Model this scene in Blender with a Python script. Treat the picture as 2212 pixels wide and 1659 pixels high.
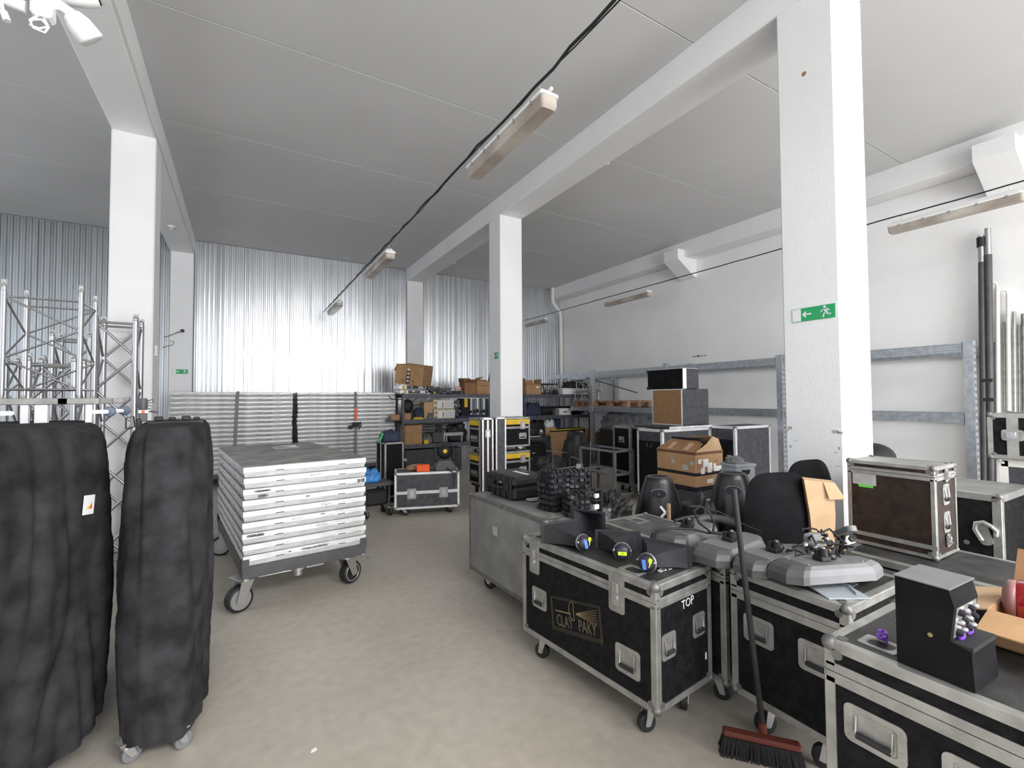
import bpy, math, random
from mathutils import Vector, Matrix, noise
random.seed(7)
PI = math.pi
for o in list(bpy.data.objects):
    bpy.data.objects.remove(o, do_unlink=True)
scene = bpy.context.scene
COL = scene.collection

# ---------------------------------------------------------------- camera
YAW, PIT, ROL, FPX = 0.530292535, 0.0305559583, -0.00546364123, 996.759454
cam_data = bpy.data.cameras.new('camera')
cam_data.sensor_fit = 'HORIZONTAL'
cam_data.sensor_width = 36.0
cam_data.lens = 36.0 * FPX / 2212.0
cam_data.clip_start = 0.05
cam_data.clip_end = 200
cam = bpy.data.objects.new('camera', cam_data)
COL.objects.link(cam)
_f = Vector((math.sin(YAW) * math.cos(PIT), math.cos(YAW) * math.cos(PIT), math.sin(PIT)))
_r = Vector((math.cos(YAW), -math.sin(YAW), 0))
_u = _r.cross(_f)
_r2 = math.cos(ROL) * _r + math.sin(ROL) * _u
_u2 = -math.sin(ROL) * _r + math.cos(ROL) * _u
M = Matrix.Identity(4)
for i in range(3):
    M[i][0], M[i][1], M[i][2] = _r2[i], _u2[i], -_f[i]
M[0][3], M[1][3], M[2][3] = 0, 0, 1.6
cam.matrix_world = M
scene.camera = cam

# ---------------------------------------------------------------- light
world = bpy.data.worlds.new('world')
scene.world = world
world.use_nodes = True
wb = world.node_tree.nodes['Background']
wb.inputs[0].default_value = (0.80, 0.88, 1.0, 1)
wb.inputs[1].default_value = 1.0

def area(name, loc, rot, sx, sy, power, color):
    d = bpy.data.lights.new(name, 'AREA')
    d.shape = 'RECTANGLE'
    d.size, d.size_y = sx, sy
    d.energy = power
    d.color = color
    o = bpy.data.objects.new(name, d)
    COL.objects.link(o)
    o.location = loc
    o.rotation_euler = rot
    return o
# daylight coming in through the open loading door in the wall behind the photographer
area('door_daylight', (4.2, -6.0, 2.0), (PI / 2, 0, 0), 4.8, 3.9, 600, (0.97, 0.98, 1.0))
# added fill lamps along the unseen left wall, for more ambient light
area('left_fill_light', (-5.84, -0.5, 2.6), (0, -PI / 2, 0), 2.6, 8.0, 90, (0.93, 0.95, 1.0))
area('left_fill_light', (-5.84, 7.0, 2.6), (0, -PI / 2, 0), 2.6, 5.4, 36, (0.90, 0.94, 1.0))

# added fill lamps under the ceiling behind the photographer, to brighten the floor
for sx_, pw_ in ((-0.6, 310), (2.4, 330), (5.8, 50)):
    area('ceiling_fill_light', (sx_, -3.7, 4.74), (0, 0, 0), 2.2, 1.6, pw_, (0.96, 0.98, 1.0))

scene.view_settings.view_transform = 'Standard'
scene.view_settings.look = 'None'
scene.view_settings.exposure = 0.13
scene.view_settings.gamma = 1.0
scene.view_settings.use_curve_mapping = False

# ---------------------------------------------------------------- materials
def mat(name, col, rough=0.6, metal=0.0, var=0.0, scale=8.0, bump=0.0, bscale=60.0, stretch=None, col2=None, spec=None, coat=0.0):
    m = bpy.data.materials.new(name)
    m.use_nodes = True
    nt = m.node_tree
    b = nt.nodes['Principled BSDF']
    b.inputs['Base Color'].default_value = (*col, 1)
    b.inputs['Roughness'].default_value = rough
    b.inputs['Metallic'].default_value = metal
    if spec is not None:
        b.inputs['Specular IOR Level'].default_value = spec
    if coat:
        b.inputs['Coat Weight'].default_value = coat
    tc = nt.nodes.new('ShaderNodeTexCoord')
    mp = nt.nodes.new('ShaderNodeMapping')
    nt.links.new(tc.outputs['Object'], mp.inputs[0])
    if stretch:
        mp.inputs['Scale'].default_value = stretch
    if var or col2:
        n = nt.nodes.new('ShaderNodeTexNoise')
        n.inputs['Scale'].default_value = scale
        n.inputs['Detail'].default_value = 5
        nt.links.new(mp.outputs[0], n.inputs['Vector'])
        r = nt.nodes.new('ShaderNodeValToRGB')
        c2 = col2 or tuple(min(1, c * (1 + var)) for c in col)
        c1 = tuple(c * (1 - var) for c in col)
        r.color_ramp.elements[0].position = 0.35
        r.color_ramp.elements[1].position = 0.68
        r.color_ramp.elements[0].color = (*c1, 1)
        r.color_ramp.elements[1].color = (*c2, 1)
        nt.links.new(n.outputs['Fac'], r.inputs[0])
        nt.links.new(r.outputs[0], b.inputs['Base Color'])
    if bump:
        n2 = nt.nodes.new('ShaderNodeTexNoise')
        n2.inputs['Scale'].default_value = bscale
        n2.inputs['Detail'].default_value = 3
        nt.links.new(mp.outputs[0], n2.inputs['Vector'])
        bp = nt.nodes.new('ShaderNodeBump')
        bp.inputs['Strength'].default_value = bump
        bp.inputs['Distance'].default_value = 0.01
        nt.links.new(n2.outputs['Fac'], bp.inputs['Height'])
        nt.links.new(bp.outputs[0], b.inputs['Normal'])
    return m

MT = {}
MT['white_wall'] = mat('white_wall_paint', (0.88, 0.875, 0.87), 0.85, var=0.05, scale=0.7, bump=0.15, bscale=90)
MT['column'] = mat('column_paint', (0.84, 0.84, 0.84), 0.8, var=0.03, scale=1.5, bump=0.2, bscale=70)
MT['ceiling'] = mat('ceiling_panel', (0.61, 0.61, 0.61), 0.6, var=0.03, scale=0.8, bump=0.05, bscale=30)
MT['ceil_joint'] = mat('ceiling_joint', (0.86, 0.86, 0.86), 0.5)
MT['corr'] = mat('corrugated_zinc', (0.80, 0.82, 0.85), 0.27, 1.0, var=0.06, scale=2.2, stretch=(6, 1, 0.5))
MT['corr_shaded'] = mat('shaded_corrugated_zinc', (0.50, 0.53, 0.55), 0.36, 1.0, var=0.08, scale=2.2, stretch=(6, 1, 0.5))  # darker copy of the zinc, the left bay's dimness put into its colour
MT['alu'] = mat('brushed_aluminium', (0.40, 0.395, 0.375), 0.42, 0.65, var=0.18, scale=14, bump=0.1, bscale=120)
MT['alu_dull'] = mat('dull_aluminium', (0.21, 0.205, 0.195), 0.5, 0.6, var=0.25, scale=20, bump=0.15, bscale=150)
MT['deck_alu'] = mat('deck_aluminium', (0.80, 0.80, 0.81), 0.42, 0.45, var=0.13, scale=9, stretch=(1, 1, 3))
MT['deck_alu2'] = mat('deck_aluminium_worn', (0.60, 0.60, 0.60), 0.45, 0.5, var=0.25, scale=7, stretch=(1, 1, 5))
MT['chrome'] = mat('tube_aluminium', (0.46, 0.46, 0.47), 0.33, 1.0, var=0.05)
MT['galv'] = mat('galvanised_steel', (0.50, 0.53, 0.56), 0.4, 0.8, var=0.15, scale=18)
MT['castor_metal'] = mat('castor_zinc', (0.60, 0.60, 0.60), 0.35, 0.9)
MT['black_ply'] = mat('black_laminate', (0.010, 0.010, 0.011), 0.6, var=0.45, scale=30, bump=0.25, bscale=260, spec=0.12)
MT['brown_ply'] = mat('dark_brown_laminate', (0.030, 0.018, 0.013), 0.45, var=0.4, scale=20, bump=0.2, bscale=200, spec=0.3)
MT['grey_ply'] = mat('dark_grey_laminate', (0.055, 0.055, 0.063), 0.5, var=0.3, scale=16, bump=0.2, bscale=200)
MT['lid_grey'] = mat('worn_grey_lid', (0.085, 0.085, 0.082), 0.5, var=0.3, scale=12, bump=0.2, bscale=200)
MT['lid_black'] = mat('worn_black_lid', (0.032, 0.031, 0.030), 0.5, var=0.5, scale=9, bump=0.2, bscale=200)
MT['grey_metal_panel'] = mat('grey_metal_panel', (0.27, 0.27, 0.262), 0.45, 0.25, var=0.18, scale=6, bump=0.15, bscale=140)
MT['cover'] = mat('black_cover_cloth', (0.027, 0.027, 0.029), 0.9, var=0.5, scale=9, bump=0.35, bscale=220, spec=0.25)
MT['rubber'] = mat('black_rubber', (0.015, 0.015, 0.016), 0.6, var=0.3)
MT['blackp'] = mat('black_plastic', (0.010, 0.010, 0.011), 0.5, var=0.25, bump=0.15, bscale=200)
MT['black_gloss'] = mat('glossy_black_shell', (0.008, 0.008, 0.009), 0.33, var=0.2)
MT['chair_cloth'] = mat('chair_fabric', (0.008, 0.008, 0.009), 0.9, var=0.3, bump=0.3, bscale=300, spec=0.1)
MT['greyp'] = mat('grey_plastic', (0.17, 0.17, 0.175), 0.45, var=0.12, bump=0.1, bscale=160)
MT['greyp2'] = mat('dark_grey_plastic', (0.075, 0.075, 0.077), 0.5, var=0.15)
MT['arm_grey'] = mat('armrest_plastic', (0.20, 0.20, 0.20), 0.45)
MT['cream'] = mat('cream_plastic', (0.80, 0.78, 0.72), 0.4)
MT['white'] = mat('white_plastic', (0.82, 0.82, 0.82), 0.4)
MT['diffuser'] = mat('lamp_diffuser', (0.40, 0.34, 0.29), 0.35, var=0.18, scale=3, col2=(0.56, 0.52, 0.46))
MT['card'] = mat('cardboard', (0.42, 0.245, 0.12), 0.85, var=0.12, scale=6, bump=0.15, bscale=40)
MT['card_d'] = mat('cardboard_dark', (0.30, 0.155, 0.075), 0.85, var=0.15, scale=6)
MT['card_in'] = mat('cardboard_inner', (0.50, 0.33, 0.19), 0.9, var=0.1)
MT['wood'] = mat('pallet_wood', (0.36, 0.21, 0.13), 0.85, var=0.3, scale=9, stretch=(1, 6, 6))
MT['tan_board'] = mat('tan_hardboard', (0.30, 0.165, 0.075), 0.75, var=0.1, scale=20)
MT['shelf'] = mat('shelf_steel_bluegrey', (0.10, 0.105, 0.125), 0.5, 0.2, var=0.25, scale=10)
MT['yellow'] = mat('yellow_tape', (0.72, 0.47, 0.02), 0.6, var=0.12)
MT['lime'] = mat('lime_sticker', (0.62, 0.85, 0.03), 0.6)
MT['blue'] = mat('blue_sticker', (0.10, 0.25, 0.75), 0.5)
MT['bluebag'] = mat('blue_polythene', (0.05, 0.25, 0.62), 0.4, var=0.3)
MT['orange'] = mat('orange_plastic', (0.90, 0.10, 0.01), 0.45)
MT['green_s'] = mat('exit_green', (0.02, 0.36, 0.13), 0.5)
MT['green_tape'] = mat('green_tape', (0.14, 0.60, 0.08), 0.5)
MT['paper'] = mat('paper_label', (0.78, 0.78, 0.78), 0.7)
MT['paper_g'] = mat('old_paper_label', (0.42, 0.43, 0.40), 0.7, var=0.1, scale=30)
MT['ink'] = mat('marker_ink', (0.018, 0.016, 0.022), 0.65, spec=0.2)
MT['slot_violet'] = mat('slot_shadow', (0.05, 0.035, 0.10), 0.6)
MT['box_black'] = mat('carpet_black', (0.010, 0.010, 0.011), 0.85, var=0.3, bump=0.3, bscale=300, spec=0.12)
MT['ink_grey'] = mat('faded_ink', (0.30, 0.29, 0.36), 0.6)
MT['ink_brown'] = mat('brown_print', (0.14, 0.06, 0.03), 0.7)
MT['gold'] = mat('gold_line', (0.13, 0.105, 0.06), 0.5)
MT['gold2'] = mat('gold_bright', (0.27, 0.21, 0.10), 0.5)
MT['chalk'] = mat('chalk_white', (0.75, 0.75, 0.75), 0.7)
MT['violet'] = mat('violet_plastic', (0.20, 0.06, 0.50), 0.4)
MT['navy'] = mat('navy_cloth', (0.03, 0.04, 0.08), 0.8, var=0.3)
MT['grey_cloth'] = mat('grey_cloth', (0.16, 0.165, 0.17), 0.9, var=0.35, scale=7, bump=0.3, bscale=30)
MT['red_gloss'] = mat('red_translucent_plastic', (0.42, 0.015, 0.02), 0.15, coat=0.4)
MT['red_dull'] = mat('red_brush_plastic', (0.13, 0.025, 0.015), 0.6)
MT['bristle'] = mat('black_bristle', (0.02, 0.018, 0.018), 0.95, bump=0.8, bscale=400)
MT['cable'] = mat('black_cable', (0.012, 0.012, 0.014), 0.55)
MT['silver_ring'] = mat('silver_ring', (0.50, 0.50, 0.50), 0.35, 0.8)
MT['bluewheel'] = mat('blue_grey_wheel', (0.13, 0.16, 0.22), 0.5)
MT['hall_dark'] = mat('dark_recess', (0.02, 0.02, 0.02), 0.9)
MT['strap'] = mat('grey_strap', (0.22, 0.22, 0.24), 0.8)
MT['creambox'] = mat('cream_printed_box', (0.62, 0.58, 0.40), 0.7, var=0.1, scale=40)

# concrete floor with soft stains
def floor_material():
    m = bpy.data.materials.new('epoxy_concrete')
    m.use_nodes = True
    nt = m.node_tree
    b = nt.nodes['Principled BSDF']
    tc = nt.nodes.new('ShaderNodeTexCoord')
    n = nt.nodes.new('ShaderNodeTexNoise'); n.inputs['Scale'].default_value = 0.9; n.inputs['Detail'].default_value = 8
    n2 = nt.nodes.new('ShaderNodeTexNoise'); n2.inputs['Scale'].default_value = 14; n2.inputs['Detail'].default_value = 8
    nt.links.new(tc.outputs['Object'], n.inputs['Vector']); nt.links.new(tc.outputs['Object'], n2.inputs['Vector'])
    r = nt.nodes.new('ShaderNodeValToRGB')
    r.color_ramp.elements[0].color = (0.40, 0.355, 0.295, 1); r.color_ramp.elements[0].position = 0.3
    r.color_ramp.elements[1].color = (0.47, 0.435, 0.38, 1); r.color_ramp.elements[1].position = 0.7
    nt.links.new(n.outputs['Fac'], r.inputs[0])
    mx = nt.nodes.new('ShaderNodeMixRGB'); mx.blend_type = 'OVERLAY'; mx.inputs[0].default_value = 0.22
    nt.links.new(r.outputs[0], mx.inputs[1]); nt.links.new(n2.outputs['Fac'], mx.inputs[2])
    # a few pale scratches
    w = nt.nodes.new('ShaderNodeTexWave'); w.inputs['Scale'].default_value = 0.35; w.inputs['Distortion'].default_value = 14; w.inputs['Detail'].default_value = 4
    nt.links.new(tc.outputs['Object'], w.inputs['Vector'])
    rr = nt.nodes.new('ShaderNodeValToRGB'); rr.color_ramp.elements[0].position = 0.996; rr.color_ramp.elements[1].position = 1.0
    nt.links.new(w.outputs['Fac'], rr.inputs[0])
    mx2 = nt.nodes.new('ShaderNodeMixRGB'); mx2.inputs[2].default_value = (0.38, 0.36, 0.32, 1)
    mth = nt.nodes.new('ShaderNodeMath'); mth.operation = 'MULTIPLY'; mth.inputs[1].default_value = 0.0
    nt.links.new(rr.outputs[0], mth.inputs[0]); nt.links.new(mth.outputs[0], mx2.inputs[0]); nt.links.new(mx.outputs[0], mx2.inputs[1])
    nt.links.new(mx2.outputs[0], b.inputs['Base Color'])
    b.inputs['Roughness'].default_value = 0.5
    return m
MT['floor'] = floor_material()

# ---------------------------------------------------------------- mesh helpers
def RZ(a):
    return Matrix.Rotation(math.radians(a), 4, 'Z')
def TR(x, y, z):
    return Matrix.Translation((x, y, z))
def frame_to(n):
    n = Vector(n).normalized()
    return n.to_track_quat('Z', 'Y').to_matrix().to_4x4()

class MB:
    """collects shapes, then links them as one mesh object"""
    def __init__(s):
        s.v = []; s.f = []; s.sm = []
    def add(s, verts, faces, T=None, smooth=False):
        k = len(s.v)
        for p in verts:
            p = Vector(p)
            s.v.append(tuple(T @ p) if T else tuple(p))
        for f in faces:
            s.f.append([i + k for i in f]); s.sm.append(smooth)
        return s
    def box(s, x0, x1, y0, y1, z0, z1, T=None, b=0.0):
        if b <= 0:
            v = [(x, y, z) for z in (z0, z1) for y in (y0, y1) for x in (x0, x1)]
            return s.add(v, [(0, 2, 3, 1), (4, 5, 7, 6), (0, 1, 5, 4), (2, 6, 7, 3), (0, 4, 6, 2), (1, 3, 7, 5)], T)
        b = min(b, (x1 - x0) / 2.01, (y1 - y0) / 2.01, (z1 - z0) / 2.01)
        # chamfered box: 24 vertices
        V = []; idx = {}
        X = (x0, x1); Y = (y0, y1); Z = (z0, z1)
        for i in (0, 1):
            for j in (0, 1):
                for k in (0, 1):
                    sx = b if i == 0 else -b; sy = b if j == 0 else -b; sz = b if k == 0 else -b
                    idx[(i, j, k, 'x')] = len(V); V.append((X[i], Y[j] + sy, Z[k] + sz))
                    idx[(i, j, k, 'y')] = len(V); V.append((X[i] + sx, Y[j], Z[k] + sz))
                    idx[(i, j, k, 'z')] = len(V); V.append((X[i] + sx, Y[j] + sy, Z[k]))
        F = []
        def q(l):
            F.append([idx[t] for t in l])
        for i in (0, 1):
            l = [(i, 0, 0, 'x'), (i, 1, 0, 'x'), (i, 1, 1, 'x'), (i, 0, 1, 'x')]; q(l if i else l[::-1])
            l = [(0, i, 0, 'y'), (1, i, 0, 'y'), (1, i, 1, 'y'), (0, i, 1, 'y')]; q(l[::-1] if i else l)
            l = [(0, 0, i, 'z'), (1, 0, i, 'z'), (1, 1, i, 'z'), (0, 1, i, 'z')]; q(l if i else l[::-1])
        for i in (0, 1):
            for j in (0, 1):
                e = (i == j)
                l = [(i, j, 0, 'x'), (i, j, 0, 'y'), (i, j, 1, 'y'), (i, j, 1, 'x')]; q(l[::-1] if e else l)
                l = [(i, 0, j, 'x'), (i, 0, j, 'z'), (i, 1, j, 'z'), (i, 1, j, 'x')]; q(l if e else l[::-1])
                l = [(0, i, j, 'y'), (0, i, j, 'z'), (1, i, j, 'z'), (1, i, j, 'y')]; q(l[::-1] if e else l)
                for k in (0, 1):
                    l = [(i, j, k, 'x'), (i, j, k, 'y'), (i, j, k, 'z')]
                    q(l if (i + j + k) % 2 else l[::-1])
        return s.add(V, F, T)
    def cyl(s, p, q, r, r2=None, n=12, caps=True, smooth=True, T=None):
        p = Vector(p); q = Vector(q); r2 = r if r2 is None else r2
        R = frame_to(q - p)
        V = []
        for c, rr in ((p, r), (q, r2)):
            for i in range(n):
                a = 2 * PI * i / n
                V.append(tuple(c + (R @ Vector((math.cos(a) * rr, math.sin(a) * rr, 0)))))
        s.add(V, [(i, (i + 1) % n, n + (i + 1) % n, n + i) for i in range(n)], T, smooth)
        if caps:
            s.add(V[:n], [list(range(n))[::-1]], T); s.add(V[n:], [list(range(n))], T)
        return s
    def tube(s, pts, r, n=8, T=None, close=False):
        pts = [Vector(p) for p in pts]
        V = []; up = None
        N = len(pts)
        for i, p in enumerate(pts):
            a = pts[max(0, i - 1)]; b = pts[min(N - 1, i + 1)]
            if close:
                a = pts[(i - 1) % N]; b = pts[(i + 1) % N]
            d = (b - a).normalized()
            if up is None:
                up = Vector((0, 0, 1)) if abs(d.z) < 0.9 else Vector((1, 0, 0))
            x = d.cross(up).normalized(); y = x.cross(d).normalized(); up = y
            for k in range(n):
                t = 2 * PI * k / n
                V.append(tuple(p + x * math.cos(t) * r + y * math.sin(t) * r))
        F = []
        for i in range(N - (0 if close else 1)):
            j = (i + 1) % N
            for k in range(n):
                F.append((i * n + k, i * n + (k + 1) % n, j * n + (k + 1) % n, j * n + k))
        s.add(V, F, T, True)
        if not close:
            s.add(V[:n], [list(range(n))], T); s.add(V[-n:], [list(range(n))[::-1]], T)
        return s
    def lathe(s, prof, n=24, T=None, smooth=True):
        V = []
        for r, z in prof:
            for i in range(n):
                a = 2 * PI * i / n
                V.append((r * math.cos(a), r * math.sin(a), z))
        F = []
        for j in range(len(prof) - 1):
            for i in range(n):
                F.append((j * n + i, j * n + (i + 1) % n, (j + 1) * n + (i + 1) % n, (j + 1) * n + i))
        s.add(V, F, T, smooth)
        s.add(V[:n], [list(range(n))[::-1]], T); s.add(V[-n:], [list(range(n))], T)
        return s
    def prism(s, poly, z0, z1, T=None, smooth=False):
        n = len(poly)
        V = [(x, y, z0) for x, y in poly] + [(x, y, z1) for x, y in poly]
        F = [list(range(n))[::-1], list(range(n, 2 * n))]
        s.add(V, F, T)
        s.add(V, [(i, (i + 1) % n, n + (i + 1) % n, n + i) for i in range(n)], T, smooth)
        return s
    def sphere(s, c, r, n=12, m=8, T=None, sc=(1, 1, 1)):
        V = []
        for j in range(m + 1):
            t = PI * j / m
            for i in range(n):
                a = 2 * PI * i / n
                V.append((c[0] + r * sc[0] * math.sin(t) * math.cos(a), c[1] + r * sc[1] * math.sin(t) * math.sin(a), c[2] + r * sc[2] * math.cos(t)))
        F = [(j * n + i, (j + 1) * n + i, (j + 1) * n + (i + 1) % n, j * n + (i + 1) % n) for j in range(m) for i in range(n)]
        return s.add(V, F, T, True)
    def build(s, name, m, parent=None, T=None, label=None):
        me = bpy.data.meshes.new(name)
        me.from_pydata(s.v, [], s.f)
        me.polygons.foreach_set('use_smooth', s.sm)
        me.validate()
        me.materials.append(MT[m] if isinstance(m, str) else m)
        me.update()
        o = bpy.data.objects.new(name, me)
        COL.objects.link(o)
        if parent is not None:
            o.parent = parent
        if T is not None:
            o.matrix_local = T
        if label:
            o['label'] = label
        return o

def rrect(w, h, r, n=4):
    """rounded rectangle outline centred on 0,0"""
    r = min(r, w / 2.01, h / 2.01)
    P = []
    for cx, cy, a0 in ((w / 2 - r, h / 2 - r, 0), (-w / 2 + r, h / 2 - r, 90), (-w / 2 + r, -h / 2 + r, 180), (w / 2 - r, -h / 2 + r, 270)):
        for i in range(n + 1):
            a = math.radians(a0 + 90 * i / n)
            P.append((cx + r * math.cos(a), cy + r * math.sin(a)))
    return P

def thing(name, label, cat, loc=(0, 0, 0), rz=0.0, group=None):
    o = bpy.data.objects.new(name, None)
    o.empty_display_size = 0.1
    COL.objects.link(o)
    o.location = loc
    o.rotation_euler = (0, 0, math.radians(rz))
    o['label'] = label; o['category'] = cat
    if group: o['group'] = group
    return o
def tag(o, label, cat, group=None, kind=None):
    o['label'] = label; o['category'] = cat
    if group: o['group'] = group
    if kind: o['kind'] = kind
    return o
def struct(name, mb, m, T=None, label=None, parent=None):
    o = mb.build(name, m, parent, T, label)
    if parent is None:
        o['kind'] = 'structure'
    return o
def kids(o):
    return [c for c in bpy.data.objects if c.parent == o]
def dup(root, loc, rz=None, label=None, group=None):
    m = {}
    for o in bpy.data.objects:
        if o.parent: m.setdefault(o.parent.name, []).append(o)
    def rec(o, par):
        c = o.copy(); COL.objects.link(c); c.parent = par
        for k in m.get(o.name, []): rec(k, c)
        return c
    r = rec(root, None)
    r.location = loc
    if rz is not None: r.rotation_euler = (0, 0, math.radians(rz))
    if label: r['label'] = label
    if group: r['group'] = group
    return r
def lettering(s, size, m, parent, T, name='lettering', ext=0.0008, space=1.0, xs=1.0, shear=0.0, rise=0.0):
    c = bpy.data.curves.new(name, 'FONT')
    c.body = s; c.size = size; c.extrude = ext; c.align_x = 'CENTER'; c.align_y = 'CENTER'
    c.space_character = space
    c.resolution_u = 2
    c.materials.append(MT[m])
    o = bpy.data.objects.new(name, c)
    COL.objects.link(o)
    dg = bpy.context.evaluated_depsgraph_get()
    me = bpy.data.meshes.new_from_object(o.evaluated_get(dg))
    bpy.data.objects.remove(o, do_unlink=True)
    bpy.data.curves.remove(c)
    o = bpy.data.objects.new(name, me)
    COL.objects.link(o)
    if parent is not None: o.parent = parent
    k_ = Matrix.Diagonal((xs, 1, 1, 1)); k_[0][1] = shear; k_[1][0] = rise * xs
    me.transform(k_)
    o.matrix_local = T
    return o
def face_T(right, up, origin):
    right = Vector(right).normalized(); up = Vector(up).normalized(); n = right.cross(up)
    m = Matrix.Identity(4)
    for i in range(3):
        m[i][0], m[i][1], m[i][2], m[i][3] = right[i], up[i], n[i], origin[i]
    return m
# ================================================================= SETTING
XW0, XW1, YB, YF, ZC = -5.9, 8.17, -6.0, 11.05, 4.785
struct('floor', MB().box(XW0, XW1, YB - 3, YF + 0.2, -0.1, 0), 'floor')
ce = struct('ceiling', MB().box(XW0, XW1, YB, YF + 0.2, ZC + 0.02, ZC + 0.15), 'ceil_joint')
seams = [-6.0, -4.86, -2.98, -1.10, 0.785, 2.67, 4.545, 6.435, 8.325, 10.21, 11.05]
for (xa, xb) in ((XW0, -1.22), (-0.83, 3.48), (3.89, 7.80)):
    for a, b in zip(seams[:-1], seams[1:]):
        MB().box(xa, xb, a + 0.004, b - 0.004, ZC, ZC + 0.03, b=0.003).build('ceiling_panel', 'ceiling', ce)

# zinc clad rear wall, one part for each sheet
def corrugated(xa, xb, z0, z1, y, pitch=0.078, depth=0.017, seed=1):
    rnd = random.Random(seed)
    V = []; x = xa
    pts = []
    while x < xb - 1e-6:
        j = rnd.uniform(-0.003, 0.003); d2 = depth * rnd.uniform(0.85, 1.1); sk = rnd.uniform(-0.0011, 0.0011)
        pts += [(x, y + sk), (x + pitch * 0.36 + j, y - sk), (x + pitch * 0.50, y - d2), (x + pitch * 0.86 + j, y - d2 + sk)]
        x += pitch
    pts.append((xb, y))
    pts = [p for p in pts if p[0] <= xb + 1e-6]
    zs = [z0, z0 + (z1 - z0) * 0.35, z0 + (z1 - z0) * 0.7, z1]
    n = len(pts)
    jit = [[0.0 for _ in range(n)] for _ in zs]
    for k, z in enumerate(zs):
        for i, (px, py) in enumerate(pts):
            V.append((px, py + jit[k][i], z))
    F = [(k * n + i, k * n + i + 1, (k + 1) * n + i + 1, (k + 1) * n + i) for k in range(len(zs) - 1) for i in range(n - 1)]
    mb = MB(); mb.add(V, F)
    return mb
wb_ = struct('wall_back', MB().box(XW0, XW1, YF + 0.10, YF + 0.25, 0, ZC + 0.02), 'column')
sd = 1
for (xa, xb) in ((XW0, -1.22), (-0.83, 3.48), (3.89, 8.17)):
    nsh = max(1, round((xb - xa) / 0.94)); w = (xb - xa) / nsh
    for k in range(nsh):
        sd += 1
        corrugated(xa + k * w + 0.002, xa + (k + 1) * w - 0.002, 0, ZC - 0.012, YF + 0.03, seed=sd).build('cladding_sheet', 'corr_shaded' if xb < 0 else 'corr', wb_)
# right wall
wr = struct('wall_right', MB().box(XW1, XW1 + 0.2, YB, YF + 0.2, 0, ZC + 0.1), 'white_wall')
sc = MB()
rnd = random.Random(3)
for i in range(16):
    x = rnd.uniform(0, 0.42)
    sc.box(-0.0005, 0.001, x, x + rnd.uniform(0.01, 0.05), rnd.uniform(0, 0.03), rnd.uniform(0.03, 0.05))
sc.build('scuff_mark', 'paper_g', wr, TR(XW1 - 0.001, 6.0, 2.42))
q = MB(); q.box(XW0 - 0.2, XW0, YB, -4.55, 0, ZC + 0.1); q.box(XW0 - 0.2, XW0, 3.55, 4.25, 1.25, 3.95); q.box(XW0 - 0.2, XW0, 9.75, YF + 0.2, 0, ZC + 0.1); q.box(XW0 - 0.2, XW0, -4.55, 9.75, 0, 1.25); q.box(XW0 - 0.2, XW0, -4.55, 9.75, 3.95, ZC + 0.1)
wl = struct('wall_left', q, 'white_wall')
wf = MB()
for k in range(6):
    y = -4.55 + k * 8.04 / 5; wf.box(XW0 - 0.12, XW0 - 0.0, y, y + 0.06, 1.25, 3.95)
wf.box(XW0 - 0.12, XW0, -4.49, 3.55, 1.25, 1.31); wf.box(XW0 - 0.12, XW0, -4.49, 3.55, 3.89, 3.95)
struct('added_window_1', wf, 'alu')  # unseen frame, added around the nearer left fill lamp
wf = MB()
for k in range(5):
    y = 4.25 + k * 5.44 / 4; wf.box(XW0 - 0.12, XW0, y, y + 0.06, 1.25, 3.95)
wf.box(XW0 - 0.12, XW0, 4.31, 9.75, 1.25, 1.31); wf.box(XW0 - 0.12, XW0, 4.31, 9.75, 3.89, 3.95)
struct('added_window_2', wf, 'alu')  # unseen frame, added around the farther left fill lamp
# wall behind the photographer with its open loading door
wrr = MB()
wrr.box(XW0, 1.75, YB - 0.25, YB - 0.02, 0, ZC + 0.1); wrr.box(6.65, XW1, YB - 0.25, YB - 0.02, 0, ZC + 0.1)
wrr.box(1.75, 6.65, YB - 0.25, YB - 0.02, 4.05, ZC + 0.1)
struct('wall_front', wrr, 'white_wall')
dfm = MB(); dfm.box(1.67, 1.75, YB - 0.27, YB + 0.02, 0, 4.13); dfm.box(6.65, 6.73, YB - 0.27, YB + 0.02, 0, 4.13); dfm.box(1.67, 6.73, YB - 0.27, YB + 0.02, 4.05, 4.13)
struct('door_1', dfm, 'alu')

# beams along the hall
def beam(name, xa, xb, za, ylo=YB):
    struct(name, MB().box(xa, xb, ylo, YF + 0.06, za, ZC + 0.02, b=0.012), 'column')
beam('trim_1', 3.48, 3.89, 4.495)
beam('trim_2', -1.225, -0.85, 4.49)
struct('trim_3', MB().box(-0.85, -0.825, YB, YF + 0.06, 4.515, ZC + 0.01, b=0.004), 'column')
beam('trim_4', 7.80, XW1 - 0.012, 4.47)
# columns
def column(x0, x1, y0, y1, z1, holes=()):
    o = struct('column', MB().box(x0, x1, y0, y1, 0, z1, b=0.012), 'column')
    return o
cbig = column(3.48, 3.905, 1.55, 1.935, 4.50)
cmid = column(3.48, 3.885, 6.28, 6.66, 4.50)
column(3.485, 3.885, 10.98, 11.2, 4.50)
column(-1.225, -0.84, 6.30, 6.69, 4.495)
column(-1.215, -0.84, 10.98, 11.2, 4.495)
column(-1.225, -0.84, 1.55, 1.935, 4.495)
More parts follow.
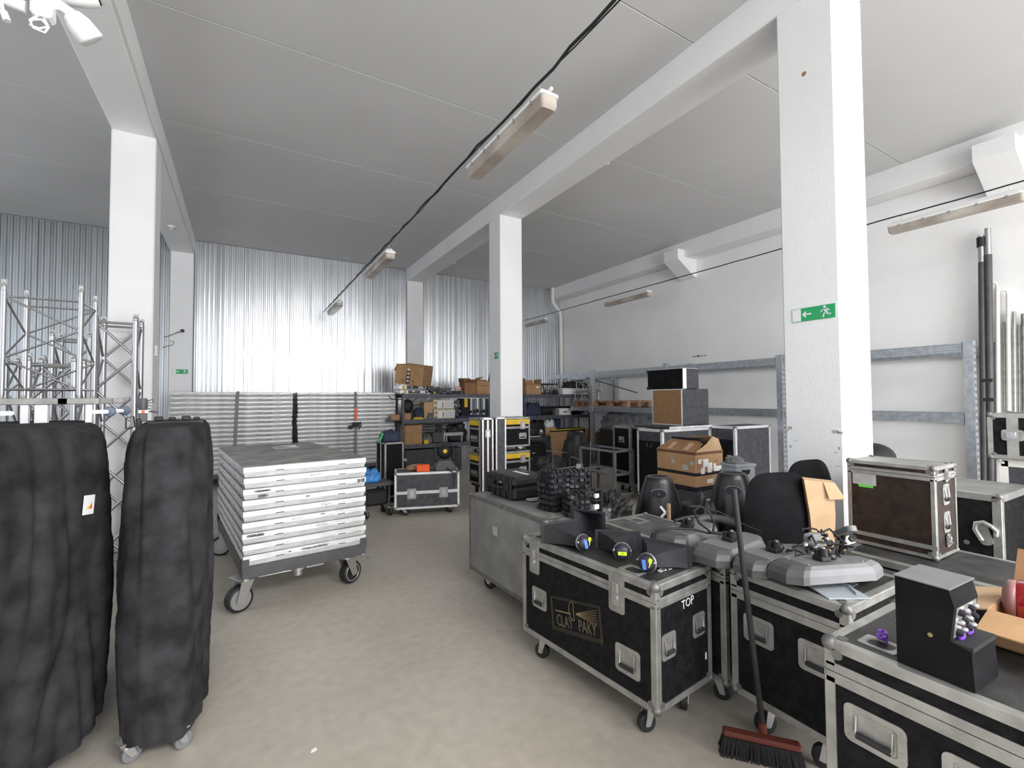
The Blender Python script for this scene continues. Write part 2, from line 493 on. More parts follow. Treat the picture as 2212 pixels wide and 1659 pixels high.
# scrapes and holes on the nearest column
hm = MB(); hm.cyl((3.4795, 1.743, 3.93), (3.483, 1.743, 3.93), 0.017, n=10); hm.build('drill_hole', 'wood', cbig)
for (y, z, w, h) in ((1.90, 1.37, 0.03, 0.022), (1.92, 1.35, 0.02, 0.012), (1.60, 1.36, 0.04, 0.020), (1.57, 1.355, 0.03, 0.016), (1.90, 1.235, 0.018, 0.016), (1.58, 1.25, 0.012, 0.02), (1.60, 1.22, 0.02, 0.006), (1.86, 1.28, 0.03, 0.004), (1.59, 1.13, 0.03, 0.004)):
    MB().box(3.4792, 3.4802, y - w / 2, y + w / 2, z - h / 2, z + h / 2).build('scuff_mark', 'paper_g', cbig)
for (x, z, h) in ((3.70, 3.55, 0.05), (3.71, 3.51, 0.03)):
    MB().box(x, x + 0.018, 1.548, 1.5505, z, z + h).build('chip_mark', 'paper', cbig)
for (z, y) in ((1.52, 6.5), (1.46, 6.46)):
    MB().box(3.4792, 3.4802, y, y + 0.06, z, z + 0.01).build('scuff_mark', 'paper_g', cmid)

# corbels under the beam of the right wall
for i, y in enumerate((1.56, 6.29)):
    poly = [(7.60, 4.42), (7.60, 4.62), (8.17, 4.62), (8.17, 4.10), (8.10, 4.10)]
    mb = MB()
    n = len(poly)
    V = [(x, y, z) for x, z in poly] + [(x, y + 0.36, z) for x, z in poly]
    mb.add(V, [list(range(n)), list(range(n, 2 * n))[::-1]] + [(i_, n + i_, n + (i_ + 1) % n, (i_ + 1) % n) for i_ in range(n)])
    o = struct('trim_%d' % (5 + i), mb, 'column')
# downpipe in the far right corner
pp = MB(); pp.tube([(7.74, 10.84, 4.78), (7.74, 10.84, 4.42), (7.77, 10.85, 4.34), (8.04, 10.92, 4.12), (8.08, 10.93, 4.02), (8.09, 10.93, 3.0), (8.09, 10.93, 0.0)], 0.05, 12)
tag(pp.build('drain_pipe', 'cream'), 'cream round drainpipe with a bend in the far corner of the white wall', 'pipe')

# ---------------------------------------------------------------- ceiling detectors and exit signs
def detector(x, y, z, label):
    t = thing('smoke_detector', label, 'smoke detector', (x, y, z), group='smoke detectors on the ceiling')
    MB().lathe([(0.055, 0), (0.055, -0.02), (0.048, -0.024)], 20).build('base', 'cream', t)
    MB().lathe([(0.040, -0.024), (0.043, -0.034), (0.036, -0.050), (0.015, -0.056)], 20).build('sensor', 'cream', t)
    mb = MB()
    for k in range(8):
        a = k * PI / 4
        mb.box(0.036, 0.0445, -0.007, 0.007, -0.044, -0.036, RZ(k * 45))
    mb.build('vent', 'ink', t)
detector(4.20, 4.62, ZC, 'cream round smoke detector beside the seam, in front of the middle column')
detector(4.22, 9.85, ZC, 'small cream smoke detector near the zinc wall, left of the middle column')
detector(-1.03, 9.4, 4.49, 'small white smoke detector under the left beam')

def sign(label, x, y, z, w, h, mx, arrow=True):
    """green escape sign; local x runs along the sign, mx maps it on its wall"""
    T = mx
    t = thing('exit_sign', label, 'exit sign', T.translation)
    t.matrix_world = T
    MB().prism(rrect(w, h, 0.002, 1), 0.0, 0.004).build('plate', 'green_s', t)
    MB().box(-w / 2 + 0.003, -w / 2 + w * 0.22, -h / 2 + 0.003, h / 2 - 0.003, 0.004, 0.0047).build('blank_field', 'white', t)
    s = h / 0.10
    a = MB()
    # arrow to the left
    ax = -w * 0.10
    a.prism([(ax - 0.045 * s, 0), (ax - 0.022 * s, 0.024 * s), (ax - 0.015 * s, 0.017 * s), (ax - 0.027 * s, 0.005 * s), (ax + 0.02 * s, 0.005 * s), (ax + 0.02 * s, -0.005 * s), (ax - 0.027 * s, -0.005 * s), (ax - 0.015 * s, -0.017 * s), (ax - 0.022 * s, -0.024 * s)], 0.004, 0.005)
    a.build('arrow', 'white', t)
    r = MB(); rx = w * 0.27
    def limb(p, q, th):
        p = Vector((p[0] * s + rx, p[1] * s)); q = Vector((q[0] * s + rx, q[1] * s)); d = (q - p).normalized(); nn = Vector((-d.y, d.x)) * th * s / 2
        r.prism([(p - nn)[:], (q - nn)[:], (q + nn)[:], (p + nn)[:]], 0.004, 0.005)
    r.prism([(rx + 0.0 * s + 0.009 * s * math.cos(k * PI / 5), 0.036 * s + 0.009 * s * math.sin(k * PI / 5)) for k in range(10)], 0.004, 0.005)
    limb((0.004, 0.026), (0.010, -0.004), 0.018)
    limb((0.004, 0.022), (-0.018, 0.012), 0.006); limb((-0.018, 0.012), (-0.026, 0.0), 0.006)
    limb((0.006, 0.022), (0.024, 0.018), 0.006); limb((0.024, 0.018), (0.030, 0.004), 0.006)
    limb((0.010, -0.004), (-0.006, -0.014), 0.009); limb((-0.006, -0.014), (-0.010, -0.040), 0.008)
    limb((0.010, -0.004), (0.024, -0.020), 0.009); limb((0.024, -0.020), (0.042, -0.018), 0.008)
    r.build('running_figure', 'white', t)
# on the side face (facing -x) the text right direction is -y
sign('green exit sign with running man and arrow, on the nearest column', 0, 0, 0, 0.285, 0.095, face_T((0, -1, 0), (0, 0, 1), (3.4795, 1.722, 2.187)))
sign('small green exit sign on the shaded side of the middle column', 0, 0, 0, 0.16, 0.10, face_T((0, -1, 0), (0, 0, 1), (3.4795, 6.43, 2.275)))
sign('small green exit sign on the column left of the shiny zinc wall', 0, 0, 0, 0.24, 0.085, face_T((1, 0, 0), (0, 0, 1), (-1.03, 10.976, 2.15)))
t = thing('wall_switch', 'white switch plate high on the side of the left column', 'switch', (-0.838, 6.47, 2.15))
MB().box(0, 0.012, -0.04, 0.04, -0.06, 0.06, b=0.003).build('plate', 'white', t)
MB().box(0.012, 0.018, -0.015, 0.015, -0.025, 0.025, b=0.002).build('rocker', 'cream', t)
# little wall lamp at the far-left column
t = thing('wall_probe', 'small grey sensor on a thin bent arm by the far left column', 'sensor', (-1.22, 10.9, 2.85))
MB().tube([(-0.05, 0, -0.05), (0.02, -0.05, -0.03), (0.12, -0.08, 0.02), (0.2, -0.1, 0.06)], 0.007, 6).build('arm', 'greyp2', t)
MB().sphere((0.23, -0.1, 0.075), 0.035, 10, 6).build('head', 'greyp2', t)
MB().tube([(-0.08, -0.02, -0.26), (0.0, -0.04, -0.22), (0.08, -0.05, -0.20), (0.10, -0.05, -0.14), (0.04, -0.04, -0.12)], 0.006, 6).build('wire_coil', 'greyp2', t)

# ---------------------------------------------------------------- hanging lamps
def lamp(x, y0, L, z, label, group, cable_z=None):
    t = thing('hanging_lamp', label, 'lamp', (x, y0 + L / 2, z), group=group)
    h = L / 2
    def ring(hx, hy, r): return rrect(hx * 2, hy * 2, r, 3)
    mb = MB()
    mb.prism(ring(0.068, h, 0.02), 0.0, 0.018)            # rim
    P1 = ring(0.064, h - 0.004, 0.02); P2 = ring(0.036, h - 0.05, 0.015); n = len(P1)
    mb.add([(a, b, 0.018) for a, b in P1] + [(a, b, 0.062) for a, b in P2], [(i, (i + 1) % n, n + (i + 1) % n, n + i) for i in range(n)] + [list(range(n, 2 * n))])
    mb.build('housing', 'white', t)
    P1 = ring(0.060, h - 0.006, 0.02); P2 = ring(0.050, h - 0.02, 0.018); n = len(P1)
    d = MB()
    d.add([(a, b, 0.0) for a, b in P1] + [(a, b, -0.055) for a, b in P1] + [(a, b, -0.075) for a, b in P2],
          [(i, n + i, n + (i + 1) % n, (i + 1) % n) for i in range(n)] + [(n + i, 2 * n + i, 2 * n + (i + 1) % n, n + (i + 1) % n) for i in range(n)] + [list(range(2 * n, 3 * n))[::-1]])
    d.build('diffuser', 'diffuser', t)
    for s in (-1, 1):
        for k in range(5):
            yy = -h + 0.12 + k * (L - 0.24) / 4
            MB().box(0.060, 0.070, yy - 0.009, yy + 0.009, -0.014, 0.012, RZ(0) if s > 0 else Matrix.Scale(-1, 4, (1, 0, 0))).build('clip', 'silver_ring', t)
    for s in (-1, 1):
        MB().cyl((0, s * (h - 0.03), 0.035), (0, s * (h + 0.012), 0.035), 0.011, n=10).build('cable_gland', 'white', t)
        MB().tube([(0.0, s * (h - 0.12), 0.05), (0.02, s * (h - 0.12), 0.10), (0.0, s * (h - 0.12), 0.125)], 0.0025, 5).build('hook', 'castor_metal', t)
    return t
zc_, xc_ = 3.45, 1.61
for y0, L, lb in ((2.26, 1.10, 'long white batten lamp hanging nearest above the aisle'), (5.76, 1.18, 'second white batten lamp along the aisle, before the zinc wall'), (9.25, 1.15, 'farthest white batten lamp hanging close to the zinc wall')):
    lamp(xc_, y0, L, zc_, lb, 'batten lamps over the aisle')
for y0, L, lb in ((1.35, 1.15, 'white batten lamp half hidden behind the nearest column'), (6.36, 1.28, 'white batten lamp along the right wall between the columns'), (9.9, 1.0, 'white batten lamp right of the middle column near the far corner')):
    lamp(6.87, y0, L, 3.66, lb, 'batten lamps along the right wall')
def sag(x, pts, amp, r, name, label, seed=0):
    rnd = random.Random(seed); P = []
    for (y0, z0), (y1, z1) in zip(pts[:-1], pts[1:]):
        n = max(4, int(abs(y1 - y0) / 0.18))
        for k in range(n):
            t_ = k / n
            P.append((x + rnd.uniform(-amp, amp), y0 + (y1 - y0) * t_, z0 + (z1 - z0) * t_ - amp * 0.6 * math.sin(PI * t_) + rnd.uniform(-amp, amp) * 0.4))
    P.append((x, pts[-1][0], pts[-1][1]))
    mb = MB(); mb.tube(P, r, 6)
    return tag(mb.build(name, 'cable'), label, 'cable')
zt_ = zc_ + 0.125
sag(xc_ - 0.03, [(-6, zt_), (2.2, zt_), (3.4, zt_), (5.7, zt_ - 0.005), (6.95, zt_), (9.2, zt_), (11.0, zt_)], 0.012, 0.010, 'lamp_cable', 'thick black cable strung over the aisle carrying the batten lamps', 1)
sag(xc_ - 0.005, [(-6, zt_ + 0.012), (2.2, zt_ + 0.012), (3.4, zt_ + 0.012), (7, zt_ + 0.012), (11.0, zt_ + 0.012)], 0.006, 0.0045, 'support_wire', 'thin dark wire running beside the thick cable over the aisle', 2)
sag(6.87, [(-6, 3.79), (1.3, 3.79), (2.6, 3.79), (7.7, 3.79), (11.0, 3.785)], 0.005, 0.008, 'lamp_cable', 'thin dark cable along the right wall carrying the batten lamps', 3)
# ================================================================= FLIGHT CASES
def castor(parent, x, y, h, r=0.045, rz=0, wheel='rubber', brake=False, hub='castor_metal', spokes=False):
    c = MB()
    c.box(-r * 0.9, r * 0.9, -r * 0.75, r * 0.75, h - 0.006, h, b=0.002)
    c.cyl((0, 0, h - 0.03), (0, 0, h - 0.006), r * 0.55, n=12)
    for s in (-1, 1):
        c.prism([(-r * 0.5, h - 0.028), (r * 0.5, h - 0.028), (r * 0.85, r * 0.8), (r * 0.55, r * 0.75), (r * 0.25, r * 0.75)], -0.002, 0.002,
                TR(0, s * r * 0.52, 0) @ Matrix.Rotation(PI / 2, 4, 'X'))
    T = TR(x, y, 0) @ RZ(rz)
    o = c.build('castor', 'castor_metal', parent, T)
    ox = r * 0.45
    w = MB(); w.lathe([(r * 0.80, -r * 0.36), (r * 0.96, -r * 0.36), (r, -r * 0.26), (r, r * 0.26), (r * 0.96, r * 0.36), (r * 0.80, r * 0.36)], 24, TR(ox, 0, r) @ Matrix.Rotation(PI / 2, 4, 'X'))
    w.build('wheel', wheel, o)
    w = MB()
    if spokes:
        TT = TR(ox, 0, r) @ Matrix.Rotation(PI / 2, 4, 'X')
        w.lathe([(r * 0.80, -r * 0.37), (r * 0.80, r * 0.37), (r * 0.70, r * 0.37), (r * 0.70, r * 0.2), (r * 0.2, r * 0.18), (r * 0.2, r * 0.37), (r * 0.1, r * 0.40)], 24, TT)
        for k in range(8):
            for sg in (-1, 1):
                w.box(r * 0.18, r * 0.74, -r * 0.035, r * 0.035, sg * r * 0.12 - 0.0, sg * r * 0.12 + sg * r * 0.2 + 0.0001 if sg > 0 else -r * 0.12, TT @ RZ(k * 45)) if sg > 0 else w.box(r * 0.18, r * 0.74, -r * 0.035, r * 0.035, -r * 0.34, -r * 0.12, TT @ RZ(k * 45))
        w.build('hub', 'silver_ring', o)
    else:
        w.cyl((ox, -r * 0.40, r), (ox, r * 0.40, r), r * 0.3, n=12)
        w.build('hub', hub, o)
    return o

FACE = {  # local frame of each face: right vector, up vector
    '-y': ((1, 0, 0), (0, 0, 1)), '+y': ((-1, 0, 0), (0, 0, 1)), '-x': ((0, -1, 0), (0, 0, 1)), '+x': ((0, 1, 0), (0, 0, 1)), 'top': ((1, 0, 0), (0, 1, 0))}
def on_face(L, W, z0, z1, face, u, v, off=0.0):
    """u, v: metres from the face centre (right, up)"""
    r, up = FACE[face]
    r = Vector(r); up = Vector(up); n = r.cross(up)
    c = Vector((0, 0, (z0 + z1) / 2)) + Vector((n.x * L / 2, n.y * W / 2, n.z * (z1 - z0) / 2))
    return face_T(r, up, c + r * u + up * v + n * off)

def handle(parent, T, w=0.15, h=0.11, m='alu', bail=True):
    """recessed spring handle: flange ring, dish, bail and grip"""
    P1 = rrect(w, h, 0.018, 3); P2 = rrect(w * 0.72, h * 0.70, 0.01, 3); n = len(P1)
    mb = MB()
    z = 0.0035
    mb.add([(a, b, 0.0) for a, b in P1] + [(a, b, z) for a, b in P1] + [(a, b, z) for a, b in P2] + [(a * 0.94, b * 0.94, 0.0006) for a, b in P2],
           [(i, (i + 1) % n, n + (i + 1) % n, n + i) for i in range(n)] + [(n + i, n + (i + 1) % n, 2 * n + (i + 1) % n, 2 * n + i) for i in range(n)] +
           [(2 * n + i, 2 * n + (i + 1) % n, 3 * n + (i + 1) % n, 3 * n + i) for i in range(n)] + [list(range(3 * n, 4 * n))])
    for i in range(4):
        for sx in (-1, 1):
            mb.cyl((sx * w * 0.43, h * (-0.36 + 0.24 * i), z), (sx * w * 0.43, h * (-0.36 + 0.24 * i), z + 0.002), 0.003, n=6)
    o = mb.build('handle', m, parent, T)
    if bail:
        b = MB()
        b.tube([(-w * 0.29, h * 0.26, 0.004), (-w * 0.29, -h * 0.22, 0.010), (w * 0.29, -h * 0.22, 0.010), (w * 0.29, h * 0.26, 0.004)], 0.0032, 6)
        b.build('bail', 'castor_metal', o)
        g = MB(); g.cyl((-w * 0.27, -h * 0.22, 0.011), (w * 0.27, -h * 0.22, 0.011), 0.009, n=10)
        g.build('grip', 'rubber', o)
    return o
def latch(parent, T, w=0.10, h=0.15, m='alu'):
    mb = MB()
    mb.prism(rrect(w, h, 0.016, 3), 0, 0.0035)
    for sx in (-1, 1):
        mb.box(sx * w * 0.36 - 0.002, sx * w * 0.36 + 0.002, -h * 0.36, h * 0.36, 0.0035, 0.008)
        for v in (-0.38, -0.1, 0.18, 0.40):
            mb.cyl((sx * w * 0.43, h * v, 0.0035), (sx * w * 0.43, h * v, 0.0055), 0.0032, n=6)
    o = mb.build('latch', m, parent, T)
    k = MB(); k.prism(rrect(w * 0.5, h * 0.62, 0.008, 2), 0.0035, 0.011)
    k.box(-w * 0.16, w * 0.16, h * 0.04, h * 0.28, 0.011, 0.016, b=0.002)
    k.cyl((0, -h * 0.12, 0.011), (0, -h * 0.12, 0.0165), w * 0.16, n=14)
    k.box(-w * 0.11, w * 0.11, -h * 0.135, -h * 0.105, 0.0165, 0.024)
    k.build('latch_key', 'castor_metal', o)
    return o
def dish(parent, x, y, z, s=0.10, m='alu', rz=0):
    P1 = rrect(s, s * 0.8, 0.008, 2); P2 = rrect(s * 0.74, s * 0.56, 0.02, 2); n = len(P1)
    mb = MB()
    mb.add([(a, b, 0) for a, b in P1] + [(a, b, 0.003) for a, b in P1] + [(a, b, 0.003) for a, b in P2] + [(a * 0.5, b * 0.5, -0.010) for a, b in P2],
           [(i, (i + 1) % n, n + (i + 1) % n, n + i) for i in range(n)] + [(n + i, n + (i + 1) % n, 2 * n + (i + 1) % n, 2 * n + i) for i in range(n)] +
           [(2 * n + i, 2 * n + (i + 1) % n, 3 * n + (i + 1) % n, 3 * n + i) for i in range(n)] + [list(range(3 * n, 4 * n))])
    return mb.build('wheel_dish', m, parent, TR(x, y, z) @ RZ(rz))

def flight_case(label, x, y, rz, L, W, z0, z1, panel='black_ply', metal='alu', top='lid_black', lid=0.12, ew=0.030, ball=0.026, castors=0.0,
                handles=(), latches=(), dishes=(), group=None, name='flight_case', base=0.0, cat='flight case', band=0.05, ball_m='alu_dull', seam=True):
    """x, y: centre of the footprint. Body box L (local x) by W (local y), z0..z1 heights. base: height the thing stands on"""
    t = thing(name, label, cat, (x, y, base), rz, group)
    a, b_, H0, H1 = L / 2, W / 2, z0 - base, z1 - base
    zl = H1 - lid                      # seam between body and lid
    e = 0.004                          # edge profiles stand proud of the panels
    body = MB(); body.box(-a + e, a - e, -b_ + e, b_ - e, H0 + e, zl - 0.001 if lid else H1 - e)
    body.build('body', panel, t)
    if lid:
        MB().box(-a + e, a - e, -b_ + e, b_ - e, zl + 0.001, H1 - e).build('lid', panel, t)
    # recessed, removable top sheet of its own colour
    MB().box(-a + ew * 0.8, a - ew * 0.8, -b_ + ew * 0.8, b_ - ew * 0.8, H1 - e, H1 - e + 0.0015).build('lid_sheet', top, t)
    def angle_bar(p, q, d1, d2, w=ew):
        """L profile from p to q with flanges along d1 and d2, flush outside"""
        p = Vector(p); q = Vector(q); d1 = Vector(d1); d2 = Vector(d2); k = 0.0042
        sec = [Vector((0, 0, 0)), d1 * w, d1 * w + d2 * k, (d1 + d2) * k, d2 * w + d1 * k, d2 * w]
        c = 0.003
        sec = [(d1 + d2) * 0.0 + d1 * c, d1 * w, d1 * w + d2 * k, (d1 + d2) * k, d2 * w + d1 * k, d2 * w, d2 * c]
        n = len(sec)
        V = [tuple(p + s_) for s_ in sec] + [tuple(q + s_) for s_ in sec]
        mb = MB(); mb.add(V, [(i, (i + 1) % n, n + (i + 1) % n, n + i) for i in range(n)] + [list(range(n))[::-1], list(range(n, 2 * n))])
        # make normals consistent
        return mb
    X, Y = (-a, a), (-b_, b_)
    for sx in (0, 1):
        for sy in (0, 1):
            dx = (1 if sx == 0 else -1, 0, 0); dy = (0, 1 if sy == 0 else -1, 0)
            angle_bar((X[sx], Y[sy], H0 + ball * 0.8), (X[sx], Y[sy], (zl - band * 0.3) if lid and seam else H1 - ball * 0.5), dx, dy).build('edge_profile', metal, t)
            if lid and seam:
                angle_bar((X[sx], Y[sy], zl + band * 0.3), (X[sx], Y[sy], H1 - ball * 0.5), dx, dy).build('lid_edge_profile', metal, t)
    for zz, dz in ((H0, 1), (H1, -1)):
        for sx in (0, 1):
            dx = (1 if sx == 0 else -1, 0, 0)
            angle_bar((X[sx], Y[0] + ball * 0.8, zz), (X[sx], Y[1] - ball * 0.8, zz), dx, (0, 0, dz)).build('edge_profile', metal, t)
        for sy in (0, 1):
            dy = (0, 1 if sy == 0 else -1, 0)
            angle_bar((X[0] + ball * 0.8, Y[sy], zz), (X[1] - ball * 0.8, Y[sy], zz), dy, (0, 0, dz)).build('edge_profile', metal, t)
    if lid and seam:
        for sx in (-1, 1):
            for part, za, zb in (('lid_rail', zl + 0.001, zl + band * 0.45), ('body_rail', zl - band * 0.55, zl - 0.001)):
                MB().box(min(sx * a, sx * (a - 0.006)), max(sx * a, sx * (a - 0.006)), -b_ + 0.001, b_ - 0.001, za, zb, b=0.0012).build(part, metal, t)
        for sy in (-1, 1):
            for part, za, zb in (('lid_rail', zl + 0.001, zl + band * 0.45), ('body_rail', zl - band * 0.55, zl - 0.001)):
                MB().box(-a + 0.006, a - 0.006, min(sy * b_, sy * (b_ - 0.006)), max(sy * b_, sy * (b_ - 0.006)), za, zb, b=0.0012).build(part, metal, t)
    for sx in (-1, 1):
        for sy in (-1, 1):
            for zz, dz in ((H0, 1), (H1, -1)):
                q = MB()
                q.sphere((sx * (a - ball * 0.45), sy * (b_ - ball * 0.45), zz + dz * ball * 0.45), ball * 0.78, 12, 8)
                for (cx, cy, cz, ax) in ((a - ball * 1.25, b_ - 0.003, ball * 1.25 , 'y'), (a - 0.003, b_ - ball * 1.25, ball * 1.25, 'x'), (a - ball * 1.25, b_ - ball * 1.25, 0.003, 'z')):
                    r_ = ball * 0.5
                    p1 = Vector((sx * cx, sy * cy, zz + dz * cz)); nn = {'y': Vector((0, sy, 0)), 'x': Vector((sx, 0, 0)), 'z': Vector((0, 0, -dz))}[ax]
                    q.cyl(p1 - nn * 0.004, p1 + nn * 0.0055, r_, n=10)
                q.build('ball_corner', ball_m, t)
    for (fc, u, v, w, h) in handles:
        handle(t, on_face(L, W, H0, H1, fc, u, v, -0.0035), w, h)
    for l_ in latches:
        fc, u = l_[0], l_[1]; w = l_[2] if len(l_) > 2 else 0.10; h = l_[3] if len(l_) > 3 else 0.15
        vv = l_[4] if len(l_) > 4 else zl - (H0 + H1) / 2 - h * 0.12
        latch(t, on_face(L, W, H0, H1, fc, u, vv, 0.0005), w, h)
    for d in dishes:
        dish(t, d[0], d[1], H1 - e + 0.0016, d[2] if len(d) > 2 else 0.10)
    if castors:
        r_ = castors
        for sx in (-1, 1):
            for sy in (-1, 1):
                castor(t, sx * (a - r_ * 2.5), sy * (b_ - r_ * 2.0), H0, r_, rz=random.choice((20, 70, 120, 160, 200)))
    t['L'] = L
    return t
def centre(px, py, rz, L, W, cx=1, cy=1):
    """centre of a footprint whose corner (local sign cx, cy) sits at px, py"""
    a = math.radians(rz); x = -cx * L / 2; y = -cy * W / 2
    return px + x * math.cos(a) - y * math.sin(a), py + x * math.sin(a) + y * math.cos(a)

# --- the big black case in the foreground
RZ1 = 96.3; L1, W1, H1a, H1b = 0.99, 0.46, 0.155, 0.737
cx, cy = centre(1.640, 1.510, RZ1, L1, W1, -1, 1)
c1 = flight_case('big black flight case with gold emblem and chalked TOP, holding the black horns', cx, cy, RZ1, L1, W1, H1a, H1b, lid=0.084, ew=0.033, ball=0.030, castors=0.044, band=0.048,
    handles=(('+y', 0.325, -0.120, 0.150, 0.135), ('+y', -0.335, -0.045, 0.130, 0.120), ('-x', -0.135, -0.005, 0.110, 0.120), ('-x', 0.115, 0.020, 0.105, 0.115)),
    latches=(('+y', 0.265, 0.100, 0.185), ('+y', -0.375, 0.092, 0.185)),
    dishes=((-0.30, 0.14, 0.13), (0.40, 0.15, 0.12), (-0.30, -0.15, 0.12)))
Tm = lambda fc, u, v, off=0.0006: on_face(L1, W1, H1a, H1b, fc, u, v, off - 0.004)
Hc = (H1a + H1b) / 2
# emblem: framed parallelogram with a reflector, rays and the two words
def sk(u, v): return (u - v * 0.12, v + 0.19 * u)
em = MB()
def line(mb, p, q, th=0.0022, z=0.001):
    p = Vector(p); q = Vector(q); d = (q - p).normalized(); nn = Vector((-d.y, d.x)) * th / 2
    mb.prism([(p - nn)[:], (q - nn)[:], (q + nn)[:], (p + nn)[:]], 0, z)
for k in (0, 1):
    i_ = 0.008 * k
    a_, b2, c_, d_ = sk(-0.19 + i_, 0.085 - i_), sk(0.19 - i_, 0.085 - i_), sk(0.19 - i_, -0.095 + i_), sk(-0.19 + i_, -0.095 + i_)
    for p, q in ((a_, b2), (b2, c_), (c_, d_), (d_, a_)): line(em, p, q, 0.0016)
line(em, sk(-0.19, -0.083 + 0.004), sk(0.19, -0.083 + 0.004), 0.0015)
emb = em.build('emblem_frame', 'gold', c1, Tm('+y', -0.035, -0.045))
g2 = MB(); line(g2, sk(-0.155, 0.012), sk(-0.035, 0.012), 0.006)
g2.build('emblem_bar', 'gold2', c1, Tm('+y', -0.035, -0.045))
g3 = MB()
for k in range(7): line(g3, sk(0.010, 0.022 - 0.001 * k), sk(0.165, 0.062 - 0.0125 * k), 0.0022)
arc = [sk(-0.01 + 0.035 * math.cos(math.radians(t_)), 0.030 + 0.05 * math.sin(math.radians(t_))) for t_ in range(85, 276, 19)]
for p, q in zip(arc[:-1], arc[1:]): line(g3, p, q, 0.003)
line(g3, arc[0], arc[-1], 0.003)
g3.build('emblem_reflector', 'gold2', c1, Tm('+y', -0.035, -0.045))
sh = Matrix.Identity(4); sh[0][1] = -0.18
lettering('CLAY', 0.088, 'gold', c1, Tm('+y', -0.035 - 0.083, -0.045 - 0.042 - 0.016), 'emblem_lettering', xs=0.62, shear=-0.12, rise=0.19)
lettering('PAKY', 0.088, 'gold', c1, Tm('+y', -0.035 + 0.092, -0.045 - 0.042 + 0.0175), 'emblem_lettering', xs=0.62, shear=-0.12, rise=0.19)
lettering('TOP', 0.060, 'chalk', c1, Tm('-x', 0.025, 0.150) @ Matrix.Rotation(math.radians(4), 4, 'Z'), 'chalk_lettering', xs=0.9)
lettering('TOP', 0.055, 'chalk', c1, TR(-0.385, 0.02, H1b + 0.0) @ RZ(-95) @ RZ(180), 'chalk_lettering', xs=0.85)
st = MB(); st.prism(rrect(0.012, 0.035, 0.004, 2), 0, 0.001); st.build('sticker_scrap', 'paper', c1, Tm('-x', 0.175, -0.155))

# --- the case right behind it, its lid bare
cx, cy = 2.345, 1.975
c2 = flight_case('wide grey-topped flight case directly behind the horn-laden case, lid mostly bare', cx, cy, 90, 0.95, 0.44, 0.14, 0.755, lid=0.08, ew=0.030, ball=0.028, castors=0.045, top='lid_grey',
    handles=(('+y', -0.30, -0.05, 0.12, 0.12),), latches=(('+y', -0.38, 0.09, 0.12), ('+y', 0.30, 0.09, 0.15)), dishes=((0.36, -0.02, 0.14), (-0.05, 0.10, 0.14), (-0.3, -0.1, 0.12)))
# --- third case, under the grey bar speakers
c3 = flight_case('black flight case under the grey loudspeaker bars, behind the broom', 2.375, 1.192, 90, 0.52, 0.56, 0.16, 0.757, lid=0.104, ew=0.035, ball=0.030, castors=0.05, band=0.062,
    handles=(('+y', -0.120, 0.045, 0.145, 0.125), ('+y', 0.135, 0.035, 0.15, 0.13)), latches=(), dishes=((-0.17, 0.16, 0.13), (-0.10, 0.02, 0.13)))
# --- fourth case, front right
c4 = flight_case('nearest black flight case cut by the right edge, carrying the knobbed black box', 1.795, 0.29, 90, 0.94, 0.50, 0.16, 0.864, lid=0.092, ew=0.030, ball=0.030, castors=0.05, band=0.060,
    handles=(('+y', -0.343, 0.137, 0.150, 0.108), ('+y', -0.122, 0.137, 0.150, 0.108), ('+y', 0.25, 0.137, 0.150, 0.108)), latches=(), dishes=((0.36, 0.15, 0.095), (-0.05, 0.175, 0.11), (0.36, -0.1, 0.09)))
# --- grey metal panelled case
c5 = flight_case('long grey metal-panelled case on castors beside the aisle, under the black hard case', 2.03, 3.12, 92.5, 1.10, 0.60, 0.14, 0.78, panel='grey_metal_panel', metal='alu_dull', top='grey_metal_panel', lid=0.0, ew=0.028, ball=0.026, castors=0.055,
    latches=(('+y', 0.47, 0.05, 0.12, 0.20), ), dishes=((-0.42, 0.15, 0.10), (-0.42, 0.0, 0.08)))
MB().prism(rrect(0.075, 0.075, 0.002, 1), 0, 0.001).build('paper_label', 'paper_g', c5, on_face(1.10, 0.60, 0.14, 0.78, '+y', -0.11, 0.10, 0.0))
MB().prism(rrect(0.11, 0.06, 0.004, 1), 0, 0.002).build('dark_slot', 'hall_dark', c5, on_face(1.10, 0.60, 0.14, 0.78, '+y', 0.47, -0.18, -0.003))
# small silver case with a dark oval window, behind the crumpled black grilles
t = thing('small_silver_case', 'small silver case with a dark oval opening, behind the black slotted blocks', 'case', (2.24, 3.02, 0.782), 8)
MB().box(-0.12, 0.12, -0.09, 0.09, 0, 0.13, b=0.01).build('body', 'alu', t)
MB().prism(rrect(0.11, 0.075, 0.03, 4), 0, 0.002).build('opening', 'hall_dark', t, face_T((1, 0, 0), (0, 0, 1), (0.03, -0.0895, 0.065)))
for sx in (-1, 1):
    for zz in (0.012, 0.118):
        MB().sphere((sx * 0.112, -0.082, zz), 0.013, 10, 6).build('ball_corner', 'castor_metal', t)

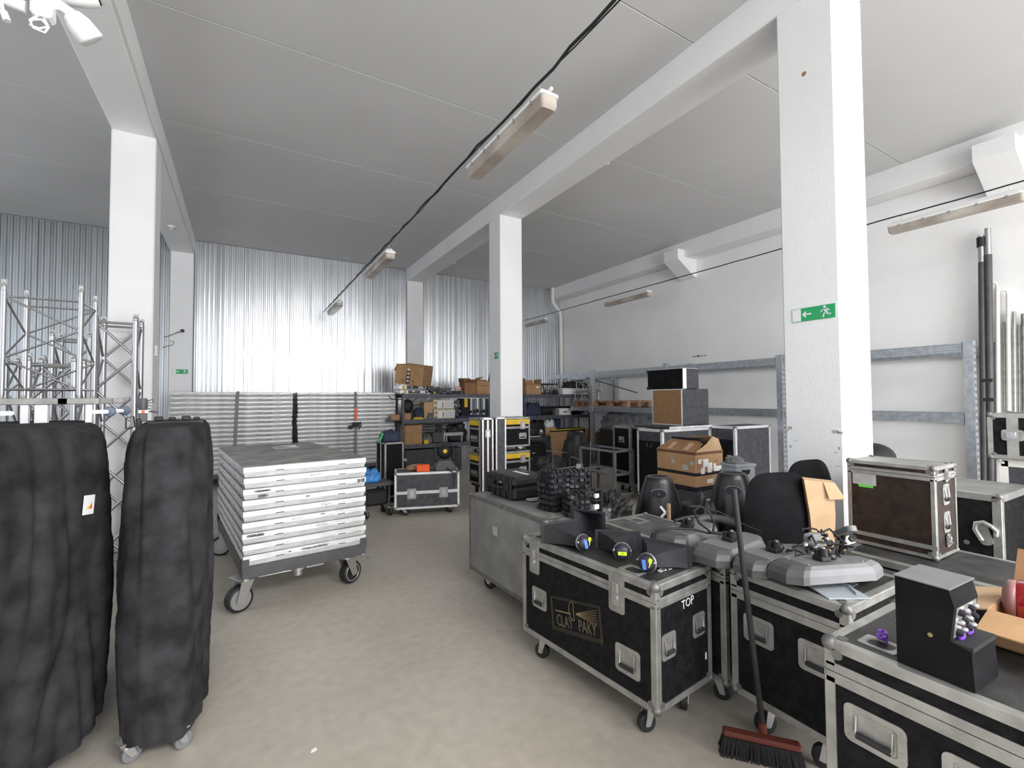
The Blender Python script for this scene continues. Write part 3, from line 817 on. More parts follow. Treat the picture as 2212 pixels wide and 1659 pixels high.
# --- narrow upright case right, with label
c7 = flight_case('narrow upright case with white paper and green tape, left of the right-hand stack', 3.225, 1.16, 90, 0.40, 0.29, 0.755, 1.232, panel='brown_ply', metal='alu', top='grey_metal_panel', lid=0.055, ew=0.020, ball=0.022, base=0.755, band=0.038,
    handles=(('-x', 0.0, 0.085, 0.085, 0.11), ('-x', 0.0, -0.06, 0.085, 0.11)), latches=(('-x', 0.0, 0.045, 0.07, 0.185), ('-x', 0.0, 0.045, 0.07, -0.155)))
MB().box(-0.201, 0.201, 0.1395, 0.1455, 0.05, 0.072).build('lower_rail', 'alu', c7)
MB().prism(rrect(0.115, 0.07, 0.002, 1), 0, 0.001).build('paper_sheet', 'paper_g', c7, on_face(0.40, 0.29, 0, 0.477, '+y', -0.115, 0.135, -0.003))
for k in range(6):
    MB().box(-0.05, 0.05 - 0.012 * (k % 3), -0.0008, 0.0008, 0.001, 0.0013).build('print_line', 'ink_grey', c7, on_face(0.40, 0.29, 0, 0.477, '+y', -0.115, 0.158 - 0.009 * k, -0.003))
MB().prism(rrect(0.072, 0.014, 0.001, 1), 0, 0.0012).build('green_tape', 'green_tape', c7, on_face(0.40, 0.29, 0, 0.477, '+y', -0.108, 0.093, -0.003))
# case below it
c11 = flight_case('worn black case whose silver rails show under the narrow upright case', 3.15, 0.93, 90, 0.80, 0.54, 0.14, 0.752, lid=0.07, ew=0.034, ball=0.026, castors=0.05)
# --- stack at the right edge
c8 = flight_case('black case with a hook-shaped silver latch on its front, at the right edge behind', 4.20, 1.24, 90, 0.66, 0.62, 0.10, 1.005, metal='alu', top='grey_metal_panel', lid=0.0, ew=0.042, ball=0.024, castors=0.04)
hk = MB(); hk.tube([(0.02, 0.045, 0.014), (-0.01, 0.062, 0.014), (-0.045, 0.05, 0.014), (-0.05, 0.01, 0.014), (-0.02, -0.05, 0.014)], 0.013, 8)
hk.tube([(0.02, 0.045, 0.014), (0.045, 0.02, 0.014), (0.04, -0.01, 0.014)], 0.011, 8)
hk.prism(rrect(0.055, 0.13, 0.02, 3), 0, 0.014, TR(-0.01, -0.01, 0) @ Matrix.Rotation(math.radians(12), 4, 'Z'))
hk.build('latch', 'alu', c8, on_face(0.66, 0.62, 0, 0.905, '+y', 0.262, 0.32, 0.0) @ TR(0, 0, -0.003))
for (u, v) in ((0.07, 0.28), (0.17, 0.24)):
    MB().cyl((u, v, 0), (u, v, 0.006), 0.014, n=12).build('rivet', 'castor_metal', c8, on_face(0.66, 0.62, 0, 0.905, '+y', 0, 0.0, -0.003))
c9 = flight_case('tall pale-edged case beneath the latched case at the right edge', 4.86, 0.78, 90, 0.62, 0.50, 0.10, 1.155, metal='cream', top='grey_metal_panel', lid=0.0, ew=0.050, ball=0.02, castors=0.04, panel='grey_ply', ball_m='cream')
c10 = flight_case('black case with butterfly latch and long handle, topmost of the right-edge stack', 4.80, 0.77, 90, 0.72, 0.46, 1.158, 1.475, metal='alu', top='lid_grey', lid=0.0, ew=0.030, ball=0.026, base=1.158,
    handles=(('+y', -0.02, 0.0, 0.17, 0.08),))
for (za, zb) in ((0.0, 0.4),):
    MB().box(0.205, 0.262, 0.225, 0.234, 0.01, 0.307).build('body_rail', 'alu', c10)
latch(c10, on_face(0.72, 0.46, 0, 0.317, '+y', -0.232, 0.01, 0.006), 0.11, 0.075)

# --- low case under the centre shelf
c12 = flight_case('low black case with white-looking edges on castors before the shelves, red box on it', 2.27, 6.27, -17, 0.88, 0.42, 0.10, 0.595, panel='grey_ply', metal='deck_alu', top='lid_grey', lid=0.27, ew=0.030, ball=0.024, castors=0.05, band=0.04,
    latches=(('-y', -0.21, 0.12, 0.14), ('-y', 0.22, 0.12, 0.14)))
# --- yellow striped pair
def yellow_case(label, z0, z1):
    c = flight_case(label, 3.33, 6.045, 1.0, 0.86, 0.33, z0, z1, panel='black_ply', metal='alu', top='lid_grey', lid=0.15, ew=0.026, ball=0.02, base=z0, band=0.03,
        handles=(('-x', -0.055, -0.075, 0.10, 0.09), ('-x', 0.055, -0.075, 0.10, 0.09), ('-y', 0.30, -0.06, 0.13, 0.09)), latches=(('-y', 0.30, 0.09, 0.12, 0.10),), group='yellow striped cases by the column')
    MB().box(-0.41, 0.41, -0.1665, -0.163, z1 - z0 - 0.105, z1 - z0 - 0.032).build('yellow_band', 'yellow', c)
    MB().box(-0.4315, -0.428, -0.14, 0.14, z1 - z0 - 0.105, z1 - z0 - 0.032).build('yellow_band', 'yellow', c)
    return c
yellow_case('lower of two yellow striped flight cases stacked at the middle column', 0.38, 0.815)
yellow_case('upper of two yellow striped flight cases stacked at the middle column', 0.88, 1.315)
# dolly added below to carry the raised cases, and the wheels between them
t = thing('added_wheel_board', 'added low black wheeled board under the raised yellow striped cases', 'dolly', (3.33, 6.05, 0.0))
MB().box(-0.40, 0.42, -0.14, 0.15, 0.33, 0.38, b=0.005).build('board', 'rubber', t)
for sx in (-1, 1):
    for sy in (-1, 1):
        MB().box(sx * 0.33 - 0.02, sx * 0.33 + 0.02, sy * 0.10 - 0.02, sy * 0.10 + 0.02, 0.12, 0.33).build('leg', 'rubber', t)
        castor(t, sx * 0.33, sy * 0.10, 0.12, 0.045, rz=40)
for i, (x, y) in enumerate(((2.97, 5.93), (3.68, 5.95), (2.97, 6.16), (3.68, 6.16))):
    t = thing('loose_castor', '%s castor between the two yellow striped cases' % ('front left', 'front right', 'rear left', 'rear right')[i], 'castor', (x, y, 0.815), group='castors between the striped cases')
    castor(t, 0, 0, 0.065, 0.027, rz=30)
# tall narrow cases leaning / standing before them
c13 = flight_case('tall narrow upright case with crossed latch before the striped cases', 2.93, 5.70, -14, 0.16, 0.16, 0.02, 1.33, panel='brown_ply', metal='deck_alu', lid=0.0, ew=0.022, ball=0.018)
latch(c13, on_face(0.16, 0.16, 0.02, 1.33, '-y', 0.0, 0.44, 0.001), 0.07, 0.11)
MB().box(-0.012, 0.012, -0.083, -0.079, 0.03, 1.30).build('centre_rail', 'deck_alu', c13)
c14 = flight_case('plain tall narrow upright case, right-hand one before the striped cases', 3.11, 5.655, -14, 0.15, 0.16, 0.02, 1.335, panel='grey_ply', metal='deck_alu', lid=0.0, ew=0.020, ball=0.016)

# --- three tall cases in the middle distance
c15 = flight_case('tall black case left behind the grey frame table, edge lit', 6.12, 5.86, 0, 1.06, 0.42, 0.12, 1.115, panel='black_ply', metal='alu', lid=0.0, ew=0.040, ball=0.026, castors=0.05, top='lid_grey', handles=(('-x', 0.0, 0.27, 0.13, 0.10),))
c16 = flight_case('tall black case with side handle behind the orange cardboard box', 5.80, 4.93, 0, 1.08, 0.50, 0.12, 1.13, panel='grey_ply', metal='deck_alu', lid=0.0, ew=0.040, ball=0.028, castors=0.05, top='lid_grey', handles=(('-x', 0.0, 0.26, 0.15, 0.12),))
MB().box(-0.543, -0.537, -0.205, 0.205, 0.05, 0.95).build('side_sheet', 'black_ply', c16)
c17 = flight_case('tall dark case right of the orange box, next to the nearest column', 6.82, 4.50, 0, 0.90, 0.45, 0.12, 1.155, panel='grey_ply', metal='deck_alu', lid=0.0, ew=0.040, ball=0.026, castors=0.05, top='lid_grey')
MB().box(-0.453, -0.447, -0.18, 0.18, 0.05, 0.95).build('side_sheet', 'black_ply', c17)
# low black case under the shelf left, tall dark case beside it with a blue-grey bag
c18 = flight_case('tall dark case with pale edge strip left of the centre shelves', 2.02, 7.25, 4, 0.30, 0.40, 0.10, 0.93, panel='black_ply', metal='alu', lid=0.0, ew=0.024, ball=0.016, castors=0.045)
MB().box(-0.152, -0.148, -0.03, 0.0, 0.02, 0.92).build('centre_rail', 'deck_alu', c18)
# ================================================================= STAGE DECKS
DW, DL, DH = 0.93, 1.82, 0.083
def ring_loft(mb, secs, w, l):
    """closed loft of rectangles: secs = [(inset, z)...]"""
    V = []; n = 4
    for i_, z in secs:
        V += [(i_, i_, z), (w - i_, i_, z), (w - i_, l - i_, z), (i_, l - i_, z)]
    F = [(k * 4 + i, k * 4 + (i + 1) % 4, (k + 1) * 4 + (i + 1) % 4, (k + 1) * 4 + i) for k in range(len(secs) - 1) for i in range(4)]
    F += [[3, 2, 1, 0], [len(V) - 4, len(V) - 3, len(V) - 2, len(V) - 1]]
    mb.add(V, F)
def make_deck(w, l, m, slots, cap=0.006):
    t = thing('stage_deck', 'deck', 'stage deck')
    mb = MB(); ring_loft(mb, [(0.012, 0.001), (0.003, 0.036), (0.0, 0.039), (0.0, DH - cap)], w, l)
    mb.build('frame', m, t)
    mb = MB(); ring_loft(mb, [(0.003, DH - cap), (0.003, DH - 0.001)], w, l)
    mb.build('top_board', 'greyboard', t)
    for fc in slots:
        for f in (0.27, 0.78):
            s_ = MB()
            if fc == '-y': s_.box(w * f - 0.030, w * f + 0.030, -0.0008, 0.004, 0.040, 0.045)
            if fc == '-x': s_.box(-0.0008, 0.004, l * f - 0.030, l * f + 0.030, 0.040, 0.045)
            s_.build('lock_slot', 'ink', t)
    return t
MT['greyboard'] = mat('worn_plywood_top', (0.19, 0.185, 0.175), 0.6, var=0.3, scale=5, stretch=(1, 3, 1), bump=0.15, bscale=80, col2=(0.36, 0.35, 0.33))
d0 = make_deck(DW, DL, 'deck_alu', ('-y', '-x'))
RC = 7.0; CXc, CYc = 0.019, 4.02; ZB = 0.345
ac = math.radians(RC)
words_ = ['topmost deck of the cart stack with faint pen marks', 'second deck from the top, bold pen word beside the middle', 'third deck from the top with smeared dirt at its left end', 'fourth deck from the top with one small scuff in the middle',
          'fifth deck from the top with two downward pen strokes', 'sixth deck from the top with pen word left of the middle', 'seventh deck from the top with faint pen word and scuffed left end', 'eighth deck from the top, clean edge above the lowest one', 'lowest deck of the cart stack, word smudged over']
rnd = random.Random(11)
DECKS = []
for k in range(9):
    z = ZB + (8 - k) * DH
    jx = rnd.uniform(-0.004, 0.004)
    loc = (CXc + jx, CYc + rnd.uniform(-0.004, 0.004), z)
    lb = 'silver stage deck: ' + words_[k]
    if k == 0:
        o = d0; o.location = loc; o.rotation_euler = (0, 0, ac); o['label'] = lb; o['group'] = 'stage decks on the cart'
    else:
        o = dup(d0, loc, RC, lb, 'stage decks on the cart')
    DECKS.append(o)
for k in range(9):
    o = DECKS[k]
    T0 = lambda u, v: face_T((1, 0, 0), (0, 0, 1), (u, -0.0004, v))
    if k in (0, 1, 4, 5, 6, 8):
        u = {0: 0.57, 1: 0.51, 4: 0.60, 5: 0.385, 6: 0.57, 8: 0.575}[k]
        lettering('BALDO', 0.026, 'ink_grey' if k != 1 else 'ink', o, T0(u, 0.058), 'pen_lettering', ext=0.0003, xs=1.0)
    if k == 4: lettering('II', 0.020, 'ink_grey', o, T0(0.60, 0.046), 'pen_lettering', ext=0.0003)
    sm = {2: [(0.07, 0.22, 0.046, 0.066), (0.08, 0.17, 0.006, 0.03), (0.85, 0.92, 0.03, 0.07)], 3: [(0.44, 0.48, 0.05, 0.066)], 6: [(0.02, 0.15, 0.045, 0.07)], 8: [(0.40, 0.62, 0.044, 0.062), (0.30, 0.34, 0.05, 0.06)], 5: [(0.55, 0.60, 0.06, 0.07)]}
    for (a, b, c, d) in sm.get(k, []):
        s_ = MB()
        for q in range(5):
            x = a + (b - a) * rnd.random() * 0.7
            s_.prism([(x, c + (d - c) * rnd.random() * 0.5), (x + (b - a) * 0.3, c + (d - c) * 0.2), (x + (b - a) * 0.32, d - (d - c) * rnd.random() * 0.4), (x + 0.004, d)], 0, 0.0006)
        s_.build('dirt_smear', 'alu_dull', o, face_T((1, 0, 0), (0, 0, 1), (0, 0.0, 0)) @ TR(0, 0, 0.0001))
# the cart
ct = thing('deck_cart', 'dark grey steel cart with big silver-hubbed wheels under the deck stack', 'cart', (CXc, CYc, 0), RC)
mb = MB(); mb.box(0, DW, 0, 0.05, 0.255, ZB - 0.002, b=0.003); mb.box(0, DW, DL - 0.05, DL, 0.255, ZB - 0.002, b=0.003)
mb.box(0, 0.05, 0.05, DL - 0.05, 0.255, ZB - 0.002, b=0.003); mb.box(DW - 0.05, DW, 0.05, DL - 0.05, 0.255, ZB - 0.002, b=0.003)
mb.box(0.05, DW - 0.05, DL / 2 - 0.03, DL / 2 + 0.03, 0.27, ZB - 0.01)
mb.build('frame', 'greyp2', ct)
for sx in (0, 1):
    for sy in (0, 1):
        q = MB(); xa = -0.006 if sx == 0 else DW - 0.045; ya = -0.006 if sy == 0 else DL - 0.045
        q.box(xa, xa + 0.051, ya, ya + 0.004, ZB - 0.03, ZB + 0.055) if sy == 0 else q.box(xa, xa + 0.051, ya + 0.047, ya + 0.051, ZB - 0.03, ZB + 0.055)
        (q.box(xa, xa + 0.004, ya, ya + 0.051, ZB - 0.03, ZB + 0.055) if sx == 0 else q.box(xa + 0.047, xa + 0.051, ya, ya + 0.051, ZB - 0.03, ZB + 0.055))
        q.build('corner_stop', 'greyp2', ct)
def big_castor(x, y, rz):
    castor(ct, x, y, 0.255, 0.095, rz=rz, spokes=True)
big_castor(0.03, 0.10, 200); big_castor(DW - 0.13, 0.10, 25); big_castor(0.06, DL - 0.16, 170); big_castor(DW - 0.13, DL - 0.16, 10)
q = MB(); q.cyl((0.40, 0.06, 0.235), (0.40, 0.06, 0.255), 0.055, n=16); q.cyl((0.40, 0.06, 0.19), (0.40, 0.06, 0.235), 0.035, n=14); q.build('push_bar_socket', 'castor_metal', ct)
q = MB(); q.tube([(0.12, 0.09, 0.225), (0.30, 0.05, 0.238), (0.40, 0.06, 0.23)], 0.008, 8); q.box(0.46, 0.60, 0.05, 0.10, 0.225, 0.25, b=0.004); q.build('brake_linkage', 'castor_metal', ct)
q = MB(); q.tube([(DW - 0.03, 0.0, 0.262), (DW + 0.02, -0.01, 0.24), (DW + 0.03, 0.02, 0.21)], 0.007, 8); q.build('pull_hook', 'castor_metal', ct)
t = thing('flat_bracket', 'small pale metal bracket lying on top of the deck stack', 'bracket', (0.40, 5.35, ZB + 9 * DH), 20)
MB().box(-0.13, 0.13, -0.05, 0.05, 0, 0.008, b=0.002).build('plate', 'alu', t)
MB().tube([(-0.12, 0.04, 0.012), (0.0, 0.06, 0.018), (0.12, 0.03, 0.012)], 0.006, 6).build('rod', 'castor_metal', t)

# the two stacks against the zinc wall
d1 = make_deck(1.93, 0.95, 'deck_alu2', ())
ords = ['lowest', 'second', 'third', 'fourth', 'fifth', 'sixth', 'seventh', 'eighth', 'ninth', 'tenth', 'eleventh', 'twelfth', 'thirteenth', 'fourteenth', 'fifteenth', 'sixteenth', 'seventeenth', 'topmost']
first = True
for side, x0, n in (('left', -1.07, 18), ('right', 0.91, 18)):
    for k in range(n):
        z = 0.245 + k * DH
        lb = '%s worn silver stage deck%s of the %s stack against the zinc wall' % (ords[k], '' if k in (0, 17) else ' from the floor', side)
        loc = (x0 + rnd.uniform(-0.012, 0.012) + (0.04 if side == 'right' else 0), 9.93 + rnd.uniform(-0.015, 0.015), z)
        if first:
            o = d1; o.location = loc; o['label'] = lb; o['group'] = 'stage decks against the zinc wall'; first = False
        else:
            dup(d1, loc, 0, lb, 'stage decks against the zinc wall')
    c = thing('deck_cart', 'low cart carrying the %s deck stack at the zinc wall' % side, 'cart', (x0, 9.93, 0))
    MB().box(0, 1.93, 0, 0.95, 0.18, 0.243, b=0.004).build('frame', 'greyp2', c)
    for xx in (0.2, 1.75):
        for yy in (0.1, 0.85): castor(c, xx, yy, 0.18, 0.07, rz=15)
# straps
def strap(name, label, pts, w, m='strap'):
    mb = MB(); V = []
    for p in pts:
        V += [(p[0] - w / 2, p[1], p[2]), (p[0] + w / 2, p[1], p[2]), (p[0] + w / 2, p[1] - 0.003, p[2]), (p[0] - w / 2, p[1] - 0.003, p[2])]
    F = []
    for i in range(len(pts) - 1):
        for k in range(4): F.append((i * 4 + k, i * 4 + (k + 1) % 4, (i + 1) * 4 + (k + 1) % 4, (i + 1) * 4 + k))
    mb.add(V, F)
    return mb
t = thing('lashing_strap', 'grey lashing strap with end hook down the left deck stack', 'strap', (0, 0, 0))
strap('', '', [(-0.055, 10.9, 1.752), (-0.055, 9.905, 1.752), (-0.06, 9.90, 1.70), (-0.085, 9.90, 0.95), (-0.09, 9.90, 0.60)], 0.05).build('webbing', 'strap', t)
q = MB(); q.tube([(-0.09, 9.89, 0.60), (-0.09, 9.88, 0.56), (-0.07, 9.88, 0.53), (-0.10, 9.88, 0.51)], 0.014, 6); q.build('hook', 'castor_metal', t)
t = thing('ratchet_strap', 'dark strap with orange sleeve and ratchet down the right deck stack', 'strap', (0, 0, 0))
strap('', '', [(2.03, 10.9, 1.752), (2.04, 9.905, 1.752), (2.045, 9.90, 1.70), (2.05, 9.90, 1.42)], 0.045).build('webbing', 'strap', t)
strap('', '', [(2.05, 9.90, 1.42), (2.05, 9.895, 1.15)], 0.05).build('orange_sleeve', 'orange', t)
q = MB(); q.box(1.98, 2.12, 9.83, 9.89, 1.03, 1.12, b=0.01); q.tube([(2.13, 9.86, 1.13), (2.15, 9.84, 1.06), (2.10, 9.84, 0.97)], 0.012, 6); q.box(1.90, 1.98, 9.84, 9.88, 0.98, 1.06, b=0.01)
q.build('ratchet', 'rubber', t)
strap('', '', [(2.05, 9.90, 1.03), (2.05, 9.90, 0.45)], 0.045).build('webbing', 'strap', t)

# ================================================================= COVERED CARTS ON THE LEFT
def cloth_cover(poly, z0, z1, seed, fold=0.02, hem=0.04, top_in=0.06, bulge=0.02, sag_=0.02):
    """poly: outline at mid height (counter-clockwise); sides hang with vertical folds, top drapes over"""
    n = 300
    P = [Vector(p) for p in poly]; m = len(P)
    per = []; L = 0
    # rounded outline by repeated corner cutting
    Q = P
    for _ in range(3):
        R_ = []
        for i in range(len(Q)):
            a = Q[i]; b = Q[(i + 1) % len(Q)]
            R_.append(a.lerp(b, 0.2 if _ else 0.12)); R_.append(a.lerp(b, 0.8 if _ else 0.88))
        Q = R_
    segs = [(Q[i], Q[(i + 1) % len(Q)]) for i in range(len(Q))]
    tot = sum((b - a).length for a, b in segs)
    pts = []
    for k in range(n):
        d = tot * k / n
        for a, b in segs:
            l = (b - a).length
            if d <= l:
                pts.append(a.lerp(b, d / l)); break
            d -= l
    c = sum((Vector(p) for p in pts), Vector((0, 0))) / n
    nor = []
    for k in range(n):
        d = pts[(k + 1) % n] - pts[k - 1]
        nor.append(Vector((d.y, -d.x)).normalized())
    V = []; rows = 60
    for j in range(rows + 1):
        f = j / rows                                    # 0 bottom .. 1 shoulder
        for k in range(n):
            p = pts[k]; s = tot * k / n
            zz = z0 + hem * noise.noise(Vector((s * 3.0, seed, 0))) * (1 - f) ** 3
            z = zz + (z1 - zz) * (1 - (1 - f) ** 1.0)
            amp = fold * (1.25 - f * 0.85)
            w_ = noise.noise(Vector((s * 7 + seed, z * 0.55, 1.3))) * 1.2 + noise.noise(Vector((s * 16, z * 1.1, seed))) * 0.55 + 0.5 * noise.noise(Vector((s * 2.2, z * 2.1, seed + 5)))
            sh = 0.0
            if f > 0.86:
                g = (f - 0.86) / 0.14
                sh = -top_in * (1 - math.sqrt(max(0, 1 - g * g)))
            rg = max(0.0, 1 - 3.2 * abs(noise.noise(Vector((s * 5.5 + seed * 3, z * 0.8 + 0.35 * s, 7.7)))))
            w_ -= 1.1 * rg * rg
            off = amp * w_ + bulge * math.sin(PI * f) + sh + 0.005 * noise.noise(Vector((s * 30, z * 24, seed))) + 0.006 * noise.noise(Vector((s * 9, z * 7, seed + 3)))
            q = p + nor[k] * off
            V.append((q.x, q.y, z))
    F = [(j * n + k, j * n + (k + 1) % n, (j + 1) * n + (k + 1) % n, (j + 1) * n + k) for j in range(rows) for k in range(n)]
    base = rows * n
    rings = 8
    for r_ in range(1, rings + 1):
        g = 1 - r_ / rings
        for k in range(n):
            q = V[base + k]
            x = c.x + (q[0] - c.x) * g; y = c.y + (q[1] - c.y) * g
            V.append((x, y, z1 - sag_ * noise.noise(Vector((x * 4, y * 4, seed))) * (1 - g) * 1.5 + 0.01 * (1 - g)))
    for r_ in range(rings):
        a = base + r_ * n; b = a + n
        F += [(a + k, a + (k + 1) % n, b + (k + 1) % n, b + k) for k in range(n)]
    mb = MB(); mb.add(V, F, smooth=True)
    return mb
t = thing('covered_cart', 'wide black cloth covered rack at the left edge, white logo tag on its side', 'covered cart', (-1.1, 2.7, 0))
polyL = [(-0.98 + 1.1, 1.90 - 2.7), (-0.555 + 1.1, 2.84 - 2.7), (-0.575 + 1.1, 3.0 - 2.7), (-0.79 + 1.1, 3.70 - 2.7), (-1.60 + 1.1, 3.75 - 2.7), (-1.95 + 1.1, 2.25 - 2.7)]
cloth_cover(polyL, 0.115, 1.485, 3.3, fold=0.028, hem=0.05, top_in=0.045).build('cover', 'cover', t)
MB().box(-0.75, 0.30, -0.35, 0.75, 0.10, 0.16).build('base_board', 'greyp2', t)
for (x, y) in ((0.20, -0.45), (0.36, -0.02), (0.22, 0.75), (-0.6, -0.4), (-0.5, 0.8)):
    castor(t, x, y, 0.13, 0.05, rz=60, wheel='greyp')
q = MB(); q.prism(rrect(0.060, 0.085, 0.002, 1), 0, 0.0015)
Tt = face_T((0.42, 0.90, 0), (0, 0.0, 1), (-0.598 + 1.1 + 0.015, 2.745 - 2.7, 1.135)) @ Matrix.Rotation(math.radians(-6), 4, 'Z')
tg = q.build('white_tag', 'paper', t, Tt)
MB().prism([(0.004, -0.018), (0.018, -0.018), (0.016, 0.012)], 0.0016, 0.002).build('tag_triangle_red', 'orange', tg)
MB().prism([(-0.012, -0.018), (0.003, -0.018), (0.012, 0.004)], 0.0016, 0.002).build('tag_triangle_yellow', 'yellow', tg)

t = thing('covered_cart', 'narrow black cloth covered rack standing between the wide one and the aisle', 'covered cart', (-0.30, 2.85, 0))
polyR = [(-0.45 + 0.30, 2.60 - 2.85), (-0.215 + 0.30, 2.585 - 2.85), (-0.145 + 0.30, 2.70 - 2.85), (-0.165 + 0.30, 3.72 - 2.85), (-0.52 + 0.30, 3.74 - 2.85)]  # unseen rear end lengthened to block light from the deck sides
cloth_cover(polyR, 0.085, 1.475, 8.1, fold=0.020, hem=0.05, top_in=0.035, bulge=0.018).build('cover', 'cover', t)
MB().box(-0.14, 0.11, -0.20, 0.80, 0.09, 0.13).build('base_board', 'greyp2', t)
for (x, y) in ((-0.12, -0.19), (0.07, -0.21), (-0.1, 0.78), (0.08, 0.78)):
    castor(t, x, y, 0.10, 0.038, rz=30, wheel='greyp')
# small device with red and white label on top of the narrow one
t = thing('small_device', 'small grey device with a red and white label standing on the narrow covered rack', 'device', (-0.452, 3.12, 1.485), 12)
MB().box(-0.018, 0.018, -0.02, 0.02, 0, 0.045, b=0.003).build('foot', 'greyp2', t)
MB().box(-0.020, 0.020, -0.022, 0.022, 0.045, 0.062, b=0.002).build('label_band', 'paper', t)
MB().box(-0.008, 0.006, -0.0235, -0.0215, 0.046, 0.061).build('red_mark', 'orange', t)
q = MB(); q.lathe([(0.017, 0.062), (0.020, 0.075), (0.020, 0.115), (0.016, 0.125)], 14)
q.tube([(0.02, 0, 0.11), (0.04, -0.01, 0.12), (0.042, -0.01, 0.10)], 0.003, 5)
for k in range(4): q.box(0.018, 0.034, -0.01, 0.01, 0.05 + 0.016 * k, 0.056 + 0.016 * k)
q.cyl((0.03, 0, 0.055), (0.06, 0, 0.05), 0.006, n=8)
q.build('head', 'greyp2', t)
t = thing('black_tray', 'low black tray with plugs and clips left on the narrow covered rack', 'tray', (-0.40, 3.08, 1.47), 8)
q = MB(); q.box(-0.03, 0.22, -0.05, 0.06, 0.0, 0.02, b=0.004); q.build('tray', 'blackp', t)
q = MB()
for (x, y, s_) in ((0.02, 0.0, 0.02), (0.08, 0.02, 0.016), (0.14, -0.01, 0.02), (0.19, 0.02, 0.014)):
    q.box(x - s_, x + s_, y - s_, y + s_, 0.02, 0.02 + s_ * 1.1, b=0.004)
q.build('clips', 'rubber', t)
t = thing('hose_clamp', 'black open clamp frame hanging beside the small device on the covered rack', 'clamp', (-0.505, 3.02, 1.455), 10)
q = MB(); q.tube([(0, 0, 0), (0, 0, 0.055), (0.03, 0, 0.062), (0.035, 0, 0.01), (0.005, 0, -0.004)], 0.004, 6); q.box(0.04, 0.06, -0.01, 0.01, 0.0, 0.05, b=0.003); q.build('frame', 'rubber', t)

# ================================================================= TRUSS
def truss(label, x, y, z, w, h, rz=0, r=0.024, pitch=None, group=None, lean=None, d=None, br=0.011, plate=False):
    """upright square truss: four chords, braces on each side, conical couplers at the ends"""
    t = thing('truss_section', label, 'truss', (x, y, z), rz, group)
    d = d or w
    C4 = ((0, 0), (w, 0), (w, d), (0, d))
    for (a, b) in C4:
        MB().cyl((a, b, 0.02), (a, b, h - 0.02), r, n=14).build('chord', 'chrome', t)
        q = MB(); q.lathe([(r * 0.75, h - 0.02), (r * 0.9, h - 0.015), (r * 0.9, h + 0.012), (r * 0.55, h + 0.016), (r * 0.55, h + 0.035)], 12, TR(a, b, 0))
        q.box(a - r * 0.9, a + r * 0.9, b - r * 0.35, b + r * 0.35, h + 0.0, h + 0.045, b=0.003)
        q.build('coupler', 'silver_ring', t)
        q = MB(); q.lathe([(r * 0.8, 0), (r * 0.95, 0.02)], 12, TR(a, b, 0)); q.build('foot_coupler', 'silver_ring', t)
    pitch = pitch or w
    for i in range(4):
        a = Vector((*C4[i], 0)); b = Vector((*C4[(i + 1) % 4], 0))
        for zz in (0.05, h - 0.05):
            MB().cyl(a + Vector((0, 0, zz)), b + Vector((0, 0, zz)), br, n=8).build('cross_bar', 'chrome', t)
        nz = max(1, round((h - 0.1) / pitch)); st_ = (h - 0.1) / nz
        for k in range(nz):
            p, q2 = (a, b) if (k + i) % 2 else (b, a)
            MB().cyl(p + Vector((0, 0, 0.05 + k * st_)), q2 + Vector((0, 0, 0.05 + (k + 1) * st_)), br, n=8).build('brace', 'chrome', t)
    return t
t1 = truss('front square truss tower standing on white feet above the wide covered rack', -1.105, 3.50, 1.612, 0.31, 0.60, r=0.012, pitch=0.185, br=0.0055, d=0.30)
for (a, b, nm) in ((0.05, 0.29, 0), (0.0, 0.0, 1)):
    pass
truss('slim truss tower directly before the left column', -1.22, 5.86, 0.0, 0.30, 2.41, r=0.026, pitch=0.34, br=0.012)
truss('truss tower behind the front tower, left of the column', -1.72, 6.6, 0.0, 0.30, 2.30, r=0.025, pitch=0.32, br=0.011)
truss('truss tower farthest left behind the front tower', -2.15, 6.9, 0.0, 0.30, 2.05, r=0.025, pitch=0.30, br=0.011)
truss('short truss tower half hidden behind the front tower', -1.52, 5.3, 0.0, 0.28, 1.95, r=0.024, pitch=0.30, br=0.011)
truss('thin truss tower left behind the others near the zinc wall', -2.35, 5.6, 0.0, 0.28, 2.1, r=0.024, pitch=0.30, br=0.011)
# base frame of the front tower with feet and wheels
t = thing('tower_base', 'pale metal tower base with square feet, resting on the wide covered rack', 'truss base', (-1.24, 3.14, 1.495))
q = MB()
q.box(0, 0.60, 0.02, 0.06, 0.085, 0.117, b=0.003); q.box(0.0, 0.60, 0.30, 0.34, 0.085, 0.117, b=0.003); q.box(0.0, 0.60, 0.62, 0.66, 0.085, 0.117, b=0.003)
for x in (0.10, 0.44): q.box(x, x + 0.04, 0.02, 0.66, 0.085, 0.117, b=0.003)
q.build('frame', 'alu', t)
for (x, y, w, h) in ((0.18, -0.20, 0.036, 0.11), (0.305, 0.0, 0.028, 0.098), (0.355, 0.0, 0.048, 0.10), (0.545, 0.0, 0.026, 0.10)):
    MB().box(x, x + w, y + 0.03, y + 0.03 + 0.03, -0.010, -0.010 + h, b=0.002).build('foot', 'white', t)
for (x, y) in ((0.60, 0.05), (0.62, 0.30)):
    q = MB(); q.prism(rrect(0.07, 0.02, 0.009, 3), -0.004, 0.004, TR(x, y, 0.045) @ Matrix.Rotation(PI / 2, 4, 'X')); o = q.build('wheel_fork', 'white', t)
    q = MB(); q.lathe([(0.012, -0.010), (0.026, -0.010), (0.028, 0), (0.026, 0.010), (0.012, 0.010)], 18, TR(x + 0.035, y + 0.014, 0.045) @ Matrix.Rotation(PI / 2, 4, 'X')); q.build('wheel', 'bluewheel', o)
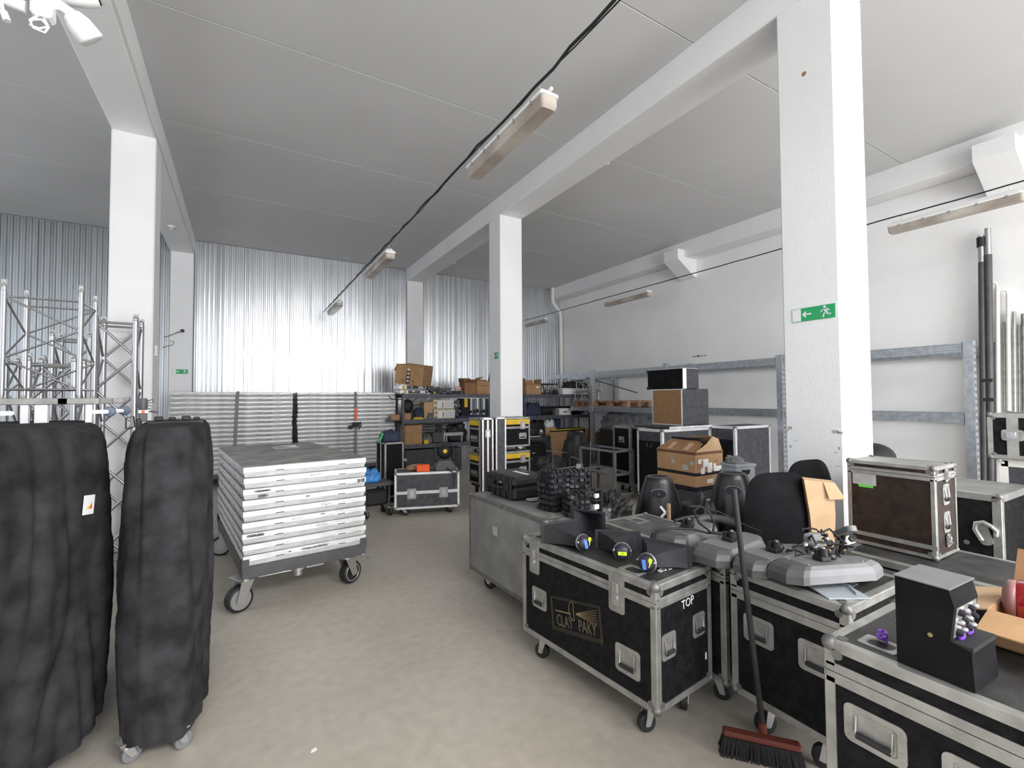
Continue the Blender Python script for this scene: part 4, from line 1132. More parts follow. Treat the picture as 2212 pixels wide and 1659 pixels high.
q = MB(); q.prism(rrect(0.07, 0.022, 0.010, 3), -0.004, 0.004, TR(0.26, 0.0, 0.045) @ Matrix.Rotation(PI / 2, 4, 'X')); q.build('wheel_fork', 'white', t)
# white floodlight cluster hanging at the top left
t = thing('security_light', 'white twin-head security light with looped white cable at the top left corner', 'light fitting', (-0.64, 2.28, 3.02))
q = MB(); q.cyl((-0.40, -0.05, 0.02), (-0.045, 0.0, -0.005), 0.021, n=14); q.box(-0.03, 0.03, -0.03, 0.03, -0.03, 0.12, b=0.01); q.tube([(0, 0, 0.1), (-0.05, 0.0, 0.5), (-0.30, 0.1, 1.2), (-0.60, 0.3, 1.475)], 0.012, 8); q.build('bracket', 'white', t)
q = MB(); q.lathe([(0.012, 0.06), (0.030, 0.05), (0.042, 0.02), (0.045, -0.03), (0.038, -0.038), (0.012, -0.03)], 20, TR(0.105, 0.03, -0.005) @ Matrix.Rotation(math.radians(-42), 4, 'Y') @ Matrix.Rotation(math.radians(20), 4, 'X')); q.tube([(0.0, 0, 0.03), (0.04, 0.01, 0.05), (0.075, 0.02, 0.035)], 0.02, 10)
q.build('lamp_head', 'white', t)
q = MB(); q.lathe([(0.010, 0.11), (0.030, 0.09), (0.040, 0.03), (0.040, -0.02), (0.034, -0.024)], 20, TR(0.11, 0.05, 0.15) @ Matrix.Rotation(math.radians(-115), 4, 'Y')); o = q.build('lamp_head', 'white', t)
q = MB(); q.lathe([(0.034, -0.0235), (0.032, -0.03)], 20, TR(0.11, 0.05, 0.15) @ Matrix.Rotation(math.radians(-115), 4, 'Y')); q.build('lens', 'ink', o)
q = MB(); q.tube([(0.0, -0.01, 0.1), (0.005, -0.015, 0.0), (-0.01, -0.015, -0.03), (-0.03, -0.015, -0.055), (-0.02, -0.015, -0.08), (0.01, -0.015, -0.085), (0.02, -0.015, -0.06), (0.0, -0.015, -0.04), (-0.025, -0.015, -0.05), (-0.03, -0.01, -0.07), (-0.005, -0.01, -0.072), (0.018, -0.01, -0.055), (0.005, -0.01, -0.03)], 0.0042, 6)
q.build('looped_cable', 'white', t)
q = MB(); q.tube([(-0.10, -0.02, 0.05), (-0.10, -0.02, -0.03), (-0.095, -0.02, -0.06)], 0.006, 6); q.cyl((-0.095, -0.02, -0.055), (-0.085, -0.02, -0.085), 0.011, n=10); q.build('plug', 'white', t)
# ================================================================= SHELVES
def carton(label, x, y, z, w, d, h, rz=0, m='card', flaps=(), name='cardboard_box', group=None, inner=True, T=None, tape=None):
    """open or closed carton; flaps: list of (side, length, angle in degrees from vertical outward)"""
    t = thing(name, label, 'box', (x, y, z), rz, group)
    if T is not None: t.matrix_world = T
    k = 0.004
    q = MB()
    q.box(-w / 2, w / 2, -d / 2, d / 2, 0, k)
    q.box(-w / 2, w / 2, -d / 2, -d / 2 + k, k, h); q.box(-w / 2, w / 2, d / 2 - k, d / 2, k, h)
    q.box(-w / 2, -w / 2 + k, -d / 2 + k, d / 2 - k, k, h); q.box(w / 2 - k, w / 2, -d / 2 + k, d / 2 - k, k, h)
    if not flaps: q.box(-w / 2 + k, w / 2 - k, -d / 2 + k, d / 2 - k, h - k, h)
    q.build('walls', m, t)
    for side, ln, an in flaps:
        a = math.radians(an)
        wd = w if side in ('-y', '+y') else d
        f = MB(); f.box(-wd / 2 + 0.003, wd / 2 - 0.003, -k / 2, k / 2, 0, ln)
        R = {'-y': RZ(0), '+y': RZ(180), '-x': RZ(-90), '+x': RZ(90)}[side]
        off = (d / 2 - k / 2) if side in ('-y', '+y') else (w / 2 - k / 2)
        # local: outward is -y
        f.build('flap', m, t, R @ TR(0, -off, h) @ Matrix.Rotation(a, 4, 'X'))
    if tape: 
        MB().box(-0.025, 0.025, -d / 2 - 0.0006, -d / 2, 0, h).build('tape', tape, t)
    return t
def shelf_unit(label, x0, x1, y0, y1, levels, top, m='shelf'):
    t = thing('shelf_rack', label, 'shelf', ((x0 + x1) / 2, y0, 0))
    X0, X1, D = -(x1 - x0) / 2, (x1 - x0) / 2, y1 - y0
    for xx in (X0, X1 - 0.045):
        for yy in (0, D - 0.045):
            q = MB(); q.box(xx, xx + 0.045, yy, yy + 0.003, 0, top); q.box(xx if xx < 0 else xx + 0.042, (xx if xx < 0 else xx + 0.042) + 0.003, yy, yy + 0.045, 0, top)
            q.build('post', m, t)
    for z in levels:
        for yy in (0.003, D - 0.03):
            q = MB(); q.box(X0 + 0.003, X1 - 0.003, yy, yy + 0.027, z - 0.085, z, b=0.004); q.build('beam', m, t)
        MB().box(X0 + 0.004, X1 - 0.004, 0.03, D - 0.03, z - 0.022, z - 0.002).build('shelf_board', m, t)
    return t
sh1 = shelf_unit('blue-grey steel shelf rack with the big tilted carton on top, left of the column', 2.93, 5.26, 9.58, 10.08, (0.62, 1.155, 1.70), 1.72)
sh2 = shelf_unit('blue-grey steel shelf rack right of the middle column', 5.96, 8.02, 9.58, 10.08, (0.14, 0.64, 1.16, 1.69), 1.70)

# big tilted carton with print
Tb = TR(3.17, 9.95, 1.86) @ RZ(33) @ Matrix.Rotation(math.radians(-3), 4, 'X') @ Matrix.Rotation(math.radians(9), 4, 'Y')
cb = carton('large tilted open carton with a black printed strip, on top of the left shelf rack', 0, 0, 0, 0.62, 0.56, 0.42, m='card', flaps=(('-x', 0.16, 165), ('+y', 0.02, 10)), T=TR(3.24, 9.80, 1.91) @ RZ(-40) @ Matrix.Rotation(math.radians(8), 4, 'Y') @ Matrix.Rotation(math.radians(4), 4, 'X'))
ps = face_T((1, 0, 0), (0, 0, 1), (0, -0.281, 0)) @ Matrix.Rotation(math.radians(0), 4, 'Z')
q = MB(); q.box(-0.06, 0.02, 0.03, 0.30, 0, 0.0008); q.build('printed_strip', 'ink', cb, ps)
for zz in (0.085, 0.165, 0.245):
    q = MB(); q.prism([(-0.02 + 0.028 * math.cos(a * PI / 8), zz + 0.028 * math.sin(a * PI / 8)) for a in range(16)], 0.0008, 0.0014); o = q.build('printed_ring', 'paper', cb, ps)
    q = MB(); q.prism([(-0.02 + 0.012 * math.cos(a * PI / 6), zz + 0.012 * math.sin(a * PI / 6)) for a in range(12)], 0.0014, 0.002); q.build('ring_centre', 'greyp2', cb, ps)
q = MB(); q.prism([(-0.05, 0.30), (0.01, 0.30), (-0.02, 0.375)], 0, 0.001); q.build('printed_tip', 'paper', cb, ps)
lettering('o', 0.11, 'ink_brown', cb, ps @ TR(-0.14, 0.09, 0.0006), 'print_mark')
lettering('n', 0.11, 'ink_brown', cb, ps @ TR(0.10, 0.09, 0.0006), 'print_mark')
q = MB(); q.box(-0.10, -0.06, 0.05, 0.065, 0, 0.001); q.box(-0.04, 0.04, 0.048, 0.064, 0, 0.001); q.build('print_mark', 'ink_brown', cb, face_T((0, 1, 0), (0, 0, 1), (0.3105, 0.0, 0.05)))
q = MB(); q.prism([(0.015 * math.cos(a * PI / 6), 0.015 * math.sin(a * PI / 6)) for a in range(12)], 0, 0.001); q.build('round_sticker', 'cream', cb, face_T((0, 1, 0), (0, 0, 1), (0.3105, 0.20, 0.36)))

def boxthing(name, label, cat, x0, x1, y0, y1, z0, z1, m, rz=0, b=0.004, extra=(), group=None, part='body'):
    """a box-shaped thing given by its extents, plus extra boxes as parts: (part name, material, x0,x1,y0,y1,z0,z1) in fractions of its size"""
    cx, cy = (x0 + x1) / 2, (y0 + y1) / 2; w, d, h = x1 - x0, y1 - y0, z1 - z0
    t = thing(name, label, cat, (cx, cy, z0), rz, group)
    MB().box(-w / 2, w / 2, -d / 2, d / 2, 0, h, b=b).build(part, m, t)
    for e in extra:
        MB().box(-w / 2 + w * e[2], -w / 2 + w * e[3], -d / 2 + d * e[4], -d / 2 + d * e[5], h * e[6], h * e[7]).build(e[0], e[1], t)
    return t
# top shelf, left rack
for i, (z0, nm) in enumerate(((1.70, 'lower'), (1.80, 'upper'))):
    boxthing('silver_amplifier', '%s of two flat silver units with an orange stripe, top shelf left end' % nm, 'amplifier', 2.90 - 0.03 * i, 3.52 - 0.05 * i, 9.62, 9.98, z0, z0 + 0.085, 'silver_ring',
             extra=(('front_panel', 'greyp2', 0.28, 0.98, -0.01, 0.0, 0.12, 0.88), ('orange_stripe', 'yellow', 0.12, 0.20, -0.012, 0.0, 0.1, 0.9), ('white_field', 'white', 0.20, 0.27, -0.012, 0.0, 0.1, 0.9), ('display', 'silver_ring', 0.70, 0.88, -0.022, -0.01, 0.3, 0.7), ('button', 'white', 0.42, 0.50, -0.02, -0.01, 0.5, 0.8)))
t = thing('black_stand_arm', 'thin black curved arm sticking out at the left end of the shelf', 'arm', (2.75, 9.62, 1.62))
MB().tube([(-0.10, 0, 0.04), (-0.04, 0, -0.02), (0.06, 0, -0.04), (0.20, 0.02, -0.035)], 0.010, 6).build('arm', 'rubber', t)
def crumple(name, label, cat, x0, x1, y0, y1, z0, z1, m, seed, amp=0.25, freq=5, layers=False, kind=None, part='cloth'):
    """a soft heap: half ellipsoid flattened on the board with folded relief"""
    t = thing(name, label, cat, ((x0 + x1) / 2, (y0 + y1) / 2, z0))
    n, mm = 40, 14; V = []; w, d, h = (x1 - x0) / 2, (y1 - y0) / 2, z1 - z0
    for j in range(mm + 1):
        f = j / mm; a = f * PI / 2
        for k in range(n):
            th = 2 * PI * k / n
            rr = math.cos(a) ** 0.55; cxx = math.copysign(abs(math.cos(th)) ** 0.75, math.cos(th)); syy = math.copysign(abs(math.sin(th)) ** 0.75, math.sin(th))
            p = Vector((cxx * rr, syy * rr, math.sin(a) ** 0.8))
            nz = noise.noise(Vector((p.x * freq * 0.5 + seed, p.y * freq * 0.5, p.z * freq))) + 0.5 * noise.noise(Vector((p.x * freq * 1.6, p.y * freq, p.z * freq * 2.3 + seed)))
            s_ = 1 + amp * nz * (0.3 + math.sin(a))
            if j == 0: s_ = 1 + amp * 0.3 * nz
            V.append((p.x * w * s_, p.y * d * s_, max(0.001, p.z * h * (1 + amp * 1.3 * nz)) if j else 0.001))
    F = [(j * n + k, j * n + (k + 1) % n, (j + 1) * n + (k + 1) % n, (j + 1) * n + k) for j in range(mm) for k in range(n)]
    F.append(list(range(n))[::-1]); F.append(list(range(mm * n, (mm + 1) * n)))
    mb = MB(); mb.add(V, F, smooth=True)
    mb.build(part, m, t)
    return t
# folded grey cloth: several layers
t = thing('folded_cloth', 'folded grey cloth layers drooping beside the flat silver units on the top shelf', 'cloth', (3.78, 9.78, 1.70))
for k in range(5):
    V = []; n = 22
    for j in range(2):
        for i in range(n + 1):
            x = -0.28 + 0.56 * i / n
            V.append((x + 0.02 * math.sin(k * 2.1), -0.17 + 0.34 * j, 0.022 + 0.024 * k + 0.05 * (x / 0.3) ** 2 * (1 - k * 0.1) - 0.05 * (x / 0.3) * (0.6) + 0.012 * math.sin(i * 1.1 + k)))
    V += [(a, b, c + 0.016) for a, b, c in V]
    N = n + 1; F = []
    for i in range(n):
        F += [(i, i + 1, N + i + 1, N + i), (2 * N + i, 3 * N + i, 3 * N + i + 1, 2 * N + i + 1), (i, 2 * N + i, 2 * N + i + 1, i + 1), (N + i, N + i + 1, 3 * N + i + 1, 3 * N + i)]
    F += [(0, N, 3 * N, 2 * N), (n, 2 * N + n, 3 * N + n, N + n)]
    mb = MB(); mb.add(V, F); mb.build('cloth_layer', 'grey_cloth', t)
t = thing('cable_loop', 'black cable loop in front of the folded cloth on the top shelf', 'cable', (3.52, 9.66, 1.70))
MB().tube([(-0.06, 0, 0.02), (-0.02, 0, 0.10), (0.05, 0, 0.13), (0.10, 0, 0.06), (0.02, 0, 0.02), (0.10, 0, 0.015), (0.14, 0.0, 0.03)], 0.012, 6).build('cable', 'cable', t)
MB().box(0.13, 0.19, -0.01, 0.03, 0.01, 0.06, b=0.004).build('yellow_plug', 'yellow', t)
boxthing('black_tray', 'low black slotted tray between folded cloth and cartons, top shelf', 'tray', 4.05, 4.38, 9.62, 9.95, 1.70, 1.77, 'blackp', extra=(('divider', 'ink', 0.3, 0.33, -0.01, 0.0, 0.1, 1.2), ('divider', 'ink', 0.6, 0.63, -0.01, 0.0, 0.1, 1.3), ('divider', 'silver_ring', 0.78, 0.80, -0.02, 0.0, 0.1, 1.2)))
t = thing('red_white_box', 'small red and white spiky item behind the black tray on the top shelf', 'item', (4.32, 9.85, 1.70))
q = MB(); q.box(-0.07, 0.07, -0.03, 0.03, 0.07, 0.16, b=0.01); q.build('body', 'paper', t)
q = MB(); q.box(-0.075, 0.075, -0.034, -0.03, 0.10, 0.12); q.tube([(-0.10, -0.03, 0.16), (0.1, -0.03, 0.17)], 0.006, 6); q.build('red_bar', 'orange', t)
carton('brown printed carton with raised flaps beside the open orange one, top shelf', 4.56, 9.82, 1.70, 0.30, 0.30, 0.26, 0, 'card_d', flaps=(('-x', 0.10, 20), ('+y', 0.12, 12), ('+x', 0.12, -50), ('-y', 0.09, 55)))
cc = carton('orange open carton with one tall flap at the right end of the top shelf', 4.93, 9.80, 1.70, 0.46, 0.34, 0.30, 0, 'card', flaps=(('+x', 0.22, 14), ('-x', 0.20, -62), ('+y', 0.10, 60)))
lettering('NNNNN  NNNN', 0.035, 'ink_brown', cc, face_T((1, 0, 0), (0, 0, 1), (0.0, -0.1705, 0.19)), 'print_line', xs=0.9)
# second level
boxthing('cream_box', 'plain pale box behind the printed cream boxes', 'box', 3.44, 3.64, 9.66, 9.95, 1.155, 1.52, 'card_in')
for i, (z0, nm) in enumerate(((1.155, 'lower'), (1.37, 'upper'))):
    t = boxthing('printed_box', '%s of two cream printed boxes on the second shelf' % nm, 'box', 3.65 - 0.01 * i, 4.15 - 0.02 * i, 9.62, 9.95, z0, z0 + 0.205, 'creambox', extra=(
        ('pale_panel', 'paper', 0.20, 0.56, -0.008, 0, 0.10, 0.86), ('print_block', 'ink_brown', 0.03, 0.14, -0.008, 0.0, 0.05, 0.20), ('text_panel', 'paper', 0.62, 0.96, -0.008, 0, 0.12, 0.88)))
    for k in range(4):
        MB().box(0.09 + 0.038 * k, 0.10 + 0.038 * k, -0.1695, -0.1675, 0.045, 0.16).build('text_column', 'ink_grey', t)
    MB().cyl((-0.205, -0.1695, 0.13), (-0.205, -0.166, 0.13), 0.03, n=14).build('round_print', 'wood', t)
    MB().box(-0.04, -0.02, -0.1695, -0.1675, 0.03, 0.14).build('text_column', 'ink_brown', t)
t = thing('bubble_bag', 'bundle of clear grey bubble bags right of the cream boxes', 'bag', (4.24, 9.75, 1.155))
q = MB()
rnd = random.Random(5)
for k in range(16): q.sphere((rnd.uniform(-0.06, 0.06), rnd.uniform(-0.08, 0.05), 0.04 + 0.023 * k), 0.042, 8, 6)
q.build('bubbles', 'grey_cloth', t)
boxthing('dark_tube_box', 'dark upright carton with a yellow label on the second shelf', 'box', 4.33, 4.53, 9.66, 9.92, 1.155, 1.60, 'ink', extra=(('yellow_label', 'yellow', 0.35, 0.75, -0.01, 0.0, 0.55, 0.98),))
for i in range(6):
    x = 4.60 + i * 0.085
    t = thing('upright_tube', ('grey metal tube standing on the second shelf, %s from the dark carton' % ('first', 'second', 'third', 'fourth', 'fifth', 'sixth')[i]), 'tube', (x, 9.75, 1.155), group='tubes standing on the second shelf')
    MB().cyl((0, 0, 0), (0.0, 0, 0.44), 0.030, n=12).build('tube', ('silver_ring', 'greyp', 'silver_ring', 'greyp2', 'silver_ring', 'rubber')[i], t)
    MB().cyl((0, 0, 0.10), (0, 0, 0.16 + 0.02 * (i % 3)), 0.033, n=12).build('black_band', 'rubber', t)
crumple('dark_rags', 'flat dark rags on the second shelf above the striped cases', 'cloth', 4.20, 5.0, 9.60, 9.85, 1.155, 1.215, 'navy', 4.2)
boxthing('small_carton', 'small orange carton at the left end of the second shelf', 'box', 2.985, 3.12, 9.60, 9.75, 1.155, 1.29, 'card')
boxthing('small_carton', 'small orange carton jutting out left of the shelf posts', 'box', 2.72, 2.90, 9.66, 9.80, 1.155, 1.26, 'card')
MB_ = boxthing('shelf_stub', 'short board jutting out left of the left shelf rack', 'board', 2.66, 2.93, 9.64, 9.95, 1.13, 1.154, 'shelf')
crumple('grey_rag', 'crumpled grey rag next to the small orange carton', 'cloth', 3.10, 3.36, 9.82, 9.98, 1.155, 1.34, 'grey_cloth', 1.3)
crumple('navy_cloth', 'folded navy cloth bag in the middle of the second shelf', 'cloth', 3.22, 3.43, 9.61, 9.80, 1.155, 1.40, 'navy', 2.6, amp=0.12)
crumple('grey_bundle', 'small pale grey bundle against the cream boxes', 'cloth', 3.50, 3.66, 9.60, 9.72, 1.155, 1.28, 'grey_cloth', 9.6)
crumple('yellow_pouch', 'flat olive yellow pouch lying at the edge of the second shelf', 'pouch', 3.18, 3.42, 9.585, 9.68, 1.155, 1.20, 'yellow', 7.6, part='pouch')
t = thing('black_bag', 'black bag hanging from the top shelf beside the left post', 'bag', (3.10, 9.75, 1.42))
q = MB(); q.sphere((0, 0, 0.02), 0.13, 16, 10, sc=(1, 0.7, 1.15)); q.build('bag_body', 'rubber', t)
q = MB(); q.tube([(0.07, -0.03, 0.08), (0.14, -0.05, 0.15), (0.2, -0.05, 0.19)], 0.009, 6); q.tube([(0.05, -0.05, 0.02), (0.25, -0.05, 0.05), (0.5, -0.05, 0.08)], 0.009, 6); q.build('bag_strap', 'rubber', t)
# third level
carton('tall orange cardboard box with a dark side slit on the third shelf', 3.19, 9.78, 0.62, 0.38, 0.32, 0.41, 0, 'card')
boxthing('plastic_case', 'grey flat plastic case standing on the third shelf', 'case', 3.64, 3.93, 9.64, 9.74, 0.62, 0.85, 'greyp2', b=0.02)
crumple('grey_items', 'grey oddments behind the yellow tub on the third shelf', 'cloth', 3.42, 3.68, 9.68, 9.95, 0.62, 0.80, 'grey_cloth', 12.1)
t = thing('yellow_tub', 'round yellow tub at the front edge of the third shelf', 'tub', (3.475, 9.64, 0.62)); MB().lathe([(0.055, 0), (0.055, 0.07), (0.045, 0.085)], 18).build('tub', 'yellow', t)
for i, (z, y) in enumerate(((0.99, 9.86), (0.93, 9.80), (0.87, 9.86), (1.04, 9.80))):
    t = thing('long_profile', '%s grey metal profile lying in the third shelf' % ('second highest', 'third highest', 'lowest', 'highest')[i], 'profile', (3.85, y, z), group='metal profiles in the third shelf')
    MB().cyl((-0.46, 0, 0), (0.55, 0, 0.01), 0.028, n=10).build('bar', 'alu_dull', t)
    MB().cyl((0.50, 0, 0.0), (0.56, 0, 0.01), 0.031, n=10).build('end_cap', 'rubber', t)
boxthing('profile_support', 'dark block carrying the metal profiles in the third shelf', 'block', 3.60, 3.85, 9.76, 9.90, 0.62, 0.84, 'rubber')
boxthing('profile_support', 'small dark wedge between the metal profiles', 'block', 3.75, 3.9, 9.765, 9.79, 0.84, 1.01, 'rubber')
boxthing('white_bracket', 'pale grey metal bracket with two legs on the third shelf', 'bracket', 3.88, 4.35, 9.62, 9.70, 0.76, 0.84, 'silver_ring', extra=(('leg', 'silver_ring', 0.0, 0.06, 0.1, 0.9, -1.70, 0.0), ('leg', 'silver_ring', 0.12, 0.18, 0.1, 0.9, -1.6, 0.0), ('leg', 'silver_ring', 0.9, 0.96, 0.1, 0.9, -1.7, 0.0)))
crumple('black_sack', 'dark sack on the third shelf beside the striped cases', 'sack', 4.0, 4.5, 9.66, 9.95, 0.62, 1.0, 'rubber', 22.0, part='sack')
boxthing('dark_crate', 'big dark crate on the floor beneath the left shelf rack', 'crate', 3.02, 4.3, 9.6, 10.0, 0.0, 0.50, 'grey_ply')
boxthing('pale_bracket', 'white bar clamp across the left shelf posts near the floor', 'clamp', 2.80, 3.02, 9.54, 9.575, 0.30, 0.33, 'white', extra=(('jaw', 'castor_metal', 0.0, 0.12, -1.2, 1.2, -0.6, 1.6), ('jaw', 'castor_metal', 0.8, 0.92, -1.2, 1.2, -0.6, 1.6)))

# right rack
cc = carton('orange open carton with flaps and small label, just right of the middle column', 6.27, 9.80, 1.69, 0.44, 0.34, 0.24, 0, 'card', flaps=(('-x', 0.16, 8), ('+x', 0.14, 5), ('-y', 0.12, -75), ('+y', 0.14, 20)))
MB().box(-0.05, 0.05, -0.002, 0.002, -0.02, 0.02).build('paper_label', 'paper', cc, TR(0.12, -0.1705, 0.18))
t = thing('black_truss', 'short black truss lying on the top shelf of the right rack', 'truss', (6.54, 9.66, 1.69))
for (y, z) in ((0, 0.03), (0.22, 0.03), (0, 0.26), (0.22, 0.26)):
    MB().cyl((0, y, z), (0.48, y, z), 0.016, n=8).build('chord', 'rubber', t)
for k in range(6):
    for y in (0, 0.22):
        MB().cyl((0.01 + 0.078 * k, y, 0.03 if k % 2 else 0.26), (0.088 + 0.078 * k, y, 0.26 if k % 2 else 0.03), 0.009, n=6).build('brace', 'rubber', t)
q = MB()
for k in range(7): q.tube([(0.05 + 0.06 * k, -0.03, 0.23), (0.06 + 0.06 * k, -0.035, 0.13), (0.05 + 0.06 * k + 0.02, -0.03, 0.10)], 0.010, 6)
q.build('pale_ties', 'silver_ring', t)
q = boxthing('white_carton', 'long white carton at the right end of the top shelf', 'box', 7.16, 7.98, 9.62, 9.95, 1.69, 1.85, 'white')
t = crumple('black_bag', 'black soft bag draped over the long white carton', 'bag', 7.30, 8.06, 9.60, 9.96, 1.853, 2.04, 'rubber', 31, amp=0.18, part='bag_body')
crumple('black_bundle', 'black bundle left of the long white carton', 'bag', 7.04, 7.15, 9.78, 9.98, 1.69, 1.84, 'rubber', 33, amp=0.2, part='bag_body')
crumple('navy_bag', 'dark blue-grey crumpled plastic bag at the left end of the second shelf, right rack', 'bag', 6.02, 6.56, 9.62, 9.95, 1.16, 1.45, 'navy', 14, amp=0.3, freq=9, part='bag_body')
t = thing('black_roll', 'long black roll lying on the second shelf of the right rack', 'roll', (6.60, 9.85, 1.16)); q = MB(); q.cyl((0, 0, 0.115), (1.32, 0, 0.115), 0.11, n=20); q.build('roll', 'rubber', t)
boxthing('small_white_box', 'small white box with a pink mark before the black roll', 'box', 7.02, 7.40, 9.59, 9.73, 1.16, 1.33, 'white', extra=(('grey_side', 'greyp', -0.30, 0.0, 0.05, 0.95, 0.0, 0.92), ('pink_mark', 'red_dull', 0.35, 0.68, -0.01, 0.0, 0.38, 0.55)))
t = thing('cable_tangle', 'tangle of dark clamps and cables at the right end of the second shelf', 'cables', (7.93, 9.75, 1.16)); q = MB(); rnd = random.Random(8)
for k in range(14):
    a = [Vector((rnd.uniform(-0.16, 0.10), rnd.uniform(-0.12, 0.12), rnd.uniform(0.02, 0.24))) for _ in range(4)]
    q.tube(a, rnd.choice((0.009, 0.014)), 5)
q.build('cables', 'greyp2', t); t['group'] = 'loose gear on the right rack'
crumple('black_heap', 'black cloth heap on the third shelf just right of the column', 'cloth', 6.04, 6.80, 9.64, 9.98, 0.64, 1.0, 'rubber', 41, amp=0.2)
boxthing('tissue_box', 'small tan box with white tissue sticking out on the third shelf', 'box', 6.62, 6.94, 9.62, 9.78, 0.64, 0.86, 'card_in')
crumple('white_tissue', 'crumpled white tissue on the small tan box', 'tissue', 6.64, 6.92, 9.63, 9.76, 0.86, 1.02, 'white', 43, amp=0.5, freq=9, part='tissue')
t = thing('white_cap_bottle', 'grey bundle with a white end left of the tissue box', 'bundle', (6.50, 9.64, 0.64)); q = MB(); q.sphere((0, 0, 0.07), 0.085, 14, 8, sc=(1.1, 0.8, 0.8)); q.build('bundle', 'greyp2', t); MB().sphere((-0.03, -0.03, 0.13), 0.045, 10, 6).build('white_end', 'white', t)
q = boxthing('edged_board', 'dark board with yellow edges lying on the third shelf', 'board', 6.75, 7.95, 9.59, 9.95, 0.64, 0.80, 'ink', extra=(('yellow_edge', 'yellow', 0.0, 0.95, -0.006, 0.0, 0.0, 0.16), ('yellow_edge', 'yellow', 0.0, 1.0, -0.006, 0.0, 0.82, 1.0)))
boxthing('navy_case', 'dark blue case behind the tissue box', 'case', 6.90, 7.22, 9.80, 9.98, 0.80, 1.05, 'navy')
boxthing('white_board', 'thin white board on the third shelf edge by the column', 'board', 6.0, 6.45, 9.585, 9.63, 0.64, 0.66, 'white')
boxthing('bottom_crate', 'black open crate on the lowest shelf of the right rack', 'crate', 6.05, 6.62, 9.62, 9.98, 0.14, 0.47, 'rubber', extra=(('white_label', 'paper', 0.3, 0.42, -0.01, 0, 0.25, 0.33),))
# boards in front of the right rack
t = thing('brown_board', 'upright brown cardboard sheet leaning before the right shelf rack', 'cardboard', (6.88, 9.30, 0.0), 0)
MB().box(-0.28, 0.28, -0.01, 0.01, 0.0, 0.76, Matrix.Rotation(math.radians(-8), 4, 'X')).build('sheet', 'card', t)
t = thing('orange_carton_flat', 'orange brown torn carton with papers beside the upright brown sheet', 'box', (7.55, 9.25, 0.30), -6)
MB().box(-0.45, 0.45, -0.12, 0.12, 0, 0.42, b=0.004).build('walls', 'card_d', t)
MB().box(-0.35, -0.12, -0.14, -0.12, 0.38, 0.47).build('paper_wad', 'paper', t); MB().box(-0.05, 0.02, -0.15, -0.12, 0.30, 0.50).build('batten', 'wood', t)
boxthing('dark_trolley', 'dark low trolley under the torn carton', 'trolley', 7.10, 8.0, 9.12, 9.40, 0.0, 0.29, 'rubber')
crumple('black_duffel', 'black duffel heap in front of the right shelf rack', 'bag', 6.7, 7.22, 8.5, 8.9, 0.0, 0.50, 'rubber', 51, amp=0.15, part='bag_body')

# ================================================================= PALLET RACK ON THE RIGHT WALL
rk = thing('pallet_rack', 'long galvanised rack with ribbed beams along the white right wall', 'rack', (7.3, 5.3, 0))
def rk_post(x, y, h):
    q = MB()
    for (a, b, c, d) in ((-0.045, 0.045, -0.045, -0.041), (-0.045, -0.041, -0.041, 0.045), (0.041, 0.045, -0.041, 0.045)):
        q.box(x + a, x + b, y + c, y + d, 0, h)
    o = q.build('upright', 'galv', rk, TR(-7.3, -5.3, 0))
    s_ = MB()
    for k in range(int(h / 0.075)):
        for e in (-0.022, 0.016): s_.box(x + e, x + e + 0.008, y - 0.0465, y - 0.045, 0.05 + k * 0.075, 0.085 + k * 0.075)
    s_.build('slot_row', 'ink', o)
for y, h in ((1.94, 2.24), (4.13, 2.26), (6.40, 2.28), (8.67, 2.26), (10.50, 2.24)):
    rk_post(7.34 if y < 10 else 8.08, y, h)
    if y < 10: rk_post(8.08, y, h + 0.02)
    if y < 3 or y > 10: continue
    q = MB()
    n = int(h / 0.5)
    for k in range(n):
        a, b = (7.36, 8.06) if k % 2 else (8.06, 7.36)
        q.cyl((a, y, 0.2 + k * 0.5), (b, y, 0.2 + (k + 1) * 0.5 - 0.05), 0.012, n=6)
    q.build('frame_brace', 'galv', rk, TR(-7.3, -5.3, 0))
def rk_beam(x, y0, y1, z, h=0.11):
    prof = []; n = 7
    zz = z - h / 2
    q = MB()
    for k in range(n):
        q.box(x - 0.022 + (0.006 if k % 2 else 0), x + 0.02, y0, y1, zz + h * k / n, zz + h * (k + 1) / n - 0.001)
    q.build('ribbed_beam', 'galv', rk, TR(-7.3, -5.3, 0))
    for yy in (y0, y1 - 0.004):
        q = MB(); q.box(x - 0.03, x + 0.03, yy, yy + 0.005, z - h * 0.75, z + h * 0.65); q.build('beam_plate', 'castor_metal', rk, TR(-7.3, -5.3, 0))
for (ya, yb) in ((1.99, 4.08), (4.18, 6.35), (6.45, 8.62), (8.72, 9.45), (8.72, 10.45)):
    for z in (1.33, 2.165):
        if (yb == 9.45 and z > 2) or (yb == 10.45 and z < 2): continue
        for x in (7.31, 8.08): rk_beam(x, ya, yb, z)
for z in (0.18,):
    rk_beam(7.31, 4.18, 6.35, z)
